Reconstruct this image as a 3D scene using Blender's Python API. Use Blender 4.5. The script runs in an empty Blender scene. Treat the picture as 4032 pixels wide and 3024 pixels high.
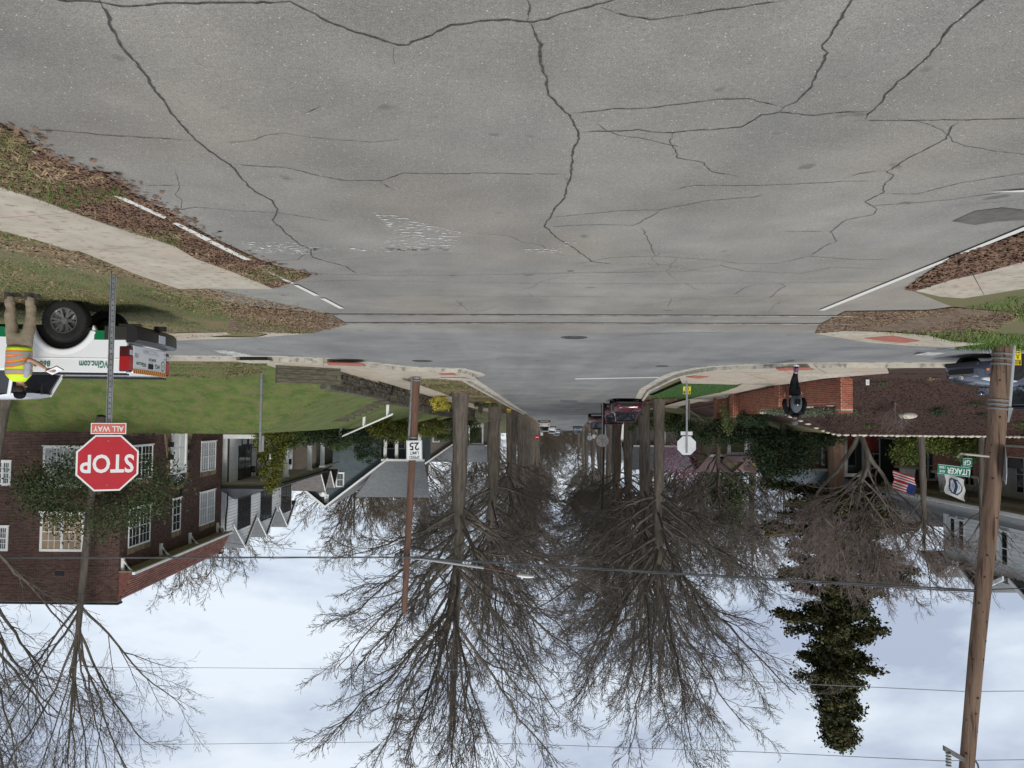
import bpy, math, random
import numpy as np
from mathutils import Vector, Matrix
from mathutils.geometry import delaunay_2d_cdt
sc = bpy.context.scene
col = sc.collection
R = math.radians
rng0 = np.random.default_rng(7)

# ------------------------------------------------------------------ camera (the photograph was taken upside down)
FPX = 3028.0; CAMZ = 1.8; HOR = 1634.0
pitch = math.atan((HOR - 1512) / FPX); roll = 0.010
r_ = Vector((1, 0, 0)); u_ = Vector((0, math.sin(pitch), math.cos(pitch))); b_ = Vector((0, -math.cos(pitch), math.sin(pitch)))
camX = -math.cos(roll) * r_ - math.sin(roll) * u_
camY = math.sin(roll) * r_ - math.cos(roll) * u_
cam = bpy.data.cameras.new('camera'); camo = bpy.data.objects.new('camera', cam); col.objects.link(camo)
M = Matrix((camX, camY, b_)).transposed().to_4x4(); M.translation = (0, 0, CAMZ)
camo.matrix_world = M
cam.sensor_width = 36; cam.lens = FPX / 4032 * 36; cam.clip_end = 3000; cam.clip_start = 0.05
sc.camera = camo

# ------------------------------------------------------------------ sky, sun, exposure
SUN_EL, SUN_AZ = R(44), R(195)
w = bpy.data.worlds.new('World'); sc.world = w; w.use_nodes = True
nt = w.node_tree; nt.nodes.clear()
def nd(nt, t, **k):
    n = nt.nodes.new(t)
    for a, v in k.items(): setattr(n, a, v)
    return n
out = nd(nt, 'ShaderNodeOutputWorld'); bg = nd(nt, 'ShaderNodeBackground')
sky = nd(nt, 'ShaderNodeTexSky', sky_type='NISHITA', sun_disc=False)
sky.sun_elevation = SUN_EL; sky.sun_rotation = SUN_AZ
tc = nd(nt, 'ShaderNodeTexCoord'); sep = nd(nt, 'ShaderNodeSeparateXYZ'); nt.links.new(tc.outputs['Generated'], sep.inputs[0])
# project the view direction on a cloud deck
addz = nd(nt, 'ShaderNodeMath', operation='ADD'); addz.inputs[1].default_value = 0.45
mxz = nd(nt, 'ShaderNodeMath', operation='MAXIMUM'); mxz.inputs[1].default_value = 0.2
nt.links.new(sep.outputs[2], addz.inputs[0]); nt.links.new(addz.outputs[0], mxz.inputs[0])
dx = nd(nt, 'ShaderNodeMath', operation='DIVIDE'); dy = nd(nt, 'ShaderNodeMath', operation='DIVIDE')
nt.links.new(sep.outputs[0], dx.inputs[0]); nt.links.new(mxz.outputs[0], dx.inputs[1])
nt.links.new(sep.outputs[1], dy.inputs[0]); nt.links.new(mxz.outputs[0], dy.inputs[1])
cmb = nd(nt, 'ShaderNodeCombineXYZ'); nt.links.new(dx.outputs[0], cmb.inputs[0]); nt.links.new(dy.outputs[0], cmb.inputs[1])
n1 = nd(nt, 'ShaderNodeTexNoise'); n1.inputs['Scale'].default_value = .85; n1.inputs['Detail'].default_value = 7; n1.inputs['Roughness'].default_value = 0.5; n1.inputs['Distortion'].default_value = 0.15
n2 = nd(nt, 'ShaderNodeTexNoise'); n2.inputs['Scale'].default_value = 2.3; n2.inputs['Detail'].default_value = 6; n2.inputs['Roughness'].default_value = 0.55
mp = nd(nt, 'ShaderNodeMapping'); mp.inputs['Location'].default_value = (3.7, 1.3, 0); mp.inputs['Scale'].default_value = (1.1, 1.9, 1)
nt.links.new(cmb.outputs[0], mp.inputs[0]); nt.links.new(mp.outputs[0], n1.inputs['Vector']); nt.links.new(mp.outputs[0], n2.inputs['Vector'])
cr = nd(nt, 'ShaderNodeValToRGB'); e = cr.color_ramp.elements
e[0].position = 0.42; e[0].color = (0.36, 0.41, 0.515, 1); e[1].position = 0.57; e[1].color = (0.68, 0.73, 0.79, 1)
m_ = e.new(0.485); m_.color = (0.51, 0.57, 0.655, 1)
mixn = nd(nt, 'ShaderNodeMix', data_type='FLOAT'); mixn.inputs[0].default_value = 0.55
nt.links.new(n1.outputs[0], mixn.inputs[2]); nt.links.new(n2.outputs[0], mixn.inputs[3]); nt.links.new(mixn.outputs[0], cr.inputs[0])
skm = nd(nt, 'ShaderNodeMix', data_type='RGBA', blend_type='MULTIPLY'); skm.inputs[0].default_value = 1.0
skm.inputs[7].default_value = (0.12, 0.12, 0.12, 1)
nt.links.new(sky.outputs[0], skm.inputs[6])
fm = nd(nt, 'ShaderNodeMix', data_type='RGBA'); fm.inputs[0].default_value = 0.90
nt.links.new(skm.outputs[2], fm.inputs[6]); nt.links.new(cr.outputs[0], fm.inputs[7])
nt.links.new(fm.outputs[2], bg.inputs[0]); bg.inputs[1].default_value = 0.88
nt.links.new(bg.outputs[0], out.inputs[0])
sl = bpy.data.lights.new('sun', 'SUN'); sl.energy = 1.5; sl.angle = R(14); sl.color = (1, 0.96, 0.9)
so = bpy.data.objects.new('sun', sl); col.objects.link(so)
sd = Vector((math.sin(SUN_AZ) * math.cos(SUN_EL), math.cos(SUN_AZ) * math.cos(SUN_EL), math.sin(SUN_EL)))
so.rotation_euler = sd.to_track_quat('Z', 'Y').to_euler(); so.location = (0, 0, 60)
vs = sc.view_settings; vs.view_transform = 'Standard'; vs.look = 'None'; vs.gamma = 1; vs.use_curve_mapping = False; vs.exposure = 0.56
sc.cycles.max_bounces = 5; sc.cycles.diffuse_bounces = 2; sc.cycles.glossy_bounces = 3; sc.cycles.transparent_max_bounces = 8

# ------------------------------------------------------------------ terrain height
def lin(a, b, v): return min(1.0, max(0.0, (v - a) / (b - a)))
def smo(a, b, v):
    t = lin(a, b, v); return t * t * (3 - 2 * t)
_RY = [-80, 20, 27, 45, 61, 88, 110, 127, 143, 165, 190, 230, 300, 800]
_RZ = [0, 0, .12, .55, .95, 1.55, 2.05, 2.45, 2.9, 4.1, 5.5, 5.0, 3, 0]
_PY = [0, 34, 60, 100, 143, 190, 230, 800]; _PZ = [2.75, 2.75, 2.95, 3.3, 4.1, 6.4, 6.0, 1]
def RH(Y): return float(np.interp(Y, _RY, _RZ))
def PH(Y): return float(np.interp(Y, _PY, _PZ))
def H(X, Y):
    s = X + .06 * Y
    r = RH(Y)
    if Y < 19.5:
        h = r
        h += -.2 * smo(4.2, 7.0, X) * smo(7, 10, Y) * (1 - smo(16.5, 19.5, Y))
        h += .24 * smo(-7.2, -9.5, X) * smo(9, 13, Y) * (1 - smo(18.0, 19.4, Y))
        return h
    if s > 8.0:
        b = .17 + 2.6 * smo(27.2, 35.0, Y) * (0.35 + 0.65 * lin(27.2, 34.6, Y)) + max(0, PH(Y) - 2.75)
        wt = r + .66
        side = wt + (PH(Y) - wt) * smo(8.1, 14.5, s)
        v = min(b, side) if Y > 27.5 else r
        return r + (v - r) * lin(8.0, 8.2, s)
    if s < -9.25:
        P = PH(Y) - .25
        b = .17 + 2.33 * lin(27.9, 34.6, Y) + max(0, PH(Y) - 2.75)
        wt = r + (1.0 if Y < 46 else .25)
        side = wt + (P - wt) * smo(-10.3, -13.0, s)
        v = min(b, side) if Y > 27.5 else r
        w_ = WALLS(Y)
        return r + .12 + (v - r - .12) * lin(w_ - .03, w_ - .27, s) if Y > 27.6 else r
    return r
def WALLS(Y):
    return float(np.interp(Y, [28.5, 29.4, 31, 35, 40, 45, 60, 300], [-10.85, -10.4, -10.0, -9.78, -9.6, -9.5, -9.6, -9.6]))
def ray(px, py):
    v = camX * ((px - 2016) / FPX) - camY * ((py - 1512) / FPX) - b_
    return v / v.y                      # unit depth along world Y
def at(px, py, Y):
    v = ray(px, py) * Y; return Vector((v.x, v.y, v.z + CAMZ))
def proj(p):
    d = Vector(p) - Vector((0, 0, CAMZ)); z = -d.dot(b_)
    return 2016 + FPX * d.dot(camX) / z, 1512 - FPX * d.dot(camY) / z
def G(px, py, zoff=0.0, y0=2.0, y1=260.0):
    v = ray(px, py); y = y0; prev = None
    while y < y1:
        d = CAMZ + v.z * y - (H(v.x * y, y) + zoff)
        if d <= 0:
            if prev is None: break
            a, bb = prev, y
            for _ in range(18):
                m = (a + bb) / 2
                if CAMZ + v.z * m - (H(v.x * m, m) + zoff) > 0: a = m
                else: bb = m
            y = bb; break
        prev = y; y *= 1.01
    return Vector((v.x * y, y, H(v.x * y, y) + zoff))
def q1(L): return [(x / 1.0972, y / 1.0972) for x, y in L]
def q2(L): return [(2016 + x / 1.0972, y / 1.0972) for x, y in L]
def z1(L): return [(x / 2.37, 1000 + y / 2.37) for x, y in L]
def z3(L): return [(800 + x / 2.37, 1300 + y / 2.37) for x, y in L]
def z4(L): return [(1500 + x / 2.765, 1300 + y / 2.765) for x, y in L]
def z5(L): return [(2100 + x / 2.765, 1300 + y / 2.765) for x, y in L]
def z6(L): return [(2700 + x / 2.765, 1300 + y / 2.765) for x, y in L]
def z7(L): return [(3300 + x / 2.765, 1250 + y / 2.765) for x, y in L]
def GL(L): return [G(*p) for p in L]

# ------------------------------------------------------------------ materials
MATS = {}
def mat(name, c1, c2=None, scale=4.0, rough=.85, bump=0.0, bscale=None, c3=None, s3=40.0, f3=.5, metal=0.0, spec=.4,
        island=0.0, objrand=0.0, stretch=None, detail=5, pos=(.35, .65), coat=0.0, dirt=None):
    if name in MATS: return MATS[name]
    m = bpy.data.materials.new(name); m.use_nodes = True; nt = m.node_tree; N = nt.nodes; Lk = nt.links
    b = N['Principled BSDF']; b.inputs['Roughness'].default_value = rough; b.inputs['Metallic'].default_value = metal
    b.inputs['Specular IOR Level'].default_value = spec; b.inputs['Coat Weight'].default_value = coat
    tc = N.new('ShaderNodeTexCoord'); vec = tc.outputs['Object']
    if stretch:
        mpn = N.new('ShaderNodeMapping'); mpn.inputs['Scale'].default_value = stretch; Lk.new(vec, mpn.inputs[0]); vec = mpn.outputs[0]
    def rgb(c): return (c[0], c[1], c[2], 1)
    cur = None
    if c2:
        n = N.new('ShaderNodeTexNoise'); n.inputs['Scale'].default_value = scale; n.inputs['Detail'].default_value = detail; n.inputs['Roughness'].default_value = .6
        Lk.new(vec, n.inputs['Vector'])
        r = N.new('ShaderNodeValToRGB'); r.color_ramp.elements[0].position = pos[0]; r.color_ramp.elements[1].position = pos[1]
        r.color_ramp.elements[0].color = rgb(c1); r.color_ramp.elements[1].color = rgb(c2)
        Lk.new(n.outputs[0], r.inputs[0]); cur = r.outputs[0]
    if c3:
        n3 = N.new('ShaderNodeTexNoise'); n3.inputs['Scale'].default_value = s3; n3.inputs['Detail'].default_value = 3
        Lk.new(vec, n3.inputs['Vector'])
        r3 = N.new('ShaderNodeValToRGB'); r3.color_ramp.elements[0].position = f3 - .06; r3.color_ramp.elements[1].position = f3 + .06
        Lk.new(n3.outputs[0], r3.inputs[0])
        mx = N.new('ShaderNodeMix'); mx.data_type = 'RGBA'; Lk.new(r3.outputs[0], mx.inputs[0])
        if cur: Lk.new(cur, mx.inputs[6])
        else: mx.inputs[6].default_value = rgb(c1)
        mx.inputs[7].default_value = rgb(c3); cur = mx.outputs[2]
    if island or objrand:
        hsv = N.new('ShaderNodeHueSaturation')
        if cur: Lk.new(cur, hsv.inputs['Color'])
        else: hsv.inputs['Color'].default_value = rgb(c1)
        src = None
        if island:
            g = N.new('ShaderNodeNewGeometry'); src = g.outputs['Random Per Island']
        if objrand:
            oi = N.new('ShaderNodeObjectInfo')
            if src:
                ad = N.new('ShaderNodeMath'); ad.operation = 'ADD'; fr = N.new('ShaderNodeMath'); fr.operation = 'FRACT'
                Lk.new(src, ad.inputs[0]); Lk.new(oi.outputs['Random'], ad.inputs[1]); Lk.new(ad.outputs[0], fr.inputs[0]); src = fr.outputs[0]
            else: src = oi.outputs['Random']
        a = max(island, objrand)
        mr = N.new('ShaderNodeMapRange'); mr.inputs['To Min'].default_value = 1 - a; mr.inputs['To Max'].default_value = 1 + a
        Lk.new(src, mr.inputs[0]); Lk.new(mr.outputs[0], hsv.inputs['Value'])
        mh = N.new('ShaderNodeMapRange'); mh.inputs['To Min'].default_value = .5 - a * .04; mh.inputs['To Max'].default_value = .5 + a * .04
        ml = N.new('ShaderNodeMath'); ml.operation = 'MULTIPLY'; ml.inputs[1].default_value = 7.31; f2 = N.new('ShaderNodeMath'); f2.operation = 'FRACT'
        Lk.new(src, ml.inputs[0]); Lk.new(ml.outputs[0], f2.inputs[0]); Lk.new(f2.outputs[0], mh.inputs[0]); Lk.new(mh.outputs[0], hsv.inputs['Hue'])
        cur = hsv.outputs[0]
    if dirt:
        nD = N.new('ShaderNodeTexNoise'); nD.inputs['Scale'].default_value = dirt[1]; nD.inputs['Detail'].default_value = 6; Lk.new(tc.outputs['Object'], nD.inputs['Vector'])
        rD = N.new('ShaderNodeValToRGB'); rD.color_ramp.elements[0].position = .5; rD.color_ramp.elements[1].position = .8
        Lk.new(nD.outputs[0], rD.inputs[0])
        mD = N.new('ShaderNodeMix'); mD.data_type = 'RGBA'; mm = N.new('ShaderNodeMath'); mm.operation = 'MULTIPLY'; mm.inputs[1].default_value = dirt[2]
        Lk.new(rD.outputs[0], mm.inputs[0]); Lk.new(mm.outputs[0], mD.inputs[0])
        if cur: Lk.new(cur, mD.inputs[6])
        else: mD.inputs[6].default_value = rgb(c1)
        mD.inputs[7].default_value = rgb(dirt[0]); cur = mD.outputs[2]
    if cur: Lk.new(cur, b.inputs['Base Color'])
    else: b.inputs['Base Color'].default_value = rgb(c1)
    if bump:
        nb = N.new('ShaderNodeTexNoise'); nb.inputs['Scale'].default_value = bscale or scale * 4; nb.inputs['Detail'].default_value = 6
        Lk.new(vec, nb.inputs['Vector'])
        bp = N.new('ShaderNodeBump'); bp.inputs['Strength'].default_value = min(1, bump); bp.inputs['Distance'].default_value = .02 * max(1, bump)
        Lk.new(nb.outputs[0], bp.inputs['Height']); Lk.new(bp.outputs[0], b.inputs['Normal'])
    MATS[name] = m; return m

def asphalt(name, ca, cb, warm, speck=1.0):
    m = bpy.data.materials.new(name); m.use_nodes = True; nt = m.node_tree; N = nt.nodes; L = nt.links
    b = N['Principled BSDF']; b.inputs['Roughness'].default_value = .88; b.inputs['Specular IOR Level'].default_value = .35
    tc = N.new('ShaderNodeTexCoord'); v = tc.outputs['Object']
    def noise(s, d=4, r=.6, vec=v):
        n = N.new('ShaderNodeTexNoise'); n.inputs['Scale'].default_value = s; n.inputs['Detail'].default_value = d; n.inputs['Roughness'].default_value = r; L.new(vec, n.inputs['Vector']); return n.outputs[0]
    def ramp(i, p0, p1, c0=(0, 0, 0, 1), c1=(1, 1, 1, 1)):
        r = N.new('ShaderNodeValToRGB'); r.color_ramp.elements[0].position = p0; r.color_ramp.elements[1].position = p1
        r.color_ramp.elements[0].color = c0; r.color_ramp.elements[1].color = c1; L.new(i, r.inputs[0]); return r.outputs[0]
    def mix(f, a, bb, t='MIX'):
        x = N.new('ShaderNodeMix'); x.data_type = 'RGBA'; x.blend_type = t
        if isinstance(f, float): x.inputs[0].default_value = f
        else: L.new(f, x.inputs[0])
        for k, s in ((6, a), (7, bb)):
            if isinstance(s, tuple): x.inputs[k].default_value = s
            else: L.new(s, x.inputs[k])
        return x.outputs[2]
    base = ramp(noise(.35, 5), .35, .65, (*ca, 1), (*cb, 1))
    stain = ramp(noise(.22, 4, .5), .45, .75)
    base = mix(stain, base, mix(.5, base, (*warm, 1)))
    mpl = N.new('ShaderNodeMapping'); mpl.inputs['Scale'].default_value = (1.0, .05, 1); L.new(v, mpl.inputs[0])
    lane = ramp(noise(.9, 3, .5, mpl.outputs[0]), .3, .7, (.86, .86, .87, 1), (1.12, 1.11, 1.08, 1)); base = mix(1.0, base, lane, 'MULTIPLY')
    blot = ramp(noise(1.1, 6, .65), .3, .7, (.88, .88, .88, 1), (1.10, 1.10, 1.09, 1)); base = mix(1.0, base, blot, 'MULTIPLY')
    grain = ramp(noise(110, 3, .7), .25, .75, (.5, .5, .5, 1), (1.55, 1.55, 1.55, 1))
    base = mix(1.0, base, grain, 'MULTIPLY')
    grain2 = ramp(noise(28, 3, .8), .3, .7, (.84, .84, .84, 1), (1.16, 1.16, 1.16, 1))
    base = mix(1.0, base, grain2, 'MULTIPLY')
    for sc_, th, cc in ((26, .10, (.60, .59, .55, 1)), (60, .16, (.42, .41, .38, 1))):      # pale aggregate stones
        vo = N.new('ShaderNodeTexVoronoi'); vo.inputs['Scale'].default_value = sc_; L.new(v, vo.inputs['Vector'])
        lt = N.new('ShaderNodeMath'); lt.operation = 'LESS_THAN'; lt.inputs[1].default_value = th * speck; L.new(vo.outputs['Distance'], lt.inputs[0])
        sp = N.new('ShaderNodeSeparateColor'); L.new(vo.outputs['Color'], sp.inputs[0])
        l2 = N.new('ShaderNodeMath'); l2.operation = 'LESS_THAN'; l2.inputs[1].default_value = .45; L.new(sp.outputs[0], l2.inputs[0])
        mu = N.new('ShaderNodeMath'); mu.operation = 'MULTIPLY'; L.new(lt.outputs[0], mu.inputs[0]); L.new(l2.outputs[0], mu.inputs[1])
        base = mix(mu.outputs[0], base, cc)
    spots = ramp(noise(3.2, 2, .4), .70, .76)      # old oil and gum marks
    sm = N.new('ShaderNodeMath'); sm.operation = 'MULTIPLY'; sm.inputs[1].default_value = .6; L.new(spots, sm.inputs[0]); base = mix(sm.outputs[0], base, (.07, .066, .062, 1))
    L.new(base, b.inputs['Base Color'])
    bp = N.new('ShaderNodeBump'); bp.inputs['Strength'].default_value = .5; bp.inputs['Distance'].default_value = .006
    L.new(noise(90, 3, .7), bp.inputs['Height']); L.new(bp.outputs[0], b.inputs['Normal'])
    return m

def paint_mat(name, paint, under, wear, scale):
    m = bpy.data.materials.new(name); m.use_nodes = True; nt = m.node_tree; N = nt.nodes; L = nt.links
    b = N['Principled BSDF']; b.inputs['Roughness'].default_value = .8
    tc = N.new('ShaderNodeTexCoord'); n = N.new('ShaderNodeTexNoise'); n.inputs['Scale'].default_value = scale; n.inputs['Detail'].default_value = 8; n.inputs['Roughness'].default_value = .75
    mpn = N.new('ShaderNodeMapping'); mpn.inputs['Scale'].default_value = (1, 2.2, 1); L.new(tc.outputs['Object'], mpn.inputs[0]); L.new(mpn.outputs[0], n.inputs['Vector'])
    r = N.new('ShaderNodeValToRGB'); r.color_ramp.elements[0].position = wear; r.color_ramp.elements[1].position = wear + .02
    L.new(n.outputs[0], r.inputs[0])
    g = N.new('ShaderNodeTexNoise'); g.inputs['Scale'].default_value = 60; L.new(tc.outputs['Object'], g.inputs['Vector'])
    tr = N.new('ShaderNodeBsdfTransparent'); ms = N.new('ShaderNodeMixShader'); L.new(r.outputs[0], ms.inputs[0]); L.new(tr.outputs[0], ms.inputs[1]); L.new(b.outputs[0], ms.inputs[2])
    rr = N.new('ShaderNodeValToRGB'); rr.color_ramp.elements[0].color = (*[c * .8 for c in paint], 1); rr.color_ramp.elements[1].color = (*paint, 1)
    L.new(g.outputs[0], rr.inputs[0]); L.new(rr.outputs[0], b.inputs['Base Color'])
    L.new(ms.outputs[0], N['Material Output'].inputs[0])
    return m
GLASS = mat('window_glass', (.02, .024, .028), rough=.06, spec=.9)
CARGLASS = mat('car_glass', (.012, .015, .018), rough=.04, spec=.9)

# ------------------------------------------------------------------ object helpers
def tagit(o, label=None, cat=None, group=None, kind=None):
    if label: o['label'] = label
    if cat: o['category'] = cat
    if group: o['group'] = group
    if kind: o['kind'] = kind
    return o
def thing(name, label, cat, loc=(0, 0, 0), rz=0.0, group=None):
    o = bpy.data.objects.new(name, None); col.objects.link(o); o.location = loc; o.rotation_euler = (0, 0, rz); o.empty_display_size = .2
    return tagit(o, label, cat, group)
def link(name, me, parent=None, **k):
    o = bpy.data.objects.new(name, me); col.objects.link(o)
    if parent is not None: o.parent = parent
    return tagit(o, **k)
def arrmesh(name, verts, faces, m, smooth=False):
    """faces: list of int arrays (each n x k)"""
    me = bpy.data.meshes.new(name); verts = np.asarray(verts, dtype=np.float32).reshape(-1, 3)
    me.vertices.add(len(verts)); me.vertices.foreach_set('co', verts.ravel())
    faces = [np.asarray(f, dtype=np.int32) for f in faces if len(f)]
    li = np.concatenate([f.ravel() for f in faces]); cnt = np.concatenate([np.full(len(f), f.shape[1], np.int32) for f in faces])
    st = np.concatenate([[0], np.cumsum(cnt)[:-1]]).astype(np.int32)
    me.loops.add(len(li)); me.loops.foreach_set('vertex_index', li)
    me.polygons.add(len(cnt)); me.polygons.foreach_set('loop_start', st)
    me.polygons.foreach_set('use_smooth', np.full(len(cnt), smooth))
    me.update(calc_edges=True)
    if m: me.materials.append(m)
    return me
class Fr:
    """local frame: u along, d outward, z up"""
    def __init__(s, o=(0, 0, 0), u=(1, 0), d=None):
        s.o = Vector(o); s.u = Vector((u[0], u[1], 0)).normalized()
        s.d = Vector((d[0], d[1], 0)).normalized() if d else Vector((s.u.y, -s.u.x, 0))
    def p(s, u, d, z): return s.o + s.u * u + s.d * d + Vector((0, 0, z))
ID = Fr((0, 0, 0), (1, 0), (0, 1))
class MB:
    def __init__(s, fr=ID): s.v = []; s.f = []; s.fr = fr; s.mi = []; s.cm = 0
    def add(s, pts, faces, fr=None):
        fr = fr or s.fr; n = len(s.v)
        s.v += [tuple(fr.p(*p)) for p in pts]; s.f += [tuple(i + n for i in f) for f in faces]; s.mi += [s.cm] * len(faces)
        return s
    def box(s, a0, a1, b0, b1, c0, c1, fr=None):
        P = [(a0, b0, c0), (a1, b0, c0), (a1, b1, c0), (a0, b1, c0), (a0, b0, c1), (a1, b0, c1), (a1, b1, c1), (a0, b1, c1)]
        return s.add(P, [(0, 3, 2, 1), (4, 5, 6, 7), (0, 1, 5, 4), (1, 2, 6, 5), (2, 3, 7, 6), (3, 0, 4, 7)], fr)
    def prism(s, prof, a, b, axis='d', fr=None):
        """prof: list of 2D points, extruded along axis ('u','d','z') from a to b"""
        def mk(p, t):
            return {'d': (p[0], t, p[1]), 'u': (t, p[0], p[1]), 'z': (p[0], p[1], t)}[axis]
        n = len(prof); P = [mk(p, a) for p in prof] + [mk(p, b) for p in prof]
        F = [tuple(range(n)), tuple(range(2 * n - 1, n - 1, -1))] + [(i, (i + 1) % n, n + (i + 1) % n, n + i) for i in range(n)]
        return s.add(P, F, fr)
    def rings(s, R_, cap=True, closed=True):
        n = len(R_[0]); b = len(s.v)
        for r in R_: s.v += [tuple(s.fr.p(*p)) for p in r]
        F = []
        for i in range(len(R_) - 1):
            for j in range(n if closed else n - 1):
                k = (j + 1) % n; F.append((b + i * n + j, b + i * n + k, b + (i + 1) * n + k, b + (i + 1) * n + j))
        if cap: F.append(tuple(b + j for j in range(n))[::-1]); F.append(tuple(b + (len(R_) - 1) * n + j for j in range(n)))
        s.f += F; s.mi += [s.cm] * len(F); return s
    def tube(s, pts, rad, n=8, cap=True):
        pts = [Vector(p) for p in pts]; rad = rad if hasattr(rad, '__len__') else [rad] * len(pts); rs = []
        ref = None
        for i, p in enumerate(pts):
            t = (pts[min(i + 1, len(pts) - 1)] - pts[max(i - 1, 0)]).normalized()
            if ref is None: ref = Vector((0, 0, 1)) if abs(t.z) < .9 else Vector((1, 0, 0))
            a = t.cross(ref).normalized(); bb = t.cross(a).normalized(); ref = -bb if False else ref
            rs.append([tuple(p + (a * math.cos(2 * math.pi * k / n) + bb * math.sin(2 * math.pi * k / n)) * rad[i]) for k in range(n)])
        return s.rings(rs, cap)
    def disc(s, c, ax, r0, h, n=16):
        c = Vector(c); ax = Vector(ax).normalized(); return s.tube([c, c + ax * h], r0, n)
    def mesh(s, name, m, smooth=False, bevel=0.0):
        me = bpy.data.meshes.new(name); me.from_pydata(s.v, [], s.f); me.update()
        for mm in (m if isinstance(m, (list, tuple)) else [m]): me.materials.append(mm)
        if isinstance(m, (list, tuple)): me.polygons.foreach_set('material_index', s.mi)
        if smooth: me.polygons.foreach_set('use_smooth', [True] * len(me.polygons))
        return me
    def build(s, name, m, parent=None, smooth=False, bevel=0.0, **k):
        o = link(name, s.mesh(name, m, smooth), parent, **k)
        if bevel:
            bv = o.modifiers.new('bevel', 'BEVEL'); bv.width = bevel; bv.segments = 2; bv.limit_method = 'ANGLE'; bv.angle_limit = R(40)
            me = o.data
            if smooth is False and bevel > .004: pass
        return o
def smooth_angle(o, deg=35):
    o.data.polygons.foreach_set('use_smooth', [True] * len(o.data.polygons))
    o.data.set_sharp_from_angle(angle=R(deg))
def fixnormals(o):
    import bmesh
    bm = bmesh.new(); bm.from_mesh(o.data); bmesh.ops.recalc_face_normals(bm, faces=bm.faces); bm.to_mesh(o.data); bm.free()
def copy_tree(o, parent=None):
    c = o.copy(); col.objects.link(c)
    if parent is not None: c.parent = parent
    for ch in list(o.children): copy_tree(ch, c)
    return c
def retag(o, label, group=None):
    o['label'] = label
    if group: o['group'] = group
    return o
_tcache = {}
def lettering(txt, size, m, parent, center, right, up, name='lettering', bold=0.0, sx=1.0, ext=.0015, align='CENTER', **k):
    key = (txt, bold, align)
    if key not in _tcache:
        cu = bpy.data.curves.new('t', 'FONT'); cu.body = txt; cu.size = 1; cu.extrude = 0; cu.offset = bold; cu.align_x = align; cu.align_y = 'CENTER'; cu.resolution_u = 3
        o = bpy.data.objects.new('t', cu); col.objects.link(o); bpy.context.view_layer.update()
        me = bpy.data.meshes.new_from_object(o.evaluated_get(bpy.context.evaluated_depsgraph_get()))
        bpy.data.objects.remove(o); _tcache[key] = me
    me = _tcache[key].copy(); me.name = name; me.materials.clear(); me.materials.append(m)
    rt = Vector(right).normalized(); upv = Vector(up).normalized(); nn = rt.cross(upv)
    mt = Matrix((rt * size * sx, upv * size, nn * size)).transposed().to_4x4(); mt.translation = Vector(center) + nn * ext
    o = link(name, me, parent, **k); o.matrix_local = mt
    return o
# ------------------------------------------------------------------ ground, roads, pavements
ASPH = asphalt('old_asphalt', (.176, .167, .150), (.258, .244, .220), (.295, .232, .168))
ASPH2 = asphalt('street_asphalt', (.160, .159, .157), (.222, .220, .215), (.205, .192, .172), .5)
CONC = mat('pale_concrete', (.34, .29, .22), (.46, .40, .32), 2.2, .9, .35, 60, c3=(.26, .22, .17), s3=9, f3=.62, dirt=((.36, .2, .12), 1.1, .5))
CONC2 = mat('kerb_concrete', (.36, .33, .27), (.50, .46, .38), 1.6, .9, .3, 50, c3=(.22, .2, .17), s3=5, f3=.6)
TACT = mat('red_tactile_paving', (.30, .09, .06), (.38, .13, .09), 6, .85, .4, 60)
LAWN = mat('green_lawn', (.058, .098, .015), (.125, .145, .036), 1.5, .95, 1.0, 22, c3=(.13, .11, .05), s3=4, f3=.58)
DRYLAWN = mat('dry_lawn', (.17, .12, .062), (.07, .10, .022), 1.6, .95, 1.0, 40, c3=(.20, .15, .085), s3=30, f3=.54, detail=9)
BRIGHT = mat('bright_grass', (.034, .082, .018), (.055, .115, .026), 2.5, .95, 1.0, 28)
MULCH = mat('brown_mulch', (.028, .014, .010), (.055, .027, .019), 9, .95, 1.0, 30, c3=(.08, .042, .03), s3=26, f3=.6)
LITTER = mat('leaf_litter', (.10, .055, .034), (.165, .10, .065), 3.5, .95, 1.0, 35, c3=(.06, .035, .022), s3=8, f3=.55)
DIRT = mat('brown_dirt', (.10, .062, .04), (.17, .115, .075), 2.5, .95, .8, 30, c3=(.2, .15, .1), s3=12, f3=.6)
FARLAWN = mat('far_lawn', (.10, .11, .035), (.15, .12, .06), .25, .95, .8, 12)
PAINT = paint_mat('worn_white_paint', (.66, .64, .58), ASPH, .30, 14)
PAINTW = paint_mat('flaked_white_paint', (.68, .67, .63), ASPH, .552, 9)
CRACK = mat('dark_crack', (.03, .028, .026), (.085, .08, .072), 25, .95)

def xy(P): return [(p.x, p.y) for p in P]
road_left = GL(q1([(0, 530), (100, 590), (180, 660), (240, 690), (370, 740), (440, 745), (520, 790), (560, 830), (640, 870), (720, 910), (790, 955), (930, 1030), (1120, 1120), (1200, 1150), (1350, 1185)]))
patch = GL(q1([(1185, 1242), (900, 1242), (960, 1300), (1100, 1322), (1300, 1345), (1420, 1352)]))
road_right = GL(q2([(2500, 870), (2300, 955), (2212, 1000), (2050, 1055), (1900, 1100), (1850, 1140), (1760, 1200), (1700, 1245), (1900, 1325), (1800, 1338), (1440, 1343), (1340, 1400), (1310, 1437)]))
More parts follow.
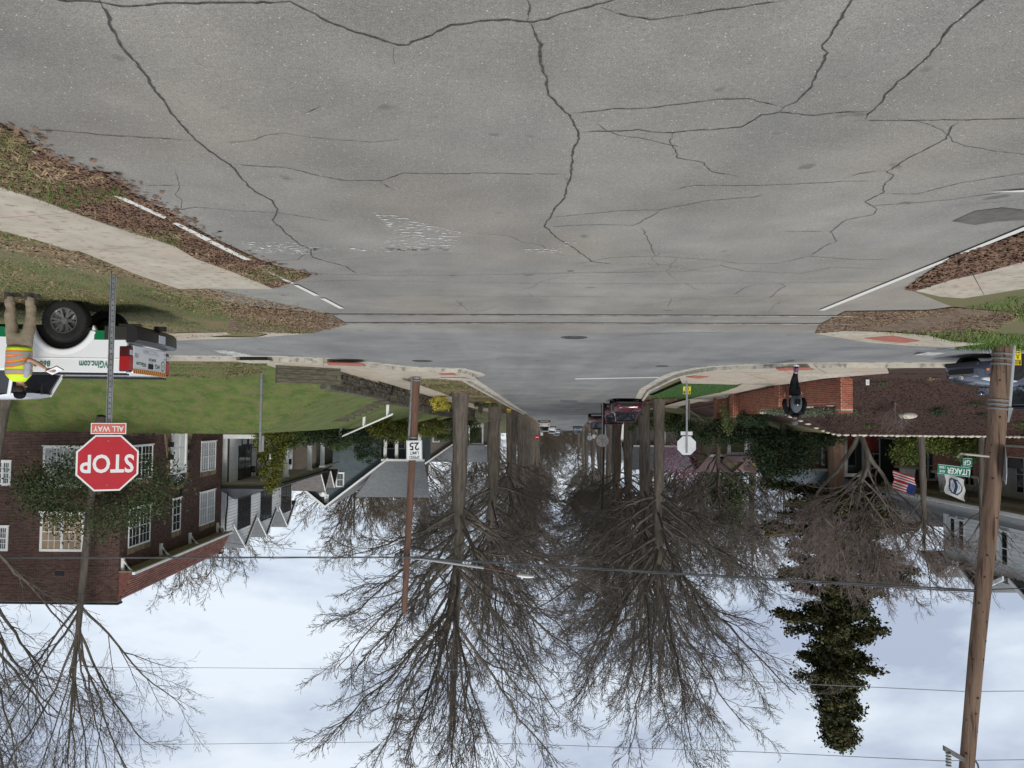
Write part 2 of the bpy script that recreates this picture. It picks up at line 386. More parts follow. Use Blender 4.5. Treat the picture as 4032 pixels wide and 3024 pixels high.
# asphalt of the near road, up to the cross street
road_poly = [(4.6, -20)] + [(4.0, -2)] + xy(road_left) + xy(patch) + xy(GL(q1([(1480, 1395), (1345, 1437)]))) + xy(road_right)[::-1] + [(-12, 5), (-12, -20)]
near_L = GL(q1([(740, 1468), (1110, 1455), (1345, 1437)])); near_R = GL(q2([(1310, 1437), (1540, 1476), (1720, 1490), (1900, 1497)]))
kerbL = GL(z3([(0, 247), (345, 247), (590, 247), (1100, 264), (1500, 300), (1900, 347)]) + z4([(840, 422), (1000, 462), (1052, 492)]))
kerbR = GL(z5([(1240, 640), (1420, 540), (1540, 480)]) + z6([(0, 447), (250, 402), (600, 381), (1000, 366), (1400, 361), (2212, 361)]) + z7([(1200, 496)]))
kerbL = [Vector((70, kerbL[0].y - .4, 0))] + kerbL; kerbR = kerbR + [Vector((-75, kerbR[-1].y - .3, 0))]
def SX(s, Y): return (s - .06 * Y, Y)
yL = kerbL[-1].y; yR = kerbR[0].y
cross_poly = [(70, near_L[0].y + .5)] + xy(near_L) + xy(near_R) + [(-30, near_R[-1].y + .3), (-75, near_R[-1].y + .3)] + xy(kerbR)[::-1] + xy(kerbL)[::-1]
far_poly = [xy(kerbL)[-1]] + [SX(3.9, y) for y in (32, 40, 60, 88, 110, 143, 190, 230, 300)] + [SX(-5.4, y) for y in (300, 230, 190, 143, 110, 88, 60, yR + .5)] + [xy(kerbR)[0]]
far_poly = [p for p in far_poly]
walkN = xy(GL(q1([(-500, 610), (-60, 772), (0, 795), (200, 860), (300, 905), (480, 965), (750, 1055), (850, 1110), (980, 1165), (1185, 1242)]))) + xy(GL(q1([(770, 1241), (600, 1180), (500, 1140), (340, 1075), (0, 985), (-60, 968), (-500, 850)])))
litterL = xy(GL(q1([(-500, 440), (0, 530)]))) + xy(road_left) + xy(patch)[:1] + xy(GL(q1([(980, 1165), (850, 1110), (750, 1055), (480, 965), (300, 905), (200, 860), (0, 795), (-500, 610)])))
dirtL = xy(GL(q1([(1000, 1330), (1100, 1322), (1300, 1345), (1420, 1352), (1500, 1398), (1400, 1425), (1340, 1437), (1100, 1440), (980, 1425), (1000, 1370)])))
dirtR = xy(GL(q2([(1330, 1400), (1440, 1343), (1800, 1338), (1900, 1325), (2212, 1350), (2100, 1400), (1850, 1430), (1700, 1428), (1440, 1425), (1310, 1437)])))
litterR = xy(GL(q2([(2500, 870), (2300, 955), (2212, 1000), (2050, 1055), (1900, 1100), (1850, 1140), (1760, 1200), (1700, 1245), (1740, 1250), (1900, 1200), (2070, 1160), (2212, 1120), (2400, 1080), (2700, 900)])))
walkR = xy(GL(q2([(1740, 1250), (1900, 1200), (2070, 1160), (2212, 1120), (2500, 1040), (2500, 1190), (2212, 1240), (1950, 1282), (1850, 1275)])))
apronL = xy(GL(q1([(700, 1438), (980, 1432), (1000, 1440), (900, 1452), (1110, 1455), (740, 1468)])))
apronL2 = xy(GL(q1([(1110, 1431), (1345, 1437), (1110, 1454), (1160, 1440)])))
apronR = xy(GL(q2([(1310, 1437), (1440, 1425), (1620, 1430), (1800, 1445), (1900, 1470), (2050, 1480), (1900, 1497), (1720, 1490), (1540, 1476)])))
tactR = xy(GL(q2([(1520, 1456), (1645, 1446), (1765, 1468), (1690, 1477), (1600, 1470)])))
def inward(poly, d, side):
    o = []
    for i, p in enumerate(poly):
        a = poly[max(i - 1, 0)]; b = poly[min(i + 1, len(poly) - 1)]
        t = Vector((b[0] - a[0], b[1] - a[1])).normalized(); n = Vector((-t.y, t.x)) * side
        o.append((p[0] + n.x * d, p[1] + n.y * d))
    return o
kL2 = xy(kerbL) + [SX(3.9, y) for y in (32, 40, 50, 60, 75, 90)]
kR2 = [SX(-5.4, y) for y in (90, 75, 60, 50)] + xy(kerbR)
kL2 = [kL2[0]] + [p for p in kL2[1:]]
backL = inward(kL2, .18, -1); backR = inward(kR2, .18, 1)
if sum(p[1] for p in backL[:4]) < sum(p[1] for p in kL2[:4]): backL = inward(kL2, .18, 1)
if sum(p[1] for p in backR[-4:]) < sum(p[1] for p in kR2[-4:]): backR = inward(kR2, .18, -1)
plazaL = [p for p in backL[3:10]] + xy(GL(z4([(1052, 520), (840, 521), (460, 507), (230, 498)]))) + [SX(6.45, 33.5), SX(6.4, 60), SX(7.75, 60), SX(7.75, 33)] + xy(GL(z3([(1640, 470), (1280, 355), (690, 322), (600, 292)])))
plazaR = backR[6:13] + xy(GL(z6([(2212, 430), (1500, 482), (1150, 522), (850, 580)]))) + [SX(-9.25, 34), SX(-9.25, 60), SX(-8.0, 60), SX(-8.0, 44)] + xy(GL(z6([(100, 706), (380, 650), (550, 590), (625, 545)]) + z5([(2212, 562), (1620, 548)])))
grassT = [p for p in xy(GL(z5([(1240, 702), (1290, 690), (1600, 552), (2212, 563)]) + z6([(620, 546), (550, 590), (380, 650), (100, 706)]) + z5([(1900, 690), (1700, 712), (1460, 722)])))]
mulchR = [SX(-9.4, 60)] + [(WALLS(y) + .35 - .06 * y, y) for y in (60, 45, 35, 31, 29.2)] + xy(GL(z6([(1150, 522), (1500, 482), (2212, 430)]))) + backR[-2:] + [(-75, 34.6), (-17, 35.2), (-15.5, 36), (-14.2, 38.8), SX(-11.6, 43), SX(-11.5, 60)]
lawnL = [SX(8.0, 70), SX(8.0, 28.5)] + backL[0:4][::-1] + [(70, 36), (16, 36), (15, 60), (12, 70)]
leafstrip = [SX(-5.55, 42), SX(-7.9, 42), SX(-7.9, 300), SX(-5.55, 300)]
leafstripL = [SX(4.05, 60), SX(4.05, 300), SX(6.3, 300), SX(6.3, 60)]
verge = [(3.5, 16)] + xy(GL(q1([(740, 1468), (1345, 1437), (1420, 1352), (900, 1242), (770, 1241), (600, 1180), (340, 1075), (0, 985), (-500, 850)]))) + [(30, 6), (30, 20.2)]
verge = xy(GL(q1([(1345, 1437), (1000, 1440), (740, 1468)]))) + [(30, 20.8), (40, 5), (9, 2)] + xy(GL(q1([(-500, 850), (0, 985), (340, 1075), (600, 1180), (770, 1241), (900, 1242), (1420, 1352)])))

REG = [('ground', FARLAWN, 0, []), ('lawn', LAWN, .02, [lawnL]), ('verge', DRYLAWN, .01, [verge]), ('tree_lawn', DRYLAWN, .115, [[SX(4.05, 31), SX(6.45, 31), SX(6.45, 62), SX(4.05, 62)]]),
       ('dry_lawn', DRYLAWN, .022, [[(70, 31), (70, backL[0][1] + .02)] + [p for p in backL[1:4]] + [(9.2, 28.6), (11, 29.6), (14, 29.2), (20, 30.2)]]), ('mulch_bed', MULCH, .0, [mulchR]), ('roadside_litter', LITTER, 0, [litterL, litterR, leafstrip, leafstripL]),
       ('road', ASPH, 0, [road_poly]), ('cross_street', ASPH2, 0, [cross_poly]), ('street', ASPH2, 0, [far_poly]),
       ('dirt', DIRT, .012, [dirtL, dirtR]),
       ('near_bed', DIRT, -.03, [walkN, walkR]),
       ('corner_apron', CONC, .02, [apronL, apronL2, apronR]), ('tactile_paving', TACT, .026, [tactR]),
       ('corner_pavement', CONC, .125, [plazaL, plazaR]), ('corner_grass', BRIGHT, .13, [grassT])]
# steiner grid
pts = []
def grid(x0, x1, y0, y1, st):
    for i in range(int((x1 - x0) / st) + 1):
        for j in range(int((y1 - y0) / st) + 1):
            pts.append((x0 + i * st + rng0.uniform(-.1, .1) * st, y0 + j * st + rng0.uniform(-.1, .1) * st))
grid(-14, 14, 6, 26, 1.0); grid(-34, 34, 27, 38, .7); grid(-30, 30, 38.5, 62, 1.5); grid(-30, 30, 64, 130, 3); grid(-40, 40, 133, 240, 6); grid(-300, 300, 250, 700, 50); grid(-120, -36, 20, 240, 14); grid(40, 120, 20, 240, 14)
for y in np.arange(27.2, 60, .35):
    for w_ in (WALLS(y) - .03, WALLS(y) - .27, 8.0, 8.2): pts.append((w_ - .06 * y, y))
V = [Vector(p) for p in pts]; F = []; FI = []
outer = [(-600, -30), (600, -30), (600, 800), (-600, 800)]
def addpoly(P, ri):
    a = sum(P[i][0] * P[(i + 1) % len(P)][1] - P[(i + 1) % len(P)][0] * P[i][1] for i in range(len(P)))
    if a < 0: P = P[::-1]
    # densify the long edges
    Q = []
    for i, p in enumerate(P):
        q = P[(i + 1) % len(P)]; Q.append(p); d = math.dist(p, q); m = min(p[1], q[1])
        n = int(d / (2.0 if max(p[1], q[1]) < 70 else 12)) if max(abs(p[0]), abs(q[0])) < 90 else 0
        for k in range(1, n): Q.append((p[0] + (q[0] - p[0]) * k / n, p[1] + (q[1] - p[1]) * k / n))
    n0 = len(V); V.extend(Vector(p) for p in Q); F.append(list(range(n0, len(V)))); FI.append(ri)
addpoly(outer, 0)
for ri, (nm, mt, zo, polys) in enumerate(REG):
    for P in polys: addpoly(P, ri)
vo, eo, fo, ov, oe, of = delaunay_2d_cdt(V, [], F, 0, 1e-5)
tri = [[] for _ in REG]
def inside(p, P):
    c = False; j = len(P) - 1
    for i in range(len(P)):
        if (P[i][1] > p[1]) != (P[j][1] > p[1]) and p[0] < (P[j][0] - P[i][0]) * (p[1] - P[i][1]) / (P[j][1] - P[i][1]) + P[i][0]: c = not c
        j = i
    return c
fa = np.array([list(f) for f in fo if len(f) == 3]); va = np.array([(p.x, p.y) for p in vo]); cen = va[fa].mean(axis=1)
kk = np.zeros(len(fa), int)
def inside_np(c, P):
    r = np.zeros(len(c), bool); j = len(P) - 1
    for i in range(len(P)):
        xi, yi = P[i]; xj, yj = P[j]
        if yi != yj: r ^= ((yi > c[:, 1]) != (yj > c[:, 1])) & (c[:, 0] < (xj - xi) * (c[:, 1] - yi) / (yj - yi) + xi)
        j = i
    return r
for ri, (nm, mt, zo, polys) in enumerate(REG):
    for P in polys: kk[inside_np(cen, P)] = ri
ar = np.abs((va[fa[:, 1], 0] - va[fa[:, 0], 0]) * (va[fa[:, 2], 1] - va[fa[:, 0], 1]) - (va[fa[:, 2], 0] - va[fa[:, 0], 0]) * (va[fa[:, 1], 1] - va[fa[:, 0], 1])) > 1e-7
tri = [fa[(kk == r) & ar] for r in range(len(REG))]
SETTING = {}
for (nm, mt, zo, _), T in zip(REG, tri):
    if not len(T): print('EMPTY', nm); continue
    T = np.array(T); used, inv = np.unique(T.ravel(), return_inverse=True)
    vv = np.array([(vo[i].x, vo[i].y, H(vo[i].x, vo[i].y) + zo) for i in used])
    o = link(nm, arrmesh(nm, vv, [inv.reshape(-1, 3)], mt, smooth=True), kind='structure'); SETTING[nm] = o
T = fa[ar & (np.abs(cen[:, 0]) < 90) & (cen[:, 1] < 260)]; used, inv = np.unique(T.ravel(), return_inverse=True)
vv = np.array([(va[i, 0], va[i, 1], H(va[i, 0], va[i, 1]) - .045) for i in used])
link('subsoil', arrmesh('subsoil', vv, [inv.reshape(-1, 3)], DIRT, smooth=True), kind='structure')
def zat(x, y, off=0): return H(x, y) + off

def slab(poly, top, parent, name, m, th=.1, shrink=.012, bevel=.006):
    c = (sum(p[0] for p in poly) / len(poly), sum(p[1] for p in poly) / len(poly))
    P = []
    for p in poly:
        d = math.dist(p, c); k = (d - shrink) / d; P.append((c[0] + (p[0] - c[0]) * k, c[1] + (p[1] - c[1]) * k))
    n = len(P); v = [(x, y, zat(x, y, top)) for x, y in P] + [(x, y, zat(x, y, top - th)) for x, y in P]
    f = [tuple(range(n)), tuple(range(2 * n - 1, n - 1, -1))] + [(i, n + i, n + (i + 1) % n, (i + 1) % n) for i in range(n)]
    a = sum(P[i][0] * P[(i + 1) % n][1] - P[(i + 1) % n][0] * P[i][1] for i in range(n))
    if a < 0: f = [t[::-1] for t in f]
    me = bpy.data.meshes.new(name); me.from_pydata(v, [], f); me.materials.append(m)
    return link(name, me, parent)
def polyline_at(L, t):
    """point at fraction t (by length)"""
    ds = [math.dist(L[i], L[i + 1]) for i in range(len(L) - 1)]; T = sum(ds) * t
    for i, d in enumerate(ds):
        if T <= d or i == len(ds) - 1:
            k = T / d; return (L[i][0] + (L[i + 1][0] - L[i][0]) * k, L[i][1] + (L[i + 1][1] - L[i][1]) * k)
        T -= d
walk = thing('sidewalk', None, None); walk['kind'] = 'structure'
sw = lambda L: xy(GL(q1(L)))
for P in ([(-500, 610), (-60, 772), (0, 795), (200, 860), (320, 907), (0, 930), (-300, 955), (-500, 850)],
          [(320, 907), (480, 965), (755, 1053), (300, 1072), (150, 1025), (0, 985), (-60, 968), (-300, 955), (0, 930)],
          [(755, 1053), (850, 1110), (1010, 1168), (572, 1172), (500, 1140), (340, 1075), (300, 1072)],
          [(1010, 1168), (1100, 1205), (1185, 1242), (770, 1241), (600, 1182), (572, 1172)]):
    slab(sw(P), .025, walk, 'paving_slab', CONC)
for P in ([(1740, 1250), (1900, 1200), (1990, 1180), (2040, 1268), (1950, 1282), (1850, 1275)], [(1990, 1180), (2070, 1160), (2212, 1120), (2500, 1040), (2500, 1190), (2212, 1240), (2040, 1268)]):
    slab(xy(GL(q2(P))), .025, walk, 'paving_slab', CONC)
# street pavements beyond the junction: individual slabs
for (s0, s1, ya, yb) in ((6.42, 7.72, 60, 118), (-9.25, -8.05, 60, 110)):
    y = ya
    while y < yb:
        slab([SX(s0, y), SX(s1, y), SX(s1, y + 1.45), SX(s0, y + 1.45)], .06, walk, 'paving_slab', CONC); y += 1.5
# joints of the corner pavements
jm = MB()
def strip(L, wd, off, jit=0.0, step=.05, mb=None, seed=0, taper=True, zo=None):
    mb = mb or jm; r = random.Random(seed); pts_ = []
    for i in range(len(L) - 1):
        a, b = L[i], L[i + 1]; n = max(1, int(math.dist(a, b) / step))
        for k in range(n): pts_.append((a[0] + (b[0] - a[0]) * k / n, a[1] + (b[1] - a[1]) * k / n))
    pts_.append(L[-1]); ws = []; Q = []
    wx = wy = 0.0
    for p in pts_:
        wx = wx * .8 + r.gauss(0, jit); wy = wy * .8 + r.gauss(0, jit); Q.append((p[0] + wx, p[1] + wy)); ws.append(wd * (r.uniform(.45, 1.35) if jit else 1))
    b0 = len(mb.v)
    for i, p in enumerate(Q):
        a = Q[max(i - 1, 0)]; c = Q[min(i + 1, len(Q) - 1)]; t = Vector((c[0] - a[0], c[1] - a[1]))
        t = t.normalized() if t.length > 1e-6 else Vector((1, 0)); n = Vector((-t.y, t.x)) * ws[i] / 2
        if taper and jit and (i < 3 or i > len(Q) - 4): n *= .3
        for sgn in (1, -1):
            x, y = p[0] + n.x * sgn, p[1] + n.y * sgn; mb.v.append((x, y, zat(x, y, off)))
        if i: mb.f.append((b0 + 2 * i - 2, b0 + 2 * i - 1, b0 + 2 * i + 1, b0 + 2 * i)); mb.mi.append(0)
    return mb
JT = mat('dark_joint', (.12, .10, .08), rough=.95)  # even dark brown for the flat joint strips
joints = [z3([(1130, 290), (1120, 330)]), z3([(1500, 305), (1940, 362)]), z6([(1395, 385), (1540, 478)]), z6([(985, 392), (1150, 480)]), z6([(250, 460), (850, 462), (1000, 430)]), z6([(0, 500), (200, 515)]), z6([(620, 460), (900, 545)])]
for k, L in enumerate(joints): strip(xy([G(*p, .125) for p in L]), .02, .129, 0, 1.0)
if jm.v: jm.build('expansion_joint', JT, SETTING['corner_pavement'])
# tactile warning pads on the corners
def pad(L, off): 
    P = [G(*p, off) + Vector((0, .34, 0)) for p in L]; mb = MB(); mb.prism(xy(P), 0, 1, 'z'); n = len(P)
    mb.v = [(p.x, p.y, zat(p.x, p.y, off + (.002 if k < n else .024))) for k, p in enumerate(P + P)]
    o = mb.build('tactile_pad', TACT, SETTING['corner_pavement']); fixnormals(o)
pad(z3([(1130, 290), (1465, 298), (1500, 318), (1450, 322), (1140, 312)]), .125)
pad(z4([(620, 462), (780, 458), (815, 474), (650, 476)]), .125)
pad(z6([(1020, 400), (1390, 390), (1440, 415), (1050, 427)]), .125)
pad(z6([(20, 500), (120, 484), (275, 495), (165, 515)]), .125)

# kerbs: individual stones with a flush gutter pan
def kerb(L, side, gaps=(), every=3.0):
    k_ = thing('kerb', None, None); k_['kind'] = 'structure'
    g0 = inward(L, .38, -side); b0_ = inward(L, .17, side)
    T = sum(math.dist(L[i], L[i + 1]) for i in range(len(L) - 1)); n = int(T / every)
    for i in range(n):
        for nm, A, B, zt in (('kerb_stone', L, b0_, .135), ('gutter', g0, L, .012)):
            m_ = 4; P0 = [polyline_at(A, (i + j / m_) / n) for j in range(m_ + 1)]; P1 = [polyline_at(B, (i + j / m_) / n) for j in range(m_ + 1)]
            e = .008 / every
            if nm == 'kerb_stone' and any(a < (i + .5) * every < b for a, b in gaps): zt = .135; 
            P0[0] = polyline_at(A, (i + e) / n) if i else P0[0]; P1[0] = polyline_at(B, (i + e) / n) if i else P1[0]
            v = []; 
            for a, b in zip(P0, P1): 
                v += [(a[0], a[1], zat(*a, -.1)), (a[0] + (b[0] - a[0]) * (.15 if zt > .1 else 0), a[1] + (b[1] - a[1]) * (.15 if zt > .1 else 0), zat(*a, zt)), (b[0], b[1], zat(*b, zt - (0 if zt > .1 else -.004))), (b[0], b[1], zat(*b, -.1))]
            f = []
            for j in range(m_):
                for q in range(4): f.append((4 * j + q, 4 * j + (q + 1) % 4, 4 * j + 4 + (q + 1) % 4, 4 * j + 4 + q))
            f += [(0, 3, 2, 1), (4 * m_, 4 * m_ + 1, 4 * m_ + 2, 4 * m_ + 3)]
            me = bpy.data.meshes.new(nm); me.from_pydata(v, [], f); me.materials.append(CONC2); o = link(nm, me, k_); fixnormals(o)
    return k_
sL = -1 if backL[5][1] > kL2[5][1] and inward(kL2, .18, -1)[5] == backL[5] else 1
sR = 1 if inward(kR2, .18, 1)[8] == backR[8] else -1
kerb(kL2, sL); kerb(kR2, sR)
# storm drain openings in the kerb
IRON = mat('cast_iron', (.05, .045, .042), (.09, .08, .072), 30, .7, .4, 60, metal=.4)
BLACK = mat('black_void', (.006, .006, .006), rough=.9)
def drain(a, b, label):
    t = thing('storm_drain', label, 'storm drain'); u = (b - a).to_2d(); L_ = u.length; fr = Fr((a.x, a.y, H(a.x, a.y)), u.normalized())
    if fr.d.y > 0: fr = Fr((b.x, b.y, H(b.x, b.y)), (-u).normalized())
    MB(fr).box(0, L_, -.05, .03, .004, .115).build('opening', BLACK, t)
    MB(fr).box(-.15, L_ + .15, -.9, .035, .116, .155).build('lid', CONC2, t, bevel=.01)
drain(*GL(z3([(345, 245), (590, 245)])), 'dark storm drain slot in the kerb below the timber wall')
drain(*GL(z4([(885, 478), (1000, 500)])), 'storm drain opening at the kerb corner near the speed limit pole')

# ------------------------------------------------------------------ cracks, marks, covers
ROAD = SETTING['road']
C1 = [[(435, 0), (460, 60), (490, 150), (520, 200), (560, 240), (600, 300), (680, 390), (730, 470), (800, 550), (850, 610), (900, 650), (990, 710), (1060, 780), (1110, 830), (1170, 860), (1200, 920), (1180, 950), (1240, 1010), (1290, 1050), (1340, 1075), (1350, 1110), (1420, 1130), (1490, 1150), (1540, 1180)],
      [(-200, -60), (330, 0), (550, 25), (700, 10), (900, 15), (1100, 10), (1250, 5), (1330, 40), (1410, 80), (1510, 125), (1630, 160), (1720, 190), (1770, 190), (1850, 155), (1950, 110), (2050, 90), (2200, 85), (2292, 100), (2390, 70), (2510, 40), (2650, 0), (2800, -60)],
      [(100, 560), (250, 562), (450, 580), (700, 595), (840, 602)],
      [(990, 705), (1250, 725), (1380, 760), (1500, 780), (1640, 780), (1740, 745), (1880, 748), (2212, 748), (2392, 750), (2452, 750)],
      [(740, 910), (850, 895), (1000, 908), (1200, 918), (1450, 955)], [(1130, 1130), (1290, 1120), (1340, 1085)], [(1280, 1180), (1700, 1190), (2212, 1185), (2800, 1175)], [(1200, 1220), (1500, 1210), (2212, 1222)],
      [(1400, 1280), (1800, 1275), (2212, 1282)], [(600, 800), (800, 800)], [(1640, 785), (1700, 820)], [(1970, 1295), (2030, 1345)], [(1300, 490), (1400, 450)], [(1700, 200), (1705, 270)]]
C2 = [[(80, 100), (130, 190), (125, 270), (155, 350), (165, 410), (210, 460), (250, 500), (290, 570), (270, 660), (255, 740), (235, 820), (200, 880), (160, 940), (140, 980), (200, 1030), (280, 1080), (340, 1130), (440, 1140)],
      [(290, 570), (550, 560), (700, 573), (900, 553), (1000, 545), (1080, 500), (1150, 485), (1300, 495), (1550, 478)],
      [(1500, -60), (1460, 0), (1410, 90), (1370, 160), (1335, 195), (1360, 230), (1310, 330), (1270, 395), (1230, 440), (1180, 460), (1150, 485)],
      [(2090, -60), (2030, 0), (1960, 60), (1890, 120), (1830, 200), (1730, 300), (1660, 360), (1600, 430), (1520, 515)], [(1480, 520), (1800, 518), (2212, 513), (2500, 510)],
      [(250, 490), (450, 468), (600, 465), (880, 428), (1020, 425), (1100, 445), (1180, 458)], [(390, 30), (450, 55), (610, 78), (800, 55), (1000, 25), (1200, 0)],
      [(1930, 520), (1880, 570), (1870, 600), (1790, 640), (1700, 690), (1625, 735), (1650, 755), (1600, 805), (1605, 830), (1525, 870), (1580, 900), (1560, 925), (1440, 950), (1380, 1000), (1405, 1040), (1340, 1070), (1285, 1105)],
      [(1605, 835), (1750, 838), (1930, 790), (2212, 745), (2400, 710)], [(1530, 888), (1700, 880), (1900, 860), (2150, 825), (2400, 800)], [(160, 940), (450, 910), (630, 905), (850, 865), (1050, 850), (1120, 830)],
      [(680, 820), (780, 800), (1100, 800), (1400, 785), (1580, 780)], [(695, 575), (690, 610), (715, 680), (830, 700), (870, 740), (980, 760)], [(140, 980), (300, 970), (520, 970), (560, 960), (640, 905)],
      [(280, 1140), (430, 1110), (620, 1105), (900, 1125), (980, 1138), (1150, 1138), (1290, 1105), (1500, 1122), (1660, 1118)], [(0, 1180), (500, 1175), (740, 1172), (900, 1145), (1000, 1170), (1250, 1180), (1380, 1155), (1600, 1160)],
      [(0, 1222), (700, 1225), (1300, 1220), (1640, 1215)], [(0, 1280), (700, 1283), (1130, 1278), (1500, 1275)], [(1110, 1290), (1150, 1250), (1180, 1235), (1150, 1220)], [(670, 1325), (690, 1290)], [(960, 1275), (1000, 1245), (1070, 1225)],
      [(75, 100), (75, 0), (70, -60)], [(1150, 1000), (1380, 997)], [(1430, 770), (1500, 745), (1620, 735)], [(560, 980), (620, 1105)]]
wid = {0: .014, 1: .012, 14: .014, 15: .009, 16: .010, 17: .010, 18: .008, 21: .008}
for k, L in enumerate(q1(l) for l in C1):
    mb = strip(xy(GL(L)), wid.get(k, .0075), .004, .0045, .03, MB(), k)
    mb.build('crack', CRACK, ROAD)
for k, L in enumerate(q2(l) for l in C2):
    mb = strip(xy(GL(L)), wid.get(k + 14, .0075), .004, .0045, .03, MB(), 50 + k)
    mb.build('crack', CRACK, ROAD)
LINES = []
def flat(P, off, name, m, parent=ROAD):
    n = len(P); me = bpy.data.meshes.new(name); me.from_pydata([(p.x, p.y, zat(p.x, p.y, off)) for p in P], [], [tuple(range(n))]); me.materials.append(m)
    o = link(name, me, parent)
    if me.polygons[0].normal.z < 0: me.flip_normals()
    return o
for L in ([(482, 835), (530, 842), (722, 930), (708, 938)], [(740, 955), (768, 955), (915, 1028), (890, 1035)], [(893, 1037), (917, 1031), (1088, 1117), (1058, 1118), (980, 1080)], [(1130, 1158), (1150, 1158), (1272, 1218), (1253, 1220)],
          [(1268, 1227), (1287, 1227), (1378, 1272), (1358, 1273)], [(1383, 1285), (1404, 1285), (1487, 1329), (1466, 1329)], [(118, 632), (132, 632), (167, 656), (153, 656)]):
    P = GL(q1(L)); LINES.append(xy(P)); fl = flat(P, .016, 'painted_line', PAINT)
for L in ([(1326, 1337), (1350, 1337), (1500, 1277), (1900, 1112), (2212, 988), (2330, 940), (2330, 928), (2212, 973), (1890, 1106), (1480, 1273)], [(2065, 822), (2212, 812), (2500, 815), (2500, 822), (2212, 821)]):
    P = GL(q2(L)); LINES.append(xy(P)); flat(P, .016, 'painted_line', PAINT)
for L in ([(1610, 915), (1700, 925), (1990, 1000), (1995, 1040), (1940, 1085), (1620, 1085), (1700, 1000)], [(1030, 1040), (1280, 1045), (1400, 1070), (1330, 1097), (1110, 1094)], [(1350, 1068), (1940, 1070), (1940, 1083), (1350, 1081)]):
    flat(GL(q1(L)), .006, 'worn_paint', PAINTW)
for L in ([(225, 1035), (290, 1045), (270, 1064), (230, 1060)], [(50, 1068), (215, 1072), (215, 1092), (60, 1090)]):
    flat(GL(q2(L)), .006, 'worn_paint', PAINTW)
flat(GL(z5([(455, 524), (1500, 506), (1500, 514), (455, 534)])), .006, 'stop_line', PAINT, SETTING['street'])
PAINTM = paint_mat('half_worn_paint', (.66, .65, .6), ASPH2, .47, 11)
flat(GL(z3([(85, 183), (250, 190), (500, 243), (330, 243), (150, 208)])), .006, 'stop_line', PAINTM, SETTING['cross_street'])
flat(GL(z7([(815, 408), (1040, 412), (1350, 345), (1300, 325), (1100, 350)])), .006, 'stop_line', PAINTM, SETTING['cross_street'])
hr_ = random.Random(21)     # fine hairline cracks
for k in range(46):
    x = hr_.uniform(-5.5, 3.6); y = hr_.uniform(2.4, 15.8) ** 1.0; a = hr_.choice((0, 0, 1.57)) + hr_.gauss(0, .45); L = [(x, y)]
    for j in range(hr_.randint(5, 16)): a += hr_.gauss(0, .35); x += math.cos(a) * .14; y += math.sin(a) * .14; L.append((x, y))
    if all(inside(p, road_poly) for p in L): strip(L, .0045, .004, .003, .03, MB(), 200 + k).build('crack', CRACK, ROAD)
# repair patches in the asphalt
PATCH = asphalt('patch_asphalt', (.165, .165, .163), (.215, .215, .21), (.2, .19, .17), .4)
flat(GL(z5([(925, 100), (1070, 120), (1340, 143), (2212, 145), (2212, 30), (1700, 20), (1300, 40), (930, 65)])), .004, 'asphalt_patch', PATCH, SETTING['cross_street'])
flat(GL(z5([(1040, 447), (1450, 450), (1780, 395), (1180, 383)])), .004, 'asphalt_patch', PATCH, SETTING['street'])
flat(GL(z5([(288, 757), (478, 765), (480, 790), (300, 788)])), .004, 'asphalt_patch', mat('dark_patch', (.10, .10, .10), (.13, .13, .13), 5, .9, .3), SETTING['street'])
flat(GL(q2([(1900, 955), (2000, 910), (2120, 895), (2212, 905), (2212, 950), (2100, 955), (2000, 970)])), .004, 'asphalt_patch', mat('tar_patch', (.075, .068, .062), (.135, .122, .108), 5, .85, .3), ROAD)
def cover(px, py, rad, label, r2=None):
    c = G(px, py); t = thing('manhole_cover', label, 'manhole cover', c)
    mb = MB(); mb.tube([(0, 0, .002), (0, 0, .012)], rad, 28); mb.build('ring', IRON, t)
    mb = MB(); mb.tube([(0, 0, .0125), (0, 0, .016)], rad * .86, 28); mb.build('lid', mat('worn_iron', (.13, .12, .11), (.17, .16, .145), 20, .7, .4, 80), t)
    for i in range(-3, 4):
        l = math.sqrt(max(0, (rad * .8) ** 2 - (i * rad * .2) ** 2)); MB().box(-l, l, i * rad * .2 - .012, i * rad * .2 + .012, .0162, .021).build('rib', IRON, t)
cover(2261, 1328, .30, 'round manhole cover in the middle of the cross street')
cover(1663, 1421, .33, 'manhole cover in the gutter in front of the speed limit pole')
cover(2607, 1441, .22, 'small utility cover on the pale patch by the white stop line')
# railway: steel rails set in the road with dark flangeways
STEEL = mat('worn_rail_steel', (.28, .27, .26), (.16, .12, .10), 6, .45, .2, 40, metal=.7)
tr = thing('railroad_track', 'pair of steel rails crossing the road flush with the asphalt', 'railroad track')
for (x0, y0_, x1, y1_) in ((1290, 1236, 3370, 1243), (1290, 1269, 3370, 1274)):
    a = G(x0, y0_); b = G(x1, y1_); u = (b - a).to_2d(); L_ = u.length; fr = Fr((a.x, a.y, 0), u)
    MB(fr).box(0, L_, -.035, .035, .002, .024).build('rail', STEEL, tr, bevel=.006)
    MB(fr).box(0, L_, .036, .10, .003, .006).build('flangeway', CRACK, tr)
    MB(fr).box(0, L_, -.075, -.036, .003, .006).build('flangeway', CRACK, tr)
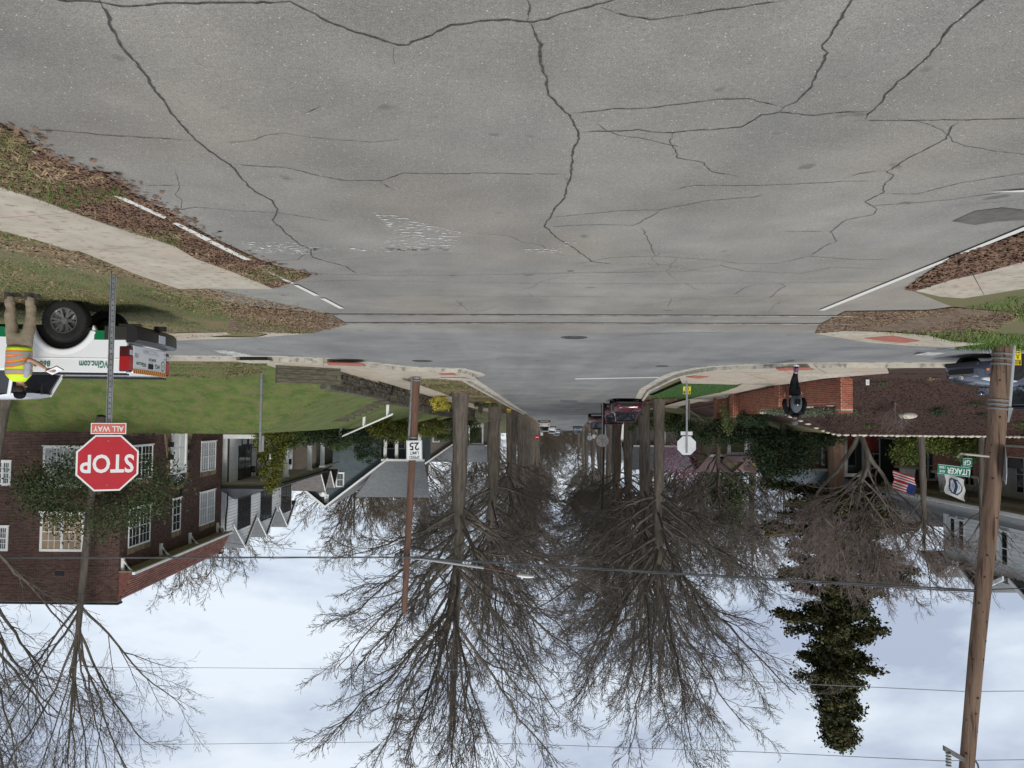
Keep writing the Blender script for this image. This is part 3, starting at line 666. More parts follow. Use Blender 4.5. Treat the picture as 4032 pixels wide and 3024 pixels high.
# ------------------------------------------------------------------ house helpers
WHITE = mat('white_paint', (.80, .80, .78), (.86, .86, .84), 1.2, .6, .15, 30, dirt=((.45, .43, .38), 1.5, .35))
WHITEB = mat('white_siding', (.80, .81, .80), (.86, .87, .86), 1.0, .65, .1, 30, objrand=.04)
BRICKD = mat('dark_red_brick', (.062, .031, .025), (.108, .053, .042), 6, .85, .4, 60, island=.32, objrand=.3)
BRICKR = mat('orange_red_brick', (.27, .075, .038), (.36, .12, .065), 6, .85, .4, 60, island=.28, objrand=.26)
BRICKB = mat('brown_red_brick', (.17, .065, .042), (.25, .10, .07), 6, .85, .4, 60, island=.3, objrand=.28)
MORTAR = mat('mortar', (.20, .175, .15), (.28, .245, .21), 8, .95, .3)
MORTARL = mat('light_mortar', (.42, .37, .30), (.5, .45, .38), 8, .95, .3)
SHINGLE = mat('grey_shingles', (.115, .12, .12), (.185, .19, .19), 3, .9, .5, 40, c3=(.09, .092, .095), s3=22, f3=.55, stretch=(1, 1, 4))
SHINGLB = mat('brown_grey_shingles', (.11, .10, .095), (.17, .155, .145), 3, .9, .5, 40, stretch=(1, 1, 4))
TILE = mat('clay_tile', (.12, .048, .035), (.20, .082, .058), 5, .8, .4, 40, island=.3, objrand=.25)
METALD = mat('dark_metal_roof', (.035, .037, .04), (.05, .052, .055), 3, .45, .1, metal=.4)
BLACKM = mat('black_painted_metal', (.012, .012, .013), rough=.4)
STONE = mat('tan_fieldstone', (.17, .12, .07), (.26, .20, .13), 5, .9, .6, 30, island=.3, objrand=.3)
CREAM = mat('cream_soffit', (.33, .30, .22), (.38, .35, .26), 2, .7)
BLIND = mat('tan_window_blind', (.30, .20, .12), (.36, .25, .15), 2, .5, spec=.6)
CURT = mat('pale_curtain', (.35, .37, .38), (.45, .47, .48), 2, .3, spec=.7)
def hitX(px, py, c): v = ray(px, py); t = c / v.x; return Vector((c, v.y * t, CAMZ + v.z * t))
def hitY(px, py, c): v = ray(px, py); return Vector((v.x * c, c, CAMZ + v.z * c))
def r2(*a): return (a[0] / 1.843, a[1] / 1.843, 1600 + a[2] / 1.843, 1600 + a[3] / 1.843)
def r8(*a): return (2900 + a[0] / 1.954, 2900 + a[1] / 1.954, 1700 + a[2] / 1.954, 1700 + a[3] / 1.954)
def z3r(*a): return (800 + a[0] / 2.37, 800 + a[1] / 2.37, 1300 + a[2] / 2.37, 1300 + a[3] / 2.37)
def z6r(*a): return (2700 + a[0] / 2.765, 2700 + a[1] / 2.765, 1300 + a[2] / 2.765, 1300 + a[3] / 2.765)
def rX(rect, c):
    """photo rectangle (x0,x1,y0,y1) on the plane X=c -> Y range, z range"""
    a = hitX(rect[0], rect[2], c); b = hitX(rect[1], rect[3], c); m = hitX((rect[0] + rect[1]) / 2, rect[2], c); n = hitX((rect[0] + rect[1]) / 2, rect[3], c)
    return min(a.y, b.y), max(a.y, b.y), min(m.z, n.z), max(m.z, n.z)
def rY(rect, c):
    a = hitY(rect[0], rect[2], c); b = hitY(rect[1], rect[3], c)
    return min(a.x, b.x), max(a.x, b.x), min(a.z, b.z), max(a.z, b.z)
def bricks(parent, walls, m, nparts=300, L=.203, Hh=.058, j=.0105, proud=.007, seed=0, soldier=None):
    """walls: list of (frame, u0, u1, z0, z1, holes[(u0,u1,z0,z1)], mask fn or None)"""
    rr = random.Random(seed); full = []; cut = []
    for fr, u0, u1, z0_, z1_, holes, mask in walls:
        z = z0_ + j; c = 0
        while z + Hh <= z1_ + .001:
            u = u0 - (L / 2 if c % 2 else 0) + .002
            while u < u1:
                a, b = max(u, u0), min(u + L, u1); u += L + j
                if b - a < .03: continue
                zm = z + Hh / 2; segs = [(a, b)]
                if mask and not mask((a + b) / 2, zm): continue
                for h in holes:
                    if h[2] - .01 < zm < h[3] + .01:
                        ns = []
                        for s0, s1 in segs:
                            if s1 <= h[0] or s0 >= h[1]: ns.append((s0, s1)); continue
                            if s0 < h[0]: ns.append((s0, h[0]))
                            if s1 > h[1]: ns.append((h[1], s1))
                        segs = ns
                for s0, s1 in segs:
                    if s1 - s0 < .025: continue
                    pr = proud + rr.uniform(-.002, .003)
                    P = fr.p((s0 + s1) / 2, 0, zm); dist = (P - Vector((0, 0, CAMZ))).length
                    (full if abs(s1 - s0 - L) < .002 else cut).append((dist, fr, s0, s1, z, pr))
            z += Hh + j; c += 1
    full.sort(key=lambda t: t[0]); ind = full[:nparts]; rest = full[nparts:] + cut
    me = {}
    for d, fr, s0, s1, z, pr in ind:
        k = (round(fr.u.x, 3), round(fr.u.y, 3))
        if k not in me:
            f0 = Fr((0, 0, 0), (fr.u.x, fr.u.y), (fr.d.x, fr.d.y)); me[k] = MB(f0).box(-L / 2, L / 2, -.012, .0, 0, Hh).mesh('brick', m)
        o = link('brick', me[k], parent); p = fr.p((s0 + s1) / 2, pr, z)
        o.location = p - (parent.location if parent.location.length else Vector())
    if rest:
        Vv = np.zeros((len(rest), 8, 3)); 
        for i, (d, fr, s0, s1, z, pr) in enumerate(rest):
            a = fr.o; U = fr.u; D = fr.d
            for q, (uu, dd, zz) in enumerate(((s0, -.004, z), (s1, -.004, z), (s1, pr, z), (s0, pr, z), (s0, -.004, z + Hh), (s1, -.004, z + Hh), (s1, pr, z + Hh), (s0, pr, z + Hh))):
                Vv[i, q] = (a.x + U.x * uu + D.x * dd, a.y + U.y * uu + D.y * dd, a.z + zz)
        bf = np.array([(3, 2, 6, 7), (0, 3, 7, 4), (2, 1, 5, 6), (4, 7, 6, 5), (0, 1, 2, 3)])
        F_ = (bf[None] + 8 * np.arange(len(rest))[:, None, None]).reshape(-1, 4)
        Vv -= np.array(parent.location)
        o = link('brickwork', arrmesh('brickwork', Vv, [F_], m), parent, kind='stuff')
        return o
def window(parent, fr, u0, u1, z0_, z1_, cols=3, rows=4, sashes=1, trim=None, glass=None, cw=.08, sill=True, d=.03, name='window', panes=True):
    trim = trim or WHITE; glass = glass or GLASS; mb = MB(fr)
    mb.box(u0, u0 + cw, -.02, d, z0_, z1_).box(u1 - cw, u1, -.02, d, z0_, z1_).box(u0 + cw, u1 - cw, -.02, d, z1_ - cw, z1_).box(u0 + cw, u1 - cw, -.02, d, z0_, z0_ + cw * .8)
    a, b = u0 + cw, u1 - cw; sw_ = (b - a - (sashes - 1) * cw) / sashes; zb, zt = z0_ + cw * .8, z1_ - cw; zm = (zb + zt) / 2
    for s in range(sashes):
        s0 = a + s * (sw_ + cw)
        if s: mb.box(s0 - cw, s0, -.02, d - .004, zb, zt)
        mb.box(s0, s0 + sw_, -.02, d - .008, zm - .022, zm + .022)
        for (q0, q1_) in ((zb, zm - .022), (zm + .022, zt)):
            for k in range(1, cols): x = s0 + sw_ * k / cols; mb.box(x - .011, x + .011, -.01, d - .014, q0, q1_)
            for k in range(1, rows // 2): y = q0 + (q1_ - q0) * k / (rows // 2); mb.box(s0, s0 + sw_, -.01, d - .016, y - .010, y + .010)
    o = mb.build(name, trim, parent)
    g = MB(fr).box(a, b, -.015, d - .022, zb, zt)
    link('pane', g.mesh('pane', glass), o)
    if sill: link('sill', MB(fr).box(u0 - .04, u1 + .04, 0, d + .05, z0_ - .05, z0_ - .001).mesh('sill', trim), o)
    return o
def boards(parent, fr, u0, u1, z0_, z1_, m, hh=.15, mask=None, name='siding_board', d=.0):
    z = z0_
    while z < z1_:
        a, b = u0, u1
        if mask:
            mm = mask(z + hh / 2)
            if mm is None: z += hh; continue
            a, b = mm
        zt = min(z + hh, z1_)
        mb = MB(fr); P = [(a, d, z), (b, d, z), (b, d + .022, z), (a, d + .022, z), (a, d, zt), (b, d, zt), (b, d + .006, zt), (a, d + .006, zt)]
        mb.add(P, [(0, 3, 2, 1), (4, 5, 6, 7), (0, 1, 5, 4), (1, 2, 6, 5), (2, 3, 7, 6), (3, 0, 4, 7)]); mb.build(name, m, parent); z += hh
def quadslab(parent, pts, th, name, m):
    """four corner points of a sloped slab, thickness downwards"""
    v = [tuple(p) for p in pts] + [(p[0], p[1], p[2] - th) for p in pts]; n = len(pts)
    me = bpy.data.meshes.new(name); me.from_pydata(v, [], [tuple(range(n)), tuple(range(2 * n - 1, n - 1, -1))] + [(i, n + i, n + (i + 1) % n, (i + 1) % n) for i in range(n)]); me.materials.append(m)
    o = link(name, me, parent); fixnormals(o); return o
def fE(x, y0=0): return Fr((x, y0, 0), (0, 1), (-1, 0))     # wall looking to -X, u = +Y
def fW(x, y0=0): return Fr((x, y0, 0), (0, 1), (1, 0))      # wall looking to +X
def fS(y, x0=0): return Fr((x0, y, 0), (1, 0), (0, -1))     # wall looking to the camera

# ------------------------------------------------------------------ two-storey brick apartment house
XB, YB0, YB1 = 17.45, 34.6, 46.6
bh = thing('brick_house', 'dark red brick two storey house with clay tile eave and white door', 'house')
MB().box(XB, 30, YB0, YB1, 1.6, 9.05).build('wall', MORTAR, bh)
MB().box(XB, 30, YB0 - .0, YB0 + .34, 9.05, 10.34).build('parapet', MORTAR, bh); MB().box(XB, 30, YB1 - .3, YB1, 9.05, 10.2).build('parapet', MORTAR, bh)
MB().box(XB - .03, 30, YB0 - .03, YB0 + .37, 10.34, 10.42).build('coping', BLACKM, bh); MB().box(XB - .2, 30, YB1 - .33, YB1 + .03, 10.2, 10.27).build('coping', BLACKM, bh)
fa_, fb_ = fE(XB), fS(YB0)
wins = {}
door_r = rX(r2(1237, 1340, 195, 548), XB)
wl = [('far_low', r2(1460, 1562, 255, 470), 3, 2), ('far_up', r2(1450, 1553, 615, 852), 3, 2), ('narrow', r2(1252, 1306, 668, 905), 2, 1), ('near_up', r2(935, 1085, 728, 1005), 3, 2), ('near_low', r2(945, 1102, 283, 530), 3, 2)]
holesA = [(door_r[0], door_r[1], door_r[2] - .2, door_r[3])]
for nm, rc, cols, sash in wl:
    a = rX(rc, XB); holesA.append(a); window(bh, fa_, a[0], a[1], a[2], a[3], cols, 4, sash, glass=CURT if 'far' in nm else GLASS)
    # rough stone lintel
    sb = MB(fa_); rr = random.Random(5); u = a[0] - .05
    while u < a[1] + .05: w_ = min(rr.uniform(.2, .35), a[1] + .06 - u); sb = MB(fa_).box(u, u + w_ - .012, -.01, .03 + rr.uniform(0, .02), a[3] + .01, a[3] + .24 + rr.uniform(-.03, .03)); sb.build('lintel_stone', STONE, bh); u += w_
    holesA.append((a[0] - .06, a[1] + .06, a[3], a[3] + .25))
wn = [(r2(296, 605, 768, 1055), 3, 2, BLIND), (r2(316, 602, 290, 590), 3, 2, CURT), (r2(-70, 58, 868, 1050), 3, 2, GLASS), (r2(-40, 78, 395, 575), 3, 2, GLASS)]
holesB = []
for rc, cols, sash, g in wn:
    a = rY(rc, YB0); holesB.append(a); window(bh, fb_, a[0], a[1], a[2], a[3], cols, 4, sash, glass=g, cw=.11)
vent = [rY(r2(183, 250, 120, 158), YB0), rY(r2(585, 640, 125, 160), YB0)]
for a in vent:
    o = MB(fb_).box(a[0], a[1], 0, .03, a[2], a[3]).build('crawl_vent', WHITE, bh); holesB.append(a)
    for k in range(3): MB(fb_).box(a[0] + .04, a[1] - .04, .03, .035, a[2] + .07 + k * .09, a[2] + .1 + k * .09).build('slat', BLACKM, o)
a = rY(r2(400, 465, 1195, 1228), YB0); holesB.append(a); MB(fb_).box(a[0], a[1], 0, .03, a[2], a[3]).build('attic_vent', BLACKM, bh)
bricks(bh, [(fa_, YB0, YB1, 2.3, 9.0, holesA, None), (fb_, XB, 23.6, 2.0, 10.33, holesB, None), (fa_, YB0, YB0 + .36, 9.05, 10.05, [], None), (fa_, YB1 - .3, YB1, 9.05, 10.15, [], None)], BRICKD, 300, seed=3)
# door with stone surround and fanlight
Y0, Y1, Z0, Z1 = door_r; Z0 = 2.75; dm = (Y0 + Y1) / 2; fan_z = rX(r2(1237, 1340, 488, 548), XB)[2]
dr = MB(fa_); dr.box(Y0, Y0 + .13, -.02, .10, Z0, fan_z).box(Y1 - .13, Y1, -.02, .10, Z0, fan_z).box(Y0 + .13, Y1 - .13, -.02, .09, fan_z - .12, fan_z)
door = dr.build('door_frame', WHITE, bh)
leaf = MB(fa_).box(Y0 + .131, Y1 - .131, -.02, .03, Z0, fan_z - .121).mesh('door', WHITE); dl = link('door', leaf, bh)
for (p0, p1) in ((.1, .85), (.95, 1.75), (1.85, 2.2)):
    for s in (-1, 1):
        c = dm + s * (Y1 - Y0 - .26) * .25; hw = (Y1 - Y0 - .26) * .17; link('door_panel', MB(fa_).box(c - hw, c + hw, .03, .045, Z0 + p0, min(Z0 + p1, fan_z - .2)).mesh('door_panel', WHITE), dl)
rad = (Y1 - Y0) / 2
mbf = MB(fa_); mbf.prism([(dm + rad * math.cos(t), fan_z + rad * .62 * math.sin(t)) for t in np.linspace(0, math.pi, 17)], -.01, .03, 'd'); o = mbf.build('fanlight', GLASS, bh); fixnormals(o)
for t in np.linspace(math.pi / 6, math.pi * 5 / 6, 5):
    m_ = MB(fa_).tube([(dm, .035, fan_z), (dm + rad * .95 * math.cos(t), .035, fan_z + rad * .6 * math.sin(t))], .012, 4); m_.build('muntin', WHITE, o)
rr = random.Random(9)
for t in np.linspace(0, math.pi, 12)[:-1]:
    t2 = t + math.pi / 11 - .03
    P = [(dm + r__ * math.cos(q), fan_z + r__ * .66 * math.sin(q)) for r__, q in ((rad + .02, t), (rad + .3, t), (rad + .3, t2), (rad + .02, t2))]
    m_ = MB(fa_); m_.prism(P, -.01, .06 + rr.uniform(0, .02), 'd'); oo = m_.build('arch_stone', STONE, bh); fixnormals(oo)
for side in (-1, 1):
    z = Z0 - .3
    while z < fan_z - .02:
        wd = .34 if z > Z0 + 1.3 else .34 + .5 * (1 - (z - Z0 + .3) / 1.6)
        hh = rr.uniform(.16, .24); u = 0
        while u < wd - .05:
            ww = min(rr.uniform(.18, .3), wd - u); a0 = (Y0 - .02 - u - ww) if side < 0 else (Y1 + .02 + u)
            MB(fa_).box(a0, a0 + ww - .012, -.01, .04 + rr.uniform(0, .03), z, z + hh - .012).build('surround_stone', STONE, bh); u += ww
        z += hh
for rc in (r2(1212, 1250, 258, 288), r2(1212, 1250, 350, 380), r2(1358, 1392, 280, 305), r2(1352, 1388, 355, 382)):
    a = rX(rc, XB - .1); MB(fE(XB)).box((a[0] + a[1]) / 2 - .1, (a[0] + a[1]) / 2 + .1, .03, .28, a[2], a[3] + .05).build('wall_planter', BLACKM, bh)
lettering('325', .16, mat('dark_print', (.03, .03, .035)), bh, (XB - .12, dm, fan_z - .3), (0, -1, 0), (0, 0, 1), name='house_number')
a = rX(r2(1285, 1318, 600, 640), XB); m_ = MB(fE(XB)).box((a[0] + a[1]) / 2 - .07, (a[0] + a[1]) / 2 + .07, .06, .2, a[2], a[3]).box((a[0] + a[1]) / 2 - .02, (a[0] + a[1]) / 2 + .02, 0, .06, a[2] + .1, a[2] + .16); m_.build('wall_lantern', BLACKM, bh)
# pent eave with clay tiles, gutter and brackets
z0e, z1e, dz = 8.98, 10.22, .62
mb = MB(fE(XB)); mb.prism([(-.0, z0e), (dz, z0e), (dz, z0e + .05), (0, z1e)], YB0 + .36, YB1 - .31, 'u'); mb.v = [(XB - p[1] + YB0 * 0, 0, 0) if False else p for p in mb.v]
mb = MB(); mb.prism([(XB, z0e), (XB - dz, z0e), (XB - dz, z0e + .05), (XB, z1e)], YB0 + .02, YB1 - .02, 'd'); o = mb.build('pent_roof', TILE, bh); fixnormals(o)
n_c = 9; tile_me = {}
sl_ = Vector((dz, 0, z1e - z0e - .05)); sln = sl_.length; sl_.normalize(); nn_ = Vector((-sl_.z, 0, sl_.x))
tiles = []
for c in range(n_c):
    y = YB0 + .02 + (.11 if c % 2 else 0)
    while y < YB1 - .2: tiles.append((c, y)); y += .22
tm = bpy.data.meshes.new('roof_tile'); h_ = sln / n_c * 1.12
tm.from_pydata([tuple(Vector((0, yy, 0)) + sl_ * ss + nn_ * nn) for yy in (0, .208) for ss, nn in ((0, .035), (h_, .012), (h_, 0), (0, .0))], [], [(0, 1, 5, 4), (3, 7, 6, 2), (0, 4, 7, 3), (1, 2, 6, 5), (0, 3, 2, 1), (4, 5, 6, 7)]); tm.materials.append(TILE)
for i, (c, y) in enumerate(sorted(tiles, key=lambda t: t[1])):
    if i >= 300: break
    o = link('roof_tile', tm, bh); o.location = Vector((XB - dz, y, z0e + .05)) + sl_ * (c * sln / n_c)
rest = sorted(tiles, key=lambda t: t[1])[300:]
tv = np.array([v.co[:] for v in tm.vertices]); Vv = np.array([tv + np.array(Vector((XB - dz, y, z0e + .05)) + sl_ * (c * sln / n_c)) for c, y in rest])
ff = np.array([p.vertices[:] for p in tm.polygons]); link('tile_courses', arrmesh('tile_courses', Vv, [(ff[None] + 8 * np.arange(len(rest))[:, None, None]).reshape(-1, 4)], TILE), bh, kind='stuff')
MB().box(XB - dz - .13, XB - dz + .005, YB0 - .05, YB1, z0e - .03, z0e + .1).build('gutter', WHITE, bh, bevel=.02)
MB().box(XB - dz + .01, XB, YB0 + .02, YB1 - .02, z0e - .03, z0e - .002).build('soffit', CREAM, bh)
for px_ in ((900, 1080), (1175, 990), (1385, 925), (1583, 865)):
    p = hitX(px_[0] / 1.843, 1600 + px_[1] / 1.843, XB - .1)
    MB().box(XB - .12, XB - .008, p.y - .07, p.y + .07, z0e - .62, z0e - .035).build('bracket_post', WHITE, bh)
    m_ = MB(); m_.prism([(XB - .12, z0e - .5), (XB - .12, z0e - .38), (XB - dz + .1, z0e - .035), (XB - dz + .22, z0e - .035)], p.y - .05, p.y + .05, 'd'); fixnormals(m_.build('bracket_brace', WHITE, bh))
rr = random.Random(4)
y = YB0
while y < YB1:       # rough stone plinth
    w_ = rr.uniform(.3, .6); MB(fa_).box(y, y + w_ - .015, -.01, .06 + rr.uniform(0, .04), 2.1, 2.9 + rr.uniform(-.1, .08)).build('plinth_stone', STONE, bh); y += w_

# ------------------------------------------------------------------ white clapboard house with porch
XW, YW0, YW1 = 17.7, 47.9, 62.4
wh = thing('porch_house', 'white clapboard house with black windows, three gables and a deep front porch', 'house')
MB().box(XW, 30, YW0, YW1, 2.0, 9.3).build('wall', WHITE, wh)
fw = fE(XW)
boards(wh, fw, YW0, YW1, 3.4, 6.2, WHITEB, .2)
boards(wh, fw, YW0, YW1, 7.3, 9.3, WHITEB, .2)
boards(wh, fS(YW0), XW, 22, 3.4, 9.3, WHITEB, .2)
MB(fw).box(YW0 - .04, YW0 + .12, 0, .05, 3.4, 9.3).build('corner_board', WHITE, wh)
for rc in (r2(1725, 1812, 658, 878), r2(1890, 1966, 618, 822), r2(2040, 2107, 583, 767)):
    a = rX(rc, XW); window(wh, fw, a[0], a[1], a[2], a[3], 2, 4, 2, trim=BLACKM, cw=.06, d=.05)
for rc in (r2(1730, 1818, 288, 522), r2(1862, 1925, 290, 500), r2(1978, 2010, 300, 470)):
    a = rX(rc, XW); window(wh, fw, a[0], a[1], a[2], a[3], 2, 4, 2 if rc[1] - rc[0] > 30 else 1, trim=BLACKM, cw=.06, d=.05)
for i, (pxp, pyp) in enumerate(((966, 2156), (1050, 2121), (1131, 2091))):
    pk = hitX(pxp, pyp, XW - .1); c = pk.y; hw = 2.0; zp = 10.75; ze = 9.25
    boards(wh, fw, c - hw, c + hw, ze, zp, WHITEB, .2, mask=lambda z, c=c, hw=hw: (c - hw * (zp - .14 - z) / (zp - ze), c + hw * (zp - .14 - z) / (zp - ze)) if z < zp - .3 else None, name='gable_board')
    m_ = MB(fw); m_.prism([(c - hw, ze), (c + hw, ze), (c, zp)], -.3, 0, 'd'); fixnormals(m_.build('gable_wall', WHITE, wh))
    for s in (-1, 1):
        quadslab(wh, [(XW - .10, c + s * (hw + .25), ze - .2), (XW - .10, c, zp + .06), (XW + 1.25, c, zp + .06), (XW + 1.25, c + s * (hw + .25), ze - .2)], .09, 'gable_roof', SHINGLE)
        m_ = MB(); m_.prism([(c + s * (hw + .27), ze - .34), (c + s * (hw + .27), ze - .2), (c, zp + .07), (c, zp - .1)], XW - .14, XW - .102, 'u'); fixnormals(m_.build('rake_board', WHITE, wh))
quadslab(wh, [(XW + .02, YW0 - .2, 9.2), (XW + .02, YW1 + .2, 9.2), (XW + 1.25, YW1 + .2, 10.7), (XW + 1.25, YW0 - .2, 10.7)], .12, 'roof', SHINGLE)
XP = 14.75; YP0, YP1 = 46.75, 60.2
MB().box(XP, XW, YP0, YP1, 3.15, 3.4).build('porch_floor', WHITE, wh)
MB().box(XP + .1, XW, YP0 + .1, YP1, 2.2, 3.15).build('porch_base', BRICKB, wh)
for pxc in (1061, 1128, 1220, 1270):
    y = XP * 3028 / (2016 - pxc) * 1.0; y = hitX(pxc, 1760, XP + .17).y
    c = MB().box(XP + .03, XP + .31, y - .14, y + .14, 3.56, 5.9).build('porch_column', WHITE, wh)
    link('capital', MB().box(XP - .02, XP + .36, y - .19, y + .19, 5.9, 6.05).mesh('capital', WHITE), c); link('base', MB().box(XP - .02, XP + .36, y - .19, y + .19, 3.401, 3.56).mesh('base', WHITE), c)
MB().box(XP - .1, XP + .4, YP0, YP1, 6.051, 6.3).box(XP + .4, XW, YP0, YP0 + .4, 6.051, 6.3).build('porch_beam', CREAM, wh)
MB().box(XP + .4, XW, YP0 + .4, YP1, 6.2, 6.28).build('porch_ceiling', CREAM, wh)
mb = MB(); mb.rings([[(XP - .35, YP0 - .25, 6.35), (XP - .35, YP1 + .2, 6.35), (XW, YP1 + .2, 6.35), (XW, YP0 - .25, 6.35)], [(XW - .02, YP0 + 2.6, 7.35), (XW - .02, YP1 - 1, 7.35), (XW, YP1 - 1, 7.35), (XW, YP0 + 2.6, 7.35)]]); o = mb.build('porch_roof', METALD, wh); fixnormals(o)
for k in range(18):
    y = YP0 + .5 + k * .75; t = lin(YP0 - .25, YP0 + 2.6, y); t2 = lin(YP1 + .2, YP1 - 1, y)
    m_ = MB().tube([(XP - .33, y, 6.375), (XP - .33 + (XW - XP + .3) * min(t, t2, 1), y, 6.375 + 1.0 * min(t, t2, 1))], .02, 4); m_.build('standing_seam', METALD, wh)
MB().box(XP - .42, XP - .352, YP0 - .25, YP1 + .2, 6.26, 6.40).box(XP - .35, XW, YP0 - .31, YP0 - .252, 6.26, 6.40).build('gutter', BLACKM, wh)
m_ = MB().tube([(XW - .1, YW0 - .1, 9.1), (XW - .12, YW0 - .1, 8.3), (XW - .25, YW0 - .3, 7.6), (XW - .25, YW0 - .3, 3.0)], .055, 8); m_.build('downspout', BLACKM, wh)
for yy in (49.0, 53.0, 57.0):
    o = MB().box(XP + 1.5, XP + 1.72, yy - .11, yy + .11, 5.2, 5.6).build('porch_lantern', BLACKM, wh); link('hanging_rod', MB().tube([(XP + 1.61, yy, 5.6), (XP + 1.61, yy, 6.2)], .012, 4).mesh('hanging_rod', BLACKM), o)
# porch chairs
def porch_chair(x, y, rz, m, label):
    t = thing('porch_chair', label, 'chair', (x, y, 3.4), rz)
    MB().box(-.27, .27, -.27, .27, .40, .45).build('seat', m, t)
    for k in range(5): MB().box(-.26 + k * .115, -.20 + k * .115, .25, .28, .45, 1.1).build('slat', m, t)
    for sx in (-.25, .25):
        for sy in (-.25, .25): MB().box(sx - .025, sx + .025, sy - .025, sy + .025, 0, .4 if sy > 0 else .62).build('leg', m, t)
        MB().box(sx - .035, sx + .035, -.28, .27, .62, .65).build('armrest', m, t)
porch_chair(16.6, 48.6, -1.2, BLACKM, 'black slatted chair at the near end of the white porch')
REDM = mat('red_paint', (.25, .02, .018), rough=.5)
porch_chair(16.3, 55.2, -1.5, REDM, 'red slatted chair behind the middle porch column')
porch_chair(16.3, 56.6, -1.5, REDM, 'red slatted chair at the far end of the white porch')

# ------------------------------------------------------------------ slate blue gabled house and its neighbours
SLATE = mat('slate_blue_siding', (.085, .11, .12), (.11, .14, .15), 2, .7, .1, objrand=.08)
gh = thing('gabled_house', 'slate blue house with a wide white trimmed gable and grey roof', 'house')
yG = 72.0; pk = hitY(1285, 1996, yG); re_ = hitY(1521, 1810, yG); hw = pk.x - re_.x; ze = re_.z + .1; zp = pk.z - .1
MB().box(pk.x - hw + .5, pk.x + hw - .5, yG + .01, yG + 12, 2.5, ze + .3).build('wall', SLATE, gh)
m_ = MB(fS(yG)); m_.prism([(pk.x - hw, ze), (pk.x + hw, ze), (pk.x, zp)], -.4, -.01, 'd'); fixnormals(m_.build('gable_wall', SLATE, gh))
boards(gh, fS(yG), pk.x - hw, pk.x + hw, 3, zp, SLATE, .18, mask=lambda z: ((pk.x - hw + .5, pk.x + hw - .5) if z < ze else ((pk.x - hw * (zp - z) / (zp - ze), pk.x + hw * (zp - z) / (zp - ze)) if z < zp - .1 else None)))
for s in (-1, 1):
    quadslab(gh, [(pk.x + s * (hw + .2), yG - .5, ze - .1), (pk.x, yG - .5, zp + .12), (pk.x, yG + 12, zp + .12), (pk.x + s * (hw + .2), yG + 12, ze - .1)], .12, 'roof', SHINGLE)
    m_ = MB(); m_.prism([(pk.x + s * (hw + .22), ze - .32), (pk.x + s * (hw + .22), ze - .1), (pk.x, zp + .14), (pk.x, zp - .08)], yG - .56, yG - .502, 'd'); fixnormals(m_.build('rake_board', WHITE, gh))
a = rY(z3r(1240, 1315, 1330, 1465), yG); window(gh, fS(yG), a[0], a[1], a[2], a[3], 2, 4, 1, cw=.12)
a = rY(z3r(1133, 1172, 1532, 1612), yG); o = MB(fS(yG)).box(a[0], a[1], 0, .05, a[2], a[3]).build('gable_vent', WHITE, gh)
for k in range(6): link('slat', MB(fS(yG)).box(a[0] + .15, a[1] - .15, .05, .06, a[2] + .15 + k * .25, a[2] + .22 + k * .25).mesh('slat', SLATE), o)
# side wing with long grey roof and a porch
xr1 = re_.x + .4; xr0 = hitY(1672, 1812, yG).x
quadslab(gh, [(xr0, yG - .4, ze - .05), (xr1, yG - .4, ze - .05), (hitY(1400, 1943, yG + 5).x, yG + 5, 10.1), (xr0, yG + 5, 10.1)], .14, 'wing_roof', SHINGLE)
MB().box(xr0 - .05, xr1, yG - .5, yG - .402, ze - .2, ze + .0).build('gutter', WHITE, gh)
MB().box(xr0 + .3, xr1 + 2, yG + 2.5, yG + 8, 2.5, ze + .3).build('wing_wall', SLATE, gh)
for k in range(4):
    x = xr0 + .5 + k * (xr1 - xr0 - .8) / 3; MB().box(x - .14, x + .14, yG - .15, yG + .13, 3.0, ze - .2).build('porch_column', WHITE, gh)
MB().box(xr0, xr1, yG - .2, yG + 2.5, 2.6, 3.0).build('porch_floor', WHITE, gh)
for k in range(3):
    x = xr0 + 1.2 + k * (xr1 - xr0 - 1) / 3; window(gh, fS(yG + 2.5), x, x + .8, 3.3, 5.2, 1, 2, 1, cw=.09)
dsh = thing('satellite_dish', 'white satellite dish on the slate blue gable', 'satellite dish', hitY(1272, 1939, yG - .3))
m_ = MB(); m_.rings([[(r__ * math.cos(t), -.1 + d_, r__ * math.sin(t)) for t in np.linspace(0, 2 * math.pi, 17)[:-1]] for r__, d_ in ((.02, .06), (.2, .03), (.38, -.05))]); m_.build('dish', WHITE, dsh, smooth=True)
MB().tube([(0, 0, 0), (0, .28, -.15)], .02, 6).build('arm', BLACKM, dsh)
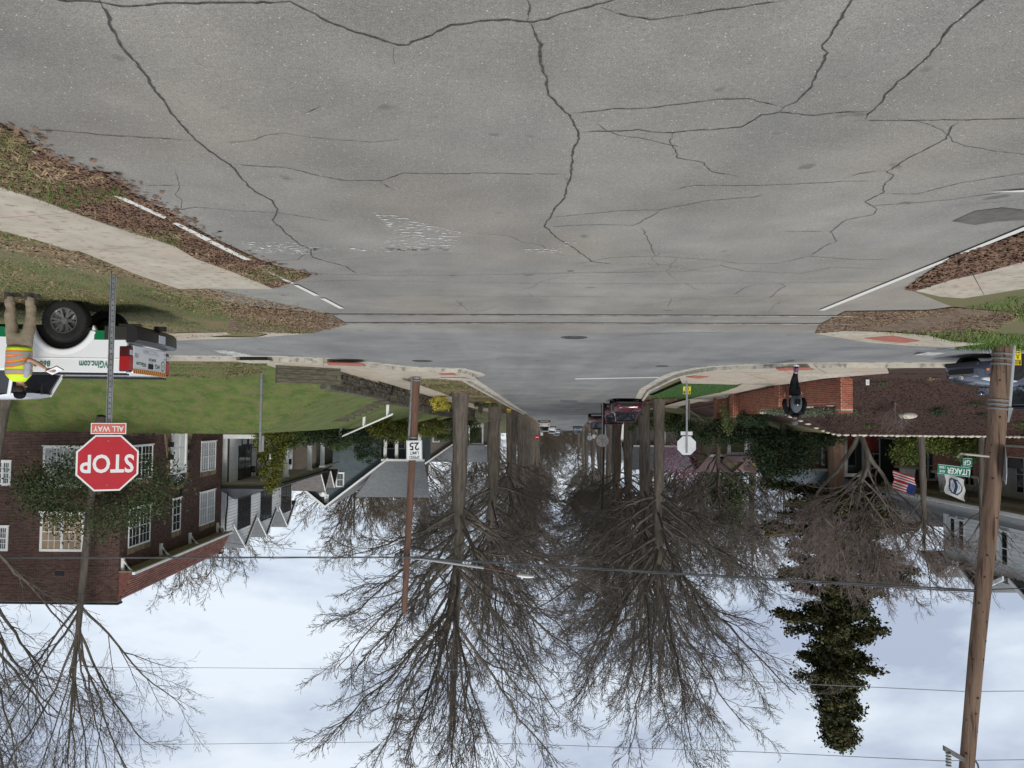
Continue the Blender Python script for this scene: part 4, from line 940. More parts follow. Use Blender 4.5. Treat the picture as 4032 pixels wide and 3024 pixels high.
# brown-roofed cottage with two small gables
ch = thing('dormer_house', 'brown roofed house with two small grey gables behind the white porch', 'house')
xc, yc = 16.2, 64.0
MB().box(xc, xc + 9, yc, yc + 6, 2.5, 6.5).build('wall', mat('brown_siding', (.10, .085, .07), (.13, .11, .09), 2, .8), ch)
quadslab(ch, [(xc - .5, yc - .5, 6.3), (xc - .5, yc + 6.5, 6.3), (xc + 4.5, yc + 6.5, 9.3), (xc + 4.5, yc - .5, 9.3)], .14, 'roof', SHINGLB)
for c in (65.3, 68.6):
    m_ = MB(fE(xc - .1)); m_.prism([(c - 1.3, 7.1), (c + 1.3, 7.1), (c, 8.3)], -1, 0, 'd'); fixnormals(m_.build('dormer_wall', SHINGLB, ch))
    for s in (-1, 1):
        quadslab(ch, [(xc - .5, c + s * 1.5, 6.95), (xc - .5, c, 8.4), (xc + 3, c, 8.4), (xc + 3, c + s * 1.5, 6.95)], .08, 'dormer_roof', SHINGLB)
        m_ = MB(); m_.prism([(c + s * 1.52, 6.8), (c + s * 1.52, 6.95), (c, 8.41), (c, 8.22)], xc - .55, xc - .502, 'u'); fixnormals(m_.build('rake_board', WHITE, ch))
def simple_house(name, label, x0, x1, y, depth, zb, ze, zp, mw, mr, wins_=(), ridge='x', porch=None, overhang=.4):
    t = thing(name, label, 'house'); MB().box(x0, x1, y, y + depth, zb - 1.5, ze).build('wall', mw, t)
    boards(t, fS(y), x0, x1, zb, ze, mw, .2)
    o_ = overhang
    if ridge == 'x':
        quadslab(t, [(x0 - o_, y - o_, ze - .1), (x1 + o_, y - o_, ze - .1), (x1 + o_, y + depth / 2, zp), (x0 - o_, y + depth / 2, zp)], .13, 'roof', mr)
        quadslab(t, [(x0 - o_, y + depth + o_, ze - .1), (x1 + o_, y + depth + o_, ze - .1), (x1 + o_, y + depth / 2, zp), (x0 - o_, y + depth / 2, zp)], .13, 'roof', mr)
        for x in (x0, x1 - .1): m_ = MB(); m_.prism([(y, ze - .1), (y + depth, ze - .1), (y + depth / 2, zp - .1)], x, x + .1, 'u'); fixnormals(m_.build('gable_wall', mw, t))
        MB().box(x0 - o_, x1 + o_, y - o_ - .1, y - o_ - .002, ze - .22, ze - .05).build('gutter', WHITE, t)
    else:
        xm = (x0 + x1) / 2
        m_ = MB(fS(y)); m_.prism([(x0, ze), (x1, ze), (xm, zp - .1)], -.2, .0, 'd'); fixnormals(m_.build('gable_wall', mw, t))
        for s, xe in ((-1, x0), (1, x1)):
            quadslab(t, [(xe + s * o_, y - o_, ze - .15), (xm, y - o_, zp), (xm, y + depth, zp), (xe + s * o_, y + depth, ze - .15)], .12, 'roof', mr)
            m_ = MB(); m_.prism([(xe + s * (o_ + .02), ze - .35), (xe + s * (o_ + .02), ze - .15), (xm, zp + .02), (xm, zp - .2)], y - o_ - .06, y - o_ - .002, 'd'); fixnormals(m_.build('rake_board', WHITE, t))
    for (a, b, c, d_) in wins_: window(t, fS(y), a, b, c, d_, 2, 4, 1, cw=.1)
    if porch:
        (pa, pb, pd, pz, n) = porch
        MB().box(pa, pb, y - pd, y - .025, zb - .8, zb).build('porch_floor', WHITE, t)
        quadslab(t, [(pa - .2, y - pd - .2, pz + .05), (pb + .2, y - pd - .2, pz + .05), (pb + .2, y - .03, pz + .8), (pa - .2, y - .03, pz + .8)], .1, 'porch_roof', mr)
        MB().box(pa, pb, y - pd, y - pd + .2, pz - .25, pz - .06).build('porch_beam', WHITE, t)
        for k in range(n): x = pa + .12 + (pb - pa - .24) * k / (n - 1); MB().box(x - .1, x + .1, y - pd + .01, y - pd + .19, zb, pz - .25).build('porch_column', WHITE, t)
    return t
REDROOF = mat('dark_red_roof', (.10, .045, .04), (.15, .07, .06), 3, .9, .4, 30)
TAUPE = mat('taupe_siding', (.16, .14, .12), (.2, .18, .155), 2, .8, objrand=.06)
simple_house('far_house', 'small house with dark red gable and white trim beyond the slate blue house', 7.0, 12.5, 88, 8, 3.1, 5.4, 7.5, TAUPE, REDROOF, [(8.2, 9, 3.5, 5)], 'y')
simple_house('far_house', 'taupe house with a porch among the trees up the street', 3.5, 13, 112, 9, 3.6, 6.4, 9.0, TAUPE, SHINGLE, [(8.5, 9.4, 4.2, 5.8), (10.5, 11.4, 4.2, 5.8)], 'x', (4, 10, 2, 6.1, 4))
simple_house('far_house', 'pale house behind the street trunks near the hill crest', -3, 3.8, 150, 9, 4.3, 7.2, 9.5, WHITEB, SHINGLE, [(0, 1, 5, 6.5)], 'y') if False else None

# ------------------------------------------------------------------ big house with tapered porch columns
XR = -19.3
rh = thing('corner_house', 'large corner house with brick piers, tapered white columns, grey roof and flags', 'house')
fr_ = fW(XR)
MB().box(-32, -22.0, 29, 41, 1.8, 6).build('ground_floor_wall', MORTARL, rh)
boards(rh, fW(-22.0), 29, 41, 2.8, 5.3, WHITEB, .18)
MB().box(-22, XR, 27, 40.4, 1.9, 2.75).build('porch_base', MORTARL, rh)
MB().box(-22, XR + .05, 27, 40.45, 2.76, 2.84).build('porch_floor', CONC2, rh)
walls = []
def pier(y0, y1, zt, x=XR, wd=.6):
    MB().box(x - wd, x, y0, y1, 2.845, zt).build('brick_pier', MORTARL, rh)
    walls.append((fW(x + .0), y0, y1, 2.84, zt - .02, [], None)); walls.append((fS(y0), x - wd, x, 2.84, zt - .02, [], None))
piers = []
for (pa, pb) in ((3517, 3572), (3655, 3728), (3830, 3893), (4045, 4110)):
    ya = hitX(pb, 1800, XR).y; yb = hitX(pa, 1800, XR).y; yb = max(yb, ya + .55) if yb - ya < .5 else yb
    piers.append((ya, min(yb, ya + 1.15)))
for ya, yb in piers:
    zt = 4.15; pier(ya, yb, zt)
    MB().box(XR - .66, XR + .06, ya - .06, yb + .06, zt, zt + .09).build('pier_cap', CONC2, rh)
    yc_ = (ya + yb) / 2
    mb = MB(); mb.rings([[(XR - .3 + sx * w_, yc_ + sy * w_, z) for sx, sy in ((-1, -1), (1, -1), (1, 1), (-1, 1))] for w_, z in ((.27, zt + .091), (.19, 5.08))]); o = mb.build('tapered_column', WHITE, rh)
    for k in (-.5, 0, .5): link('column_groove', MB().box(XR - .3 + .2, XR - .3 + .245, yc_ + k * .22 - .008, yc_ + k * .22 + .008, zt + .2, 5.0).mesh('column_groove', mat('groove_grey', (.3, .3, .3))), o)
walls.append((fW(XR), 27, 40.4, 1.95, 2.74, [], None)); walls.append((fS(27.0), -22, XR, 1.95, 2.74, [], None))
# low parapet wall between the piers
MB().box(XR - .3, XR - .02, 27.5, 38.4, 2.845, 3.25).build('parapet_wall', MORTARL, rh); walls.append((fW(XR - .02), 27.5, 38.4, 2.85, 3.24, [(a - .02, b + .02, 2, 6) for a, b in piers], None))
# brick end facing the camera, behind the shrubs
MB().box(-21.9, XR - .65, 39.0, 39.4, 2.845, 5.2).build('brick_wall', MORTARL, rh); walls.append((fS(39.0), -21.9, XR - .7, 2.85, 5.2, [], None))
bricks(rh, walls, BRICKB, 300, seed=8, L=.17, Hh=.05)
MB().box(XR - .55, XR - .05, 27, 40.4, 5.081, 5.33).build('porch_beam', CREAM, rh)
MB().box(-22, XR - .55, 27, 40.4, 5.2, 5.3).build('porch_ceiling', CREAM, rh)
MB().box(XR - .05, XR + .5, 26.6, 40.8, 5.22, 5.30).build('soffit', CREAM, rh)
MB().box(XR + .5, XR + .62, 26.6, 40.9, 5.26, 5.42).build('gutter', WHITE, rh, bevel=.02)
quadslab(rh, [(XR + .55, 26.6, 5.44), (XR + .55, 40.9, 5.44), (-23.5, 38.5, 7.35), (-23.5, 26.6, 7.35)], .12, 'porch_roof', SHINGLE)
quadslab(rh, [(XR + .55, 40.9, 5.44), (-17.5, 41.2, 5.0), (-17.5, 44.2, 7.3), (-23.5, 44.2, 7.3), (-23.5, 38.5, 7.35)], .12, 'hip_roof', SHINGLE)
# wing facing the camera
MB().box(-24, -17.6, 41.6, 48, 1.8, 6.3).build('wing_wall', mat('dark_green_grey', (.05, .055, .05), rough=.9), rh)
MB().box(-19.2, -17.45, 40.95, 41.05, 4.72, 4.9).build('gutter', WHITE, rh)
for x in (-17.75, -19.0): MB().box(x - .17, x + .17, 41.1, 41.44, 2.4, 4.75).build('porch_post', WHITE, rh)
window(rh, fS(41.6), -19.9, -19.2, 2.9, 4.5, 2, 4, 1); window(rh, fS(41.6), -18.6, -18.1, 2.6, 4.4, 1, 2, 1, trim=SLATE)
window(rh, fS(39.0), -21.5, -20.6, 3.4, 4.9, 1, 2, 2, cw=.1, d=.05)
for y0, y1 in ((30.0, 31.4), (32.4, 33.6), (34.6, 35.6), (36.5, 37.4)): window(rh, fW(-21.97), y0, y1, 3.3, 5.0, 1, 2, 2, cw=.1, d=.05)
# upper storey
XU = -21.0
MB().box(-31, XU, 26, 37.45, 6.1, 8.75).build('upper_wall', WHITE, rh)
fu = fW(XU); boards(rh, fu, 26, 37.45, 6.3, 8.6, WHITEB, .19)
MB(fu).box(37.3, 37.47, 0, .05, 6.3, 8.6).build('corner_board', WHITE, rh); MB(fu).box(33.6, 33.78, 0, .05, 6.3, 8.6).build('corner_board', WHITE, rh)
for rc in (r8(1645, 1692, 660, 895), r8(1710, 1760, 680, 915), r8(1965, 2015, 750, 1005), r8(2038, 2100, 765, 1035)):
    a = rX(rc, XU); window(rh, fu, a[0], a[1], a[2], a[3], 1, 2, 1, cw=.07, d=.05)
for (pp, hw_) in (((3739, 2263), 1.4), ((3898, 2319), 1.5), ((4150, 2380), 1.5)):
    pk2 = hitX(*pp, XU); c = pk2.y; zp2 = 9.35; ze2 = 8.55
    m_ = MB(fu); m_.prism([(c - hw_, ze2), (c + hw_, ze2), (c, zp2 - .1)], -.2, .02, 'd'); fixnormals(m_.build('gable_wall', WHITE, rh))
    for s in (-1, 1):
        quadslab(rh, [(XU + .55, c + s * (hw_ + .3), ze2 - .1), (XU + .55, c, zp2), (XU - 4, c, zp2), (XU - 4, c + s * (hw_ + .3), ze2 - .1)], .09, 'gable_roof', SHINGLE)
        m_ = MB(); m_.prism([(c + s * (hw_ + .32), ze2 - .28), (c + s * (hw_ + .32), ze2 - .1), (c, zp2 + .01), (c, zp2 - .17)], XU + .552, XU + .60, 'u'); fixnormals(m_.build('rake_board', WHITE, rh))
quadslab(rh, [(XU + .4, 26, 8.6), (XU + .4, 37.8, 8.6), (XU - 5, 37.8, 9.9), (XU - 5, 26, 9.9)], .12, 'roof', SHINGLE)
rh.scale = (1.2, 1.2, 1.2); rh.location = (0, 0, -.36)      # storeys of 3 m
# items on the corner house
FLW = mat('flag_white', (.62, .62, .62), rough=.9); FLR = mat('flag_red', (.42, .02, .03), rough=.9); FLB = mat('flag_blue', (.02, .035, .16), rough=.9); FLN = mat('flag_navy', (.03, .05, .11), rough=.9)
FLL = mat('flag_light_blue', (.25, .42, .62), rough=.9)
def flag_at(px, py, Y, w_, h_, label, kind):
    p = at(px, py, Y); t = thing('house_flag', label, 'flag', p)
    n, mm = 26, 14; V_ = []; F_ = []; MI = []
    for i in range(n + 1):
        for j in range(mm + 1):
            u = i / n; v = j / mm; x = u * w_ + .04 * math.sin(v * 9); z = -v * h_ - u * h_ * .35; yy = .06 * math.sin(u * 7 + v * 3)
            V_.append((x, yy, z))
    for i in range(n):
        for j in range(mm):
            F_.append((i * (mm + 1) + j, (i + 1) * (mm + 1) + j, (i + 1) * (mm + 1) + j + 1, i * (mm + 1) + j + 1)); u, v = (i + .5) / n, (j + .5) / mm
            if kind == 'stripes': MI.append(2 if (u < .4 and v < .54) else (1 if int(v * 13) % 2 == 0 else 0))
            else:
                c = math.hypot((u - .5) * 1.1, (v - .5)); MI.append(2 if .30 < c < .38 or (abs(u - .5) < .09 and abs(v - .5) < .3) else (1 if c < .2 and abs(u - .5) > .12 else 0))
    me = bpy.data.meshes.new('cloth'); me.from_pydata(V_, [], F_)
    for q in ((FLW, FLR, FLB) if kind == 'stripes' else (FLW, FLL, FLN)): me.materials.append(q)
    me.polygons.foreach_set('material_index', MI); me.polygons.foreach_set('use_smooth', [True] * len(F_)); link('cloth', me, t)
    MB().tube([(-.02, 0, .05), (w_ * .55, .05, -.55 * 0 - h_ * .12), (-.35, .2, -.9)][::2] if False else [(-.05, .02, .08), (-.55, .3, -.75)], .016, 6).build('staff', BLACKM, t)
    return t
f1 = flag_at(3606, 1955, 38.2, 1.0, .95, 'stars and stripes flag slanting from the corner house porch', 'stripes')
f2 = flag_at(3800, 1975, 37.5, .85, 1.05, 'white flag with navy and light blue emblem on the porch nearest the utility pole', 'emblem')
for f in (f1, f2): f.rotation_euler = (0, math.pi * 0, math.pi * .08)
# planter and porch pots
def pot(x, y, z, r0, label, m=None):
    t = thing('flower_pot', label, 'flower pot', (x, y, z)); mb = MB()
    mb.rings([[(q * math.cos(a), q * math.sin(a), zz) for a in np.linspace(0, 2 * math.pi, 15)[:-1]] for q, zz in ((r0 * .6, 0), (r0, r0 * 1.5), (r0 * 1.08, r0 * 1.5), (r0 * 1.08, r0 * 1.65), (r0 * .9, r0 * 1.65))]); mb.build('pot', m or mat('dark_grey_pot', (.05, .05, .05), rough=.7), t, smooth=False)
    MB().disc((0, 0, r0 * 1.5), (0, 0, 1), r0 * .88, .05, 14).build('soil', MULCH, t)
pot(-23.6, 36.2, 3.5, .34, 'grey tapered pot on the corner house porch wall')
pot(XR + .1 - .3, 38.9, 4.24, .16, 'white urn on the far brick pier', WHITE) if False else None

# ------------------------------------------------------------------ rose and yellow houses
ROSE = mat('rose_siding', (.25, .115, .10), (.30, .14, .125), 2, .75, objrand=.06)
YEL = mat('yellow_siding', (.26, .24, .13), (.32, .29, .17), 2, .75, objrand=.06)
yR_ = 52.0
ph = simple_house('rose_house', 'rose pink clapboard house with white windows behind the evergreen', -24.6, -18.3, yR_, 4, 2.8, 5.4, 6.6, ROSE, mat('blue_grey_metal', (.16, .19, .2), (.2, .23, .24), 2, .5, metal=.3), [rY(z6r(1100, 1207, 1222, 1392), yR_), rY(z6r(1475, 1592, 1248, 1472), yR_)], 'x')
for rc in (z6r(1438, 1473, 1255, 1480),): a = rY(rc, yR_); MB(fS(yR_)).box(a[0], a[1], .025, .06, a[2], a[3]).build('shutter', mat('grey_shutter', (.14, .14, .135)), ph)
for rc in (z6r(1230, 1268, 1190, 1400), z6r(1785, 1840, 1290, 1545)): a = rY(rc, yR_ - .3); MB(fS(yR_ - .3)).box(a[0], a[1], 0, .1, 2.6, 5.3).build('porch_post', WHITE, ph)
REDC = mat('dark_red_canvas', (.13, .015, .015), (.18, .025, .022), 4, .9)
def awning(rc, Y, label):
    a = rY(rc, Y); t = thing('canvas_screen', label, 'awning', ((a[0] + a[1]) / 2, Y, a[2])); w_ = (a[1] - a[0]) / 2; h_ = a[3] - a[2]; mb = MB(); n = 12
    mb.rings([[(-w_ + 2 * w_ * k / n, .05 * (k % 2), z) for k in range(n + 1)] + [(w_ - 2 * w_ * k / n, .03 + .05 * ((n - k) % 2), z) for k in range(n + 1)] for z in (0, h_)]); mb.build('canvas', REDC, t); fixnormals(t.children[0])
    MB().tube([(-w_ - .05, 0, h_), (w_ + .05, 0, h_)], .025, 6).build('rod', BLACKM, t)
awning(z6r(1960, 2092, 1120, 1322), 47.3, 'bright red canvas screen beside the white post')
awning(z6r(1765, 1852, 1150, 1300), 48.6, 'maroon canvas screen hanging between the two posts')
awning(z6r(1405, 1600, 1150, 1252), 50.8, 'dark maroon canvas under the rose house window')
yy_ = 60.0
yh = simple_house('yellow_house', 'pale yellow house with mauve gables and a small white porch', -20.2, -15.6, yy_, 7, 3.0, 4.9, 6.3, YEL, mat('mauve_roof', (.13, .085, .08), (.17, .11, .105), 3, .9), [rY(z6r(640, 700, 1230, 1340), yy_)], 'x', (-19.2, -16.4, 1.6, 4.7, 3))
for c, w_ in ((-17.0, 1.2), (-19.0, .9)):
    m_ = MB(fS(yy_ - .5)); m_.prism([(c - w_, 5.0), (c + w_, 5.0), (c, 6.0)], -.6, 0, 'd'); fixnormals(m_.build('gable_wall', YEL, yh))
    for s in (-1, 1): quadslab(yh, [(c + s * (w_ + .15), yy_ - .7, 4.9), (c, yy_ - .7, 6.12), (c, yy_ + 3, 6.12), (c + s * (w_ + .15), yy_ + 3, 4.9)], .08, 'gable_roof', WHITE if False else MATS['mauve_roof'])
simple_house('far_house', 'dim grey roofed house behind the pink flowering tree', -20.5, -13, 80, 8, 2.8, 5.0, 7.6, TAUPE, SHINGLE, [(-16, -15.2, 3.3, 4.7)], 'x')
simple_house('far_house', 'far house half hidden by the trunks on the evergreen side', -22, -14.5, 115, 9, 3.3, 6.0, 8.6, WHITEB, SHINGLE, [(-18, -17, 4, 5.5)], 'x')
# ------------------------------------------------------------------ garden walls
TIMBER = mat('weathered_timber', (.075, .068, .045), (.14, .125, .085), 3, .9, .6, 30, stretch=(1, 1, 6), objrand=.2, c3=(.05, .07, .03), s3=4, f3=.6)
DSTONE = mat('dark_wall_stone', (.065, .056, .042), (.13, .115, .085), 5, .9, .7, 25, objrand=.3)
BROWNB = mat('brown_retaining_brick', (.11, .05, .035), (.17, .08, .055), 5, .9, .4, objrand=.3, island=.3)
# timber wall at the corner, built of stacked sleepers
tw = thing('timber_wall', 'low retaining wall of weathered timbers along the corner pavement', 'retaining wall')
c0 = G(*z3([(690, 322)])[0], .12); c1 = G(*z3([(1285, 356)])[0], .12); u = (c1 - c0).to_2d(); Lw = u.length; zb = c0.z; rr = random.Random(2)
fr1 = Fr((c0.x, c0.y + .05, 0), u.normalized())
if fr1.d.y > 0: fr1.d = -fr1.d
tops = .60
for k in range(4):
    u0_ = 0.0
    while u0_ < Lw - .1:
        l_ = min(rr.uniform(1.6, 2.4), Lw - u0_); MB(fr1).box(u0_, u0_ + l_ - .012, -.18 - rr.uniform(0, .015), rr.uniform(-.012, .012), zb - .05 + k * .165, zb - .05 + k * .165 + .158).build('timber', TIMBER, tw, bevel=.008); u0_ += l_
# stone wall along the street
sw2 = thing('stone_wall', 'dark stone retaining wall running up the street beside the pavement', 'retaining wall')
y = c1.y + .05; stones = []
while y < 74:
    s_ = 8.02; zr = RH(y); top = zr + .12 + (.72 if y < 44 else .85) + (.12 if y > 36 else 0)
    z = zr - .05; k = 0
    hs = .15 if y < 45 else .2
    l_ = rr.uniform(.35, .7) if y < 45 else rr.uniform(.6, 1.0)
    while z < top:
        off = rr.uniform(-.02, .05); sh = (l_ / 2 if k % 2 else 0)
        MB().box(s_ - .06 * y - .05 - off, s_ - .06 * y + .3, y + sh * .3, y + l_ - .015 + sh * .3, z, z + hs - .012).build('stone', DSTONE, sw2); z += hs; k += 1
    y += l_
# timber steps edging up the lawn and the white handrail
hr = thing('handrail', 'white sloping handrail on three posts beside the lawn steps', 'handrail')
pa = [G(*z3([(1725, 628)])[0]), G(*z3([(1505, 728)])[0]), G(*z3([(1284, 838)])[0])]
Yh = [41.5, 44.0, 46.8]
tp = []
for (x, y0_, y1_), Yk in zip(((1725, 628, 795), (1505, 728, 892), (1284, 838, 990)), (41.5, 44.5, 48.0)):
    X_ = at(*z3([(x, y0_)])[0], Yk); T_ = at(*z3([(x, y1_)])[0], Yk); MB().box(X_.x - .075, X_.x + .075, Yk - .075, Yk + .075, H(X_.x, Yk) - .1, T_.z + .02).build('post', WHITE, hr); tp.append(Vector((X_.x, Yk, T_.z + .04)))
d0 = (tp[0] - tp[1]) * .18; d2 = (tp[2] - tp[1]) * .22
m_ = MB(); m_.tube([tp[0] + d0, tp[1], tp[2] + d2], .06, 4); m_.build('rail', WHITE, hr)
st = thing('timber_steps', 'brown timber edging climbing the lawn to the white house', 'garden steps')
A = G(*z3([(1640, 625)])[0]); 
for k in range(9):
    p = z3([(1700 - k * 55, 625 + k * 25)])[0]; P = G(*p)
    if P.y > 60: continue
    MB().box(P.x - .55, P.x + .35, P.y - .1, P.y + .12, H(P.x, P.y) - .1, H(P.x, P.y) + .16).build('tread', TIMBER, st, bevel=.01)

# orange brick garden wall on the corner
bw = thing('brick_wall', 'orange red brick garden wall with piers behind the walking person', 'garden wall')
line = [(WALLS(yy) - .06 * yy, yy) for yy in (45.0, 41, 37, 33.5, 31, 29.6, 28.7)]
walls = []; top0 = 1.12
def seg(a, b, za, zb_, zt, off=0.0):
    u_v = Vector((b[0] - a[0], b[1] - a[1])); fr = Fr((a[0], a[1], 0), u_v.normalized())
    if fr.d.x < 0: fr.d = -fr.d
    L_ = u_v.length
    MB(fr).box(0, L_, -.3, off, za - .4, zt).build('wall_core', MORTARL, bw)
    walls.append((Fr(fr.o + fr.d * off, fr.u[:2], fr.d[:2]), 0, L_, za - .15, zt - .075, [], None))
    # rowlock course on top
    n = int(L_ / .075)
    for k in range(n): caps.append((fr, k * L_ / n, (k + 1) * L_ / n - .009, zt))
caps = []
for i in range(len(line) - 1):
    a, b = line[i], line[i + 1]; ym = (a[1] + b[1]) / 2
    zt = RH(max(a[1], 30)) + 1.12 + (.0 if ym < 33 else .05); zg = H(a[0] + .5, min(a[1], b[1]))
    seg(a, b, min(RH(a[1]), RH(b[1])) + .1, 0, zt)
def wpier(x, y, zt, h_=.28):
    for fr, (a, b) in ((fS(y - h_), (x - h_, x + h_)), (fW(x + h_), (y - h_, y + h_))):
        walls.append((fr, a, b, RH(y) - .1, zt - .08, [], None))
    MB().box(x - h_, x + h_, y - h_, y + h_, RH(y) - .4, zt).build('pier_core', MORTARL, bw)
    for k in range(7):
        for fr, o_ in ((fS(y - h_), x - h_), (fW(x + h_), y - h_)): caps.append((fr, o_ + k * .08, o_ + k * .08 + .071, zt))
wpier(line[-1][0] + .02, line[-1][1] + .1, 1.60, .22)
wpier(line[3][0] + .06, line[3][1], RH(33.5) + 1.32); wpier(line[0][0] + .05, line[0][1], RH(45) + 1.4); wpier(line[1][0] + .05, line[1][1], RH(41) + 1.4)
bricks(bw, walls, BRICKR, 300, seed=12, L=.2, Hh=.06, j=.013, proud=.008)
for fr, a, b, zt in caps: MB(fr).box(a, b, -.1, .016, zt - .073, zt + .004).build('cap_brick', BRICKB if False else BRICKR, bw)
# steps beyond the wall
bs = thing('brick_steps', 'brown brick steps and edging climbing from the side pavement', 'garden steps')
for k in range(6):
    y0_ = 46.5 + k * .0; x = -9.9 - .06 * 47 - k * .42; z = RH(47) + .12 + k * .19
    MB().box(x - .42, x, 46.0, 47.6, z - .3, z + .12).build('step', BROWNB, bs)
for (ya, yb) in ((48.2, 60.0),):
    y = ya
    while y < yb:
        for k in range(2): MB().box(-10.0 - .06 * y - .25, -9.95 - .06 * y + random.Random(int(y * 10) + k).uniform(-.02, .02), y, y + .58, RH(y) + .05 + k * .16, RH(y) + .2 + k * .16).build('edging_block', BROWNB, bs)
        y += .6
hr2 = thing('iron_railing', 'thin dark double handrail rising beside the brick steps', 'handrail')
p0, p1 = at(2713, 1612, 48), at(2826, 1700, 50.5); p2, p3 = at(2713, 1658, 48), at(2826, 1738, 50.5)
MB().tube([p0, p1], .03, 6).build('rail', mat('grey_brown_metal', (.10, .09, .08), rough=.6), hr2); MB().tube([p2, p3], .03, 6).build('rail', MATS['grey_brown_metal'], hr2)
for a, b in ((p0, p2), (p1, p3)):
    hi = max(a.z, b.z); MB().box(a.x - .05, a.x + .05, a.y - .05, a.y + .05, H(a.x, a.y) - .1, hi + .05).build('post', MATS['grey_brown_metal'], hr2)
# pale stones edging the lawn above the mulch
PALE = mat('pale_stone', (.42, .38, .30), (.58, .54, .45), 6, .9, .6, 20, objrand=.15)
ed = thing('stone_edging', 'row of pale rounded stones along the top of the mulch bank', 'stone edging')
def rock(x, y, z, sx, sy, sz, seed_, name, m, parent):
    r_ = random.Random(seed_); import bmesh
    bm = bmesh.new(); bmesh.ops.create_icosphere(bm, subdivisions=1 if sx < .25 else 2, radius=1)
    for v in bm.verts: k = r_.uniform(.82, 1.12); v.co = Vector((v.co.x * sx * k, v.co.y * sy * k, v.co.z * sz * k))
    me = bpy.data.meshes.new(name); bm.to_mesh(me); bm.free(); me.materials.append(m); me.polygons.foreach_set('use_smooth', [True] * len(me.polygons)); o = link(name, me, parent); o.location = (x, y, z); return o
x = -12.9; k = 0
while x > -24.5:
    yy_e = float(np.interp(-x, [12.9, 14.0, 15.5, 17, 25], [38.0, 36.3, 35.1, 34.8, 34.6])); l_ = rr.uniform(.16, .3); rock(x, yy_e, H(x, yy_e) + .04, l_ * .66, .12, rr.uniform(.06, .09), k, 'edging_stone', PALE, ed); x -= l_; k += 1
o = rock(*at(3575, 1643, 31.9)[:2], 0, .42, .2, .17, 99, 'boulder', PALE, None); p = o.location; o.location.z = H(p.x, p.y) + .08; tagit(o, 'pale flat boulder lying alone on the mulch bank', 'boulder')
# small notice cards in the mulch
def stake_sign(px, py, w_, h_, label, Y=None):
    P = G(px, py); t = thing('notice_card', label, 'sign', P); MB().box(-w_ / 2, w_ / 2, -.006, .006, .12, .12 + h_).build('card', WHITE, t); MB().box(-.01, .01, .007, .015, 0, .2).build('stake', BLACKM, t)
    for k in range(5): MB().box(-w_ * .35, w_ * (.35 if k % 2 else .2), -.008, -.0065, .12 + h_ * (.2 + .14 * k), .12 + h_ * (.24 + .14 * k)).build('print_line', MATS['dark_print'], t)
stake_sign(3416, 1482, .12, .2, 'small white notice card staked at the foot of the mulch bank')
# ------------------------------------------------------------------ vegetation
BARK = mat('grey_brown_bark', (.075, .062, .05), (.155, .132, .108), 3, .95, 1.0, 14, stretch=(2.5, 2.5, .35))
BARKD = mat('dark_bark', (.055, .042, .035), (.11, .088, .07), 4, .95, 1.0, 16, stretch=(2, 2, .4))
TWIG = mat('dark_twigs', (.08, .067, .056), (.14, .118, .10), 2, .95)
TWIGP = mat('pinkish_grey_twigs', (.15, .115, .10), (.22, .175, .155), 2, .95)
TWIGB = mat('brown_budding_twigs', (.10, .075, .05), (.15, .115, .075), 2, .95)
def tubes(P, Rr, k):
    """P: N x n x 3 paths, Rr: N x n radii -> verts, quads"""
    N, n, _ = P.shape
    T = np.empty_like(P); T[:, 1:-1] = P[:, 2:] - P[:, :-2]; T[:, 0] = P[:, 1] - P[:, 0]; T[:, -1] = P[:, -1] - P[:, -2]
    T /= np.linalg.norm(T, axis=2, keepdims=True) + 1e-9
    ref = np.where(np.abs(T[:, :1, 2:3]) > .9, np.array([[[1., 0, 0]]]), np.array([[[0, 0, 1.]]])); ref = np.broadcast_to(ref, T.shape)
    A = np.cross(T, ref); A /= np.linalg.norm(A, axis=2, keepdims=True) + 1e-9; B = np.cross(T, A)
    an = np.arange(k) * 2 * np.pi / k
    V_ = P[:, :, None] + Rr[:, :, None, None] * (A[:, :, None] * np.cos(an)[None, None, :, None] + B[:, :, None] * np.sin(an)[None, None, :, None])
    idx = np.arange(N * n * k).reshape(N, n, k); nx = np.roll(idx, -1, axis=2)
    F_ = np.stack([idx[:, :-1], nx[:, :-1], nx[:, 1:], idx[:, 1:]], -1).reshape(-1, 4)
    return V_.reshape(-1, 3), F_
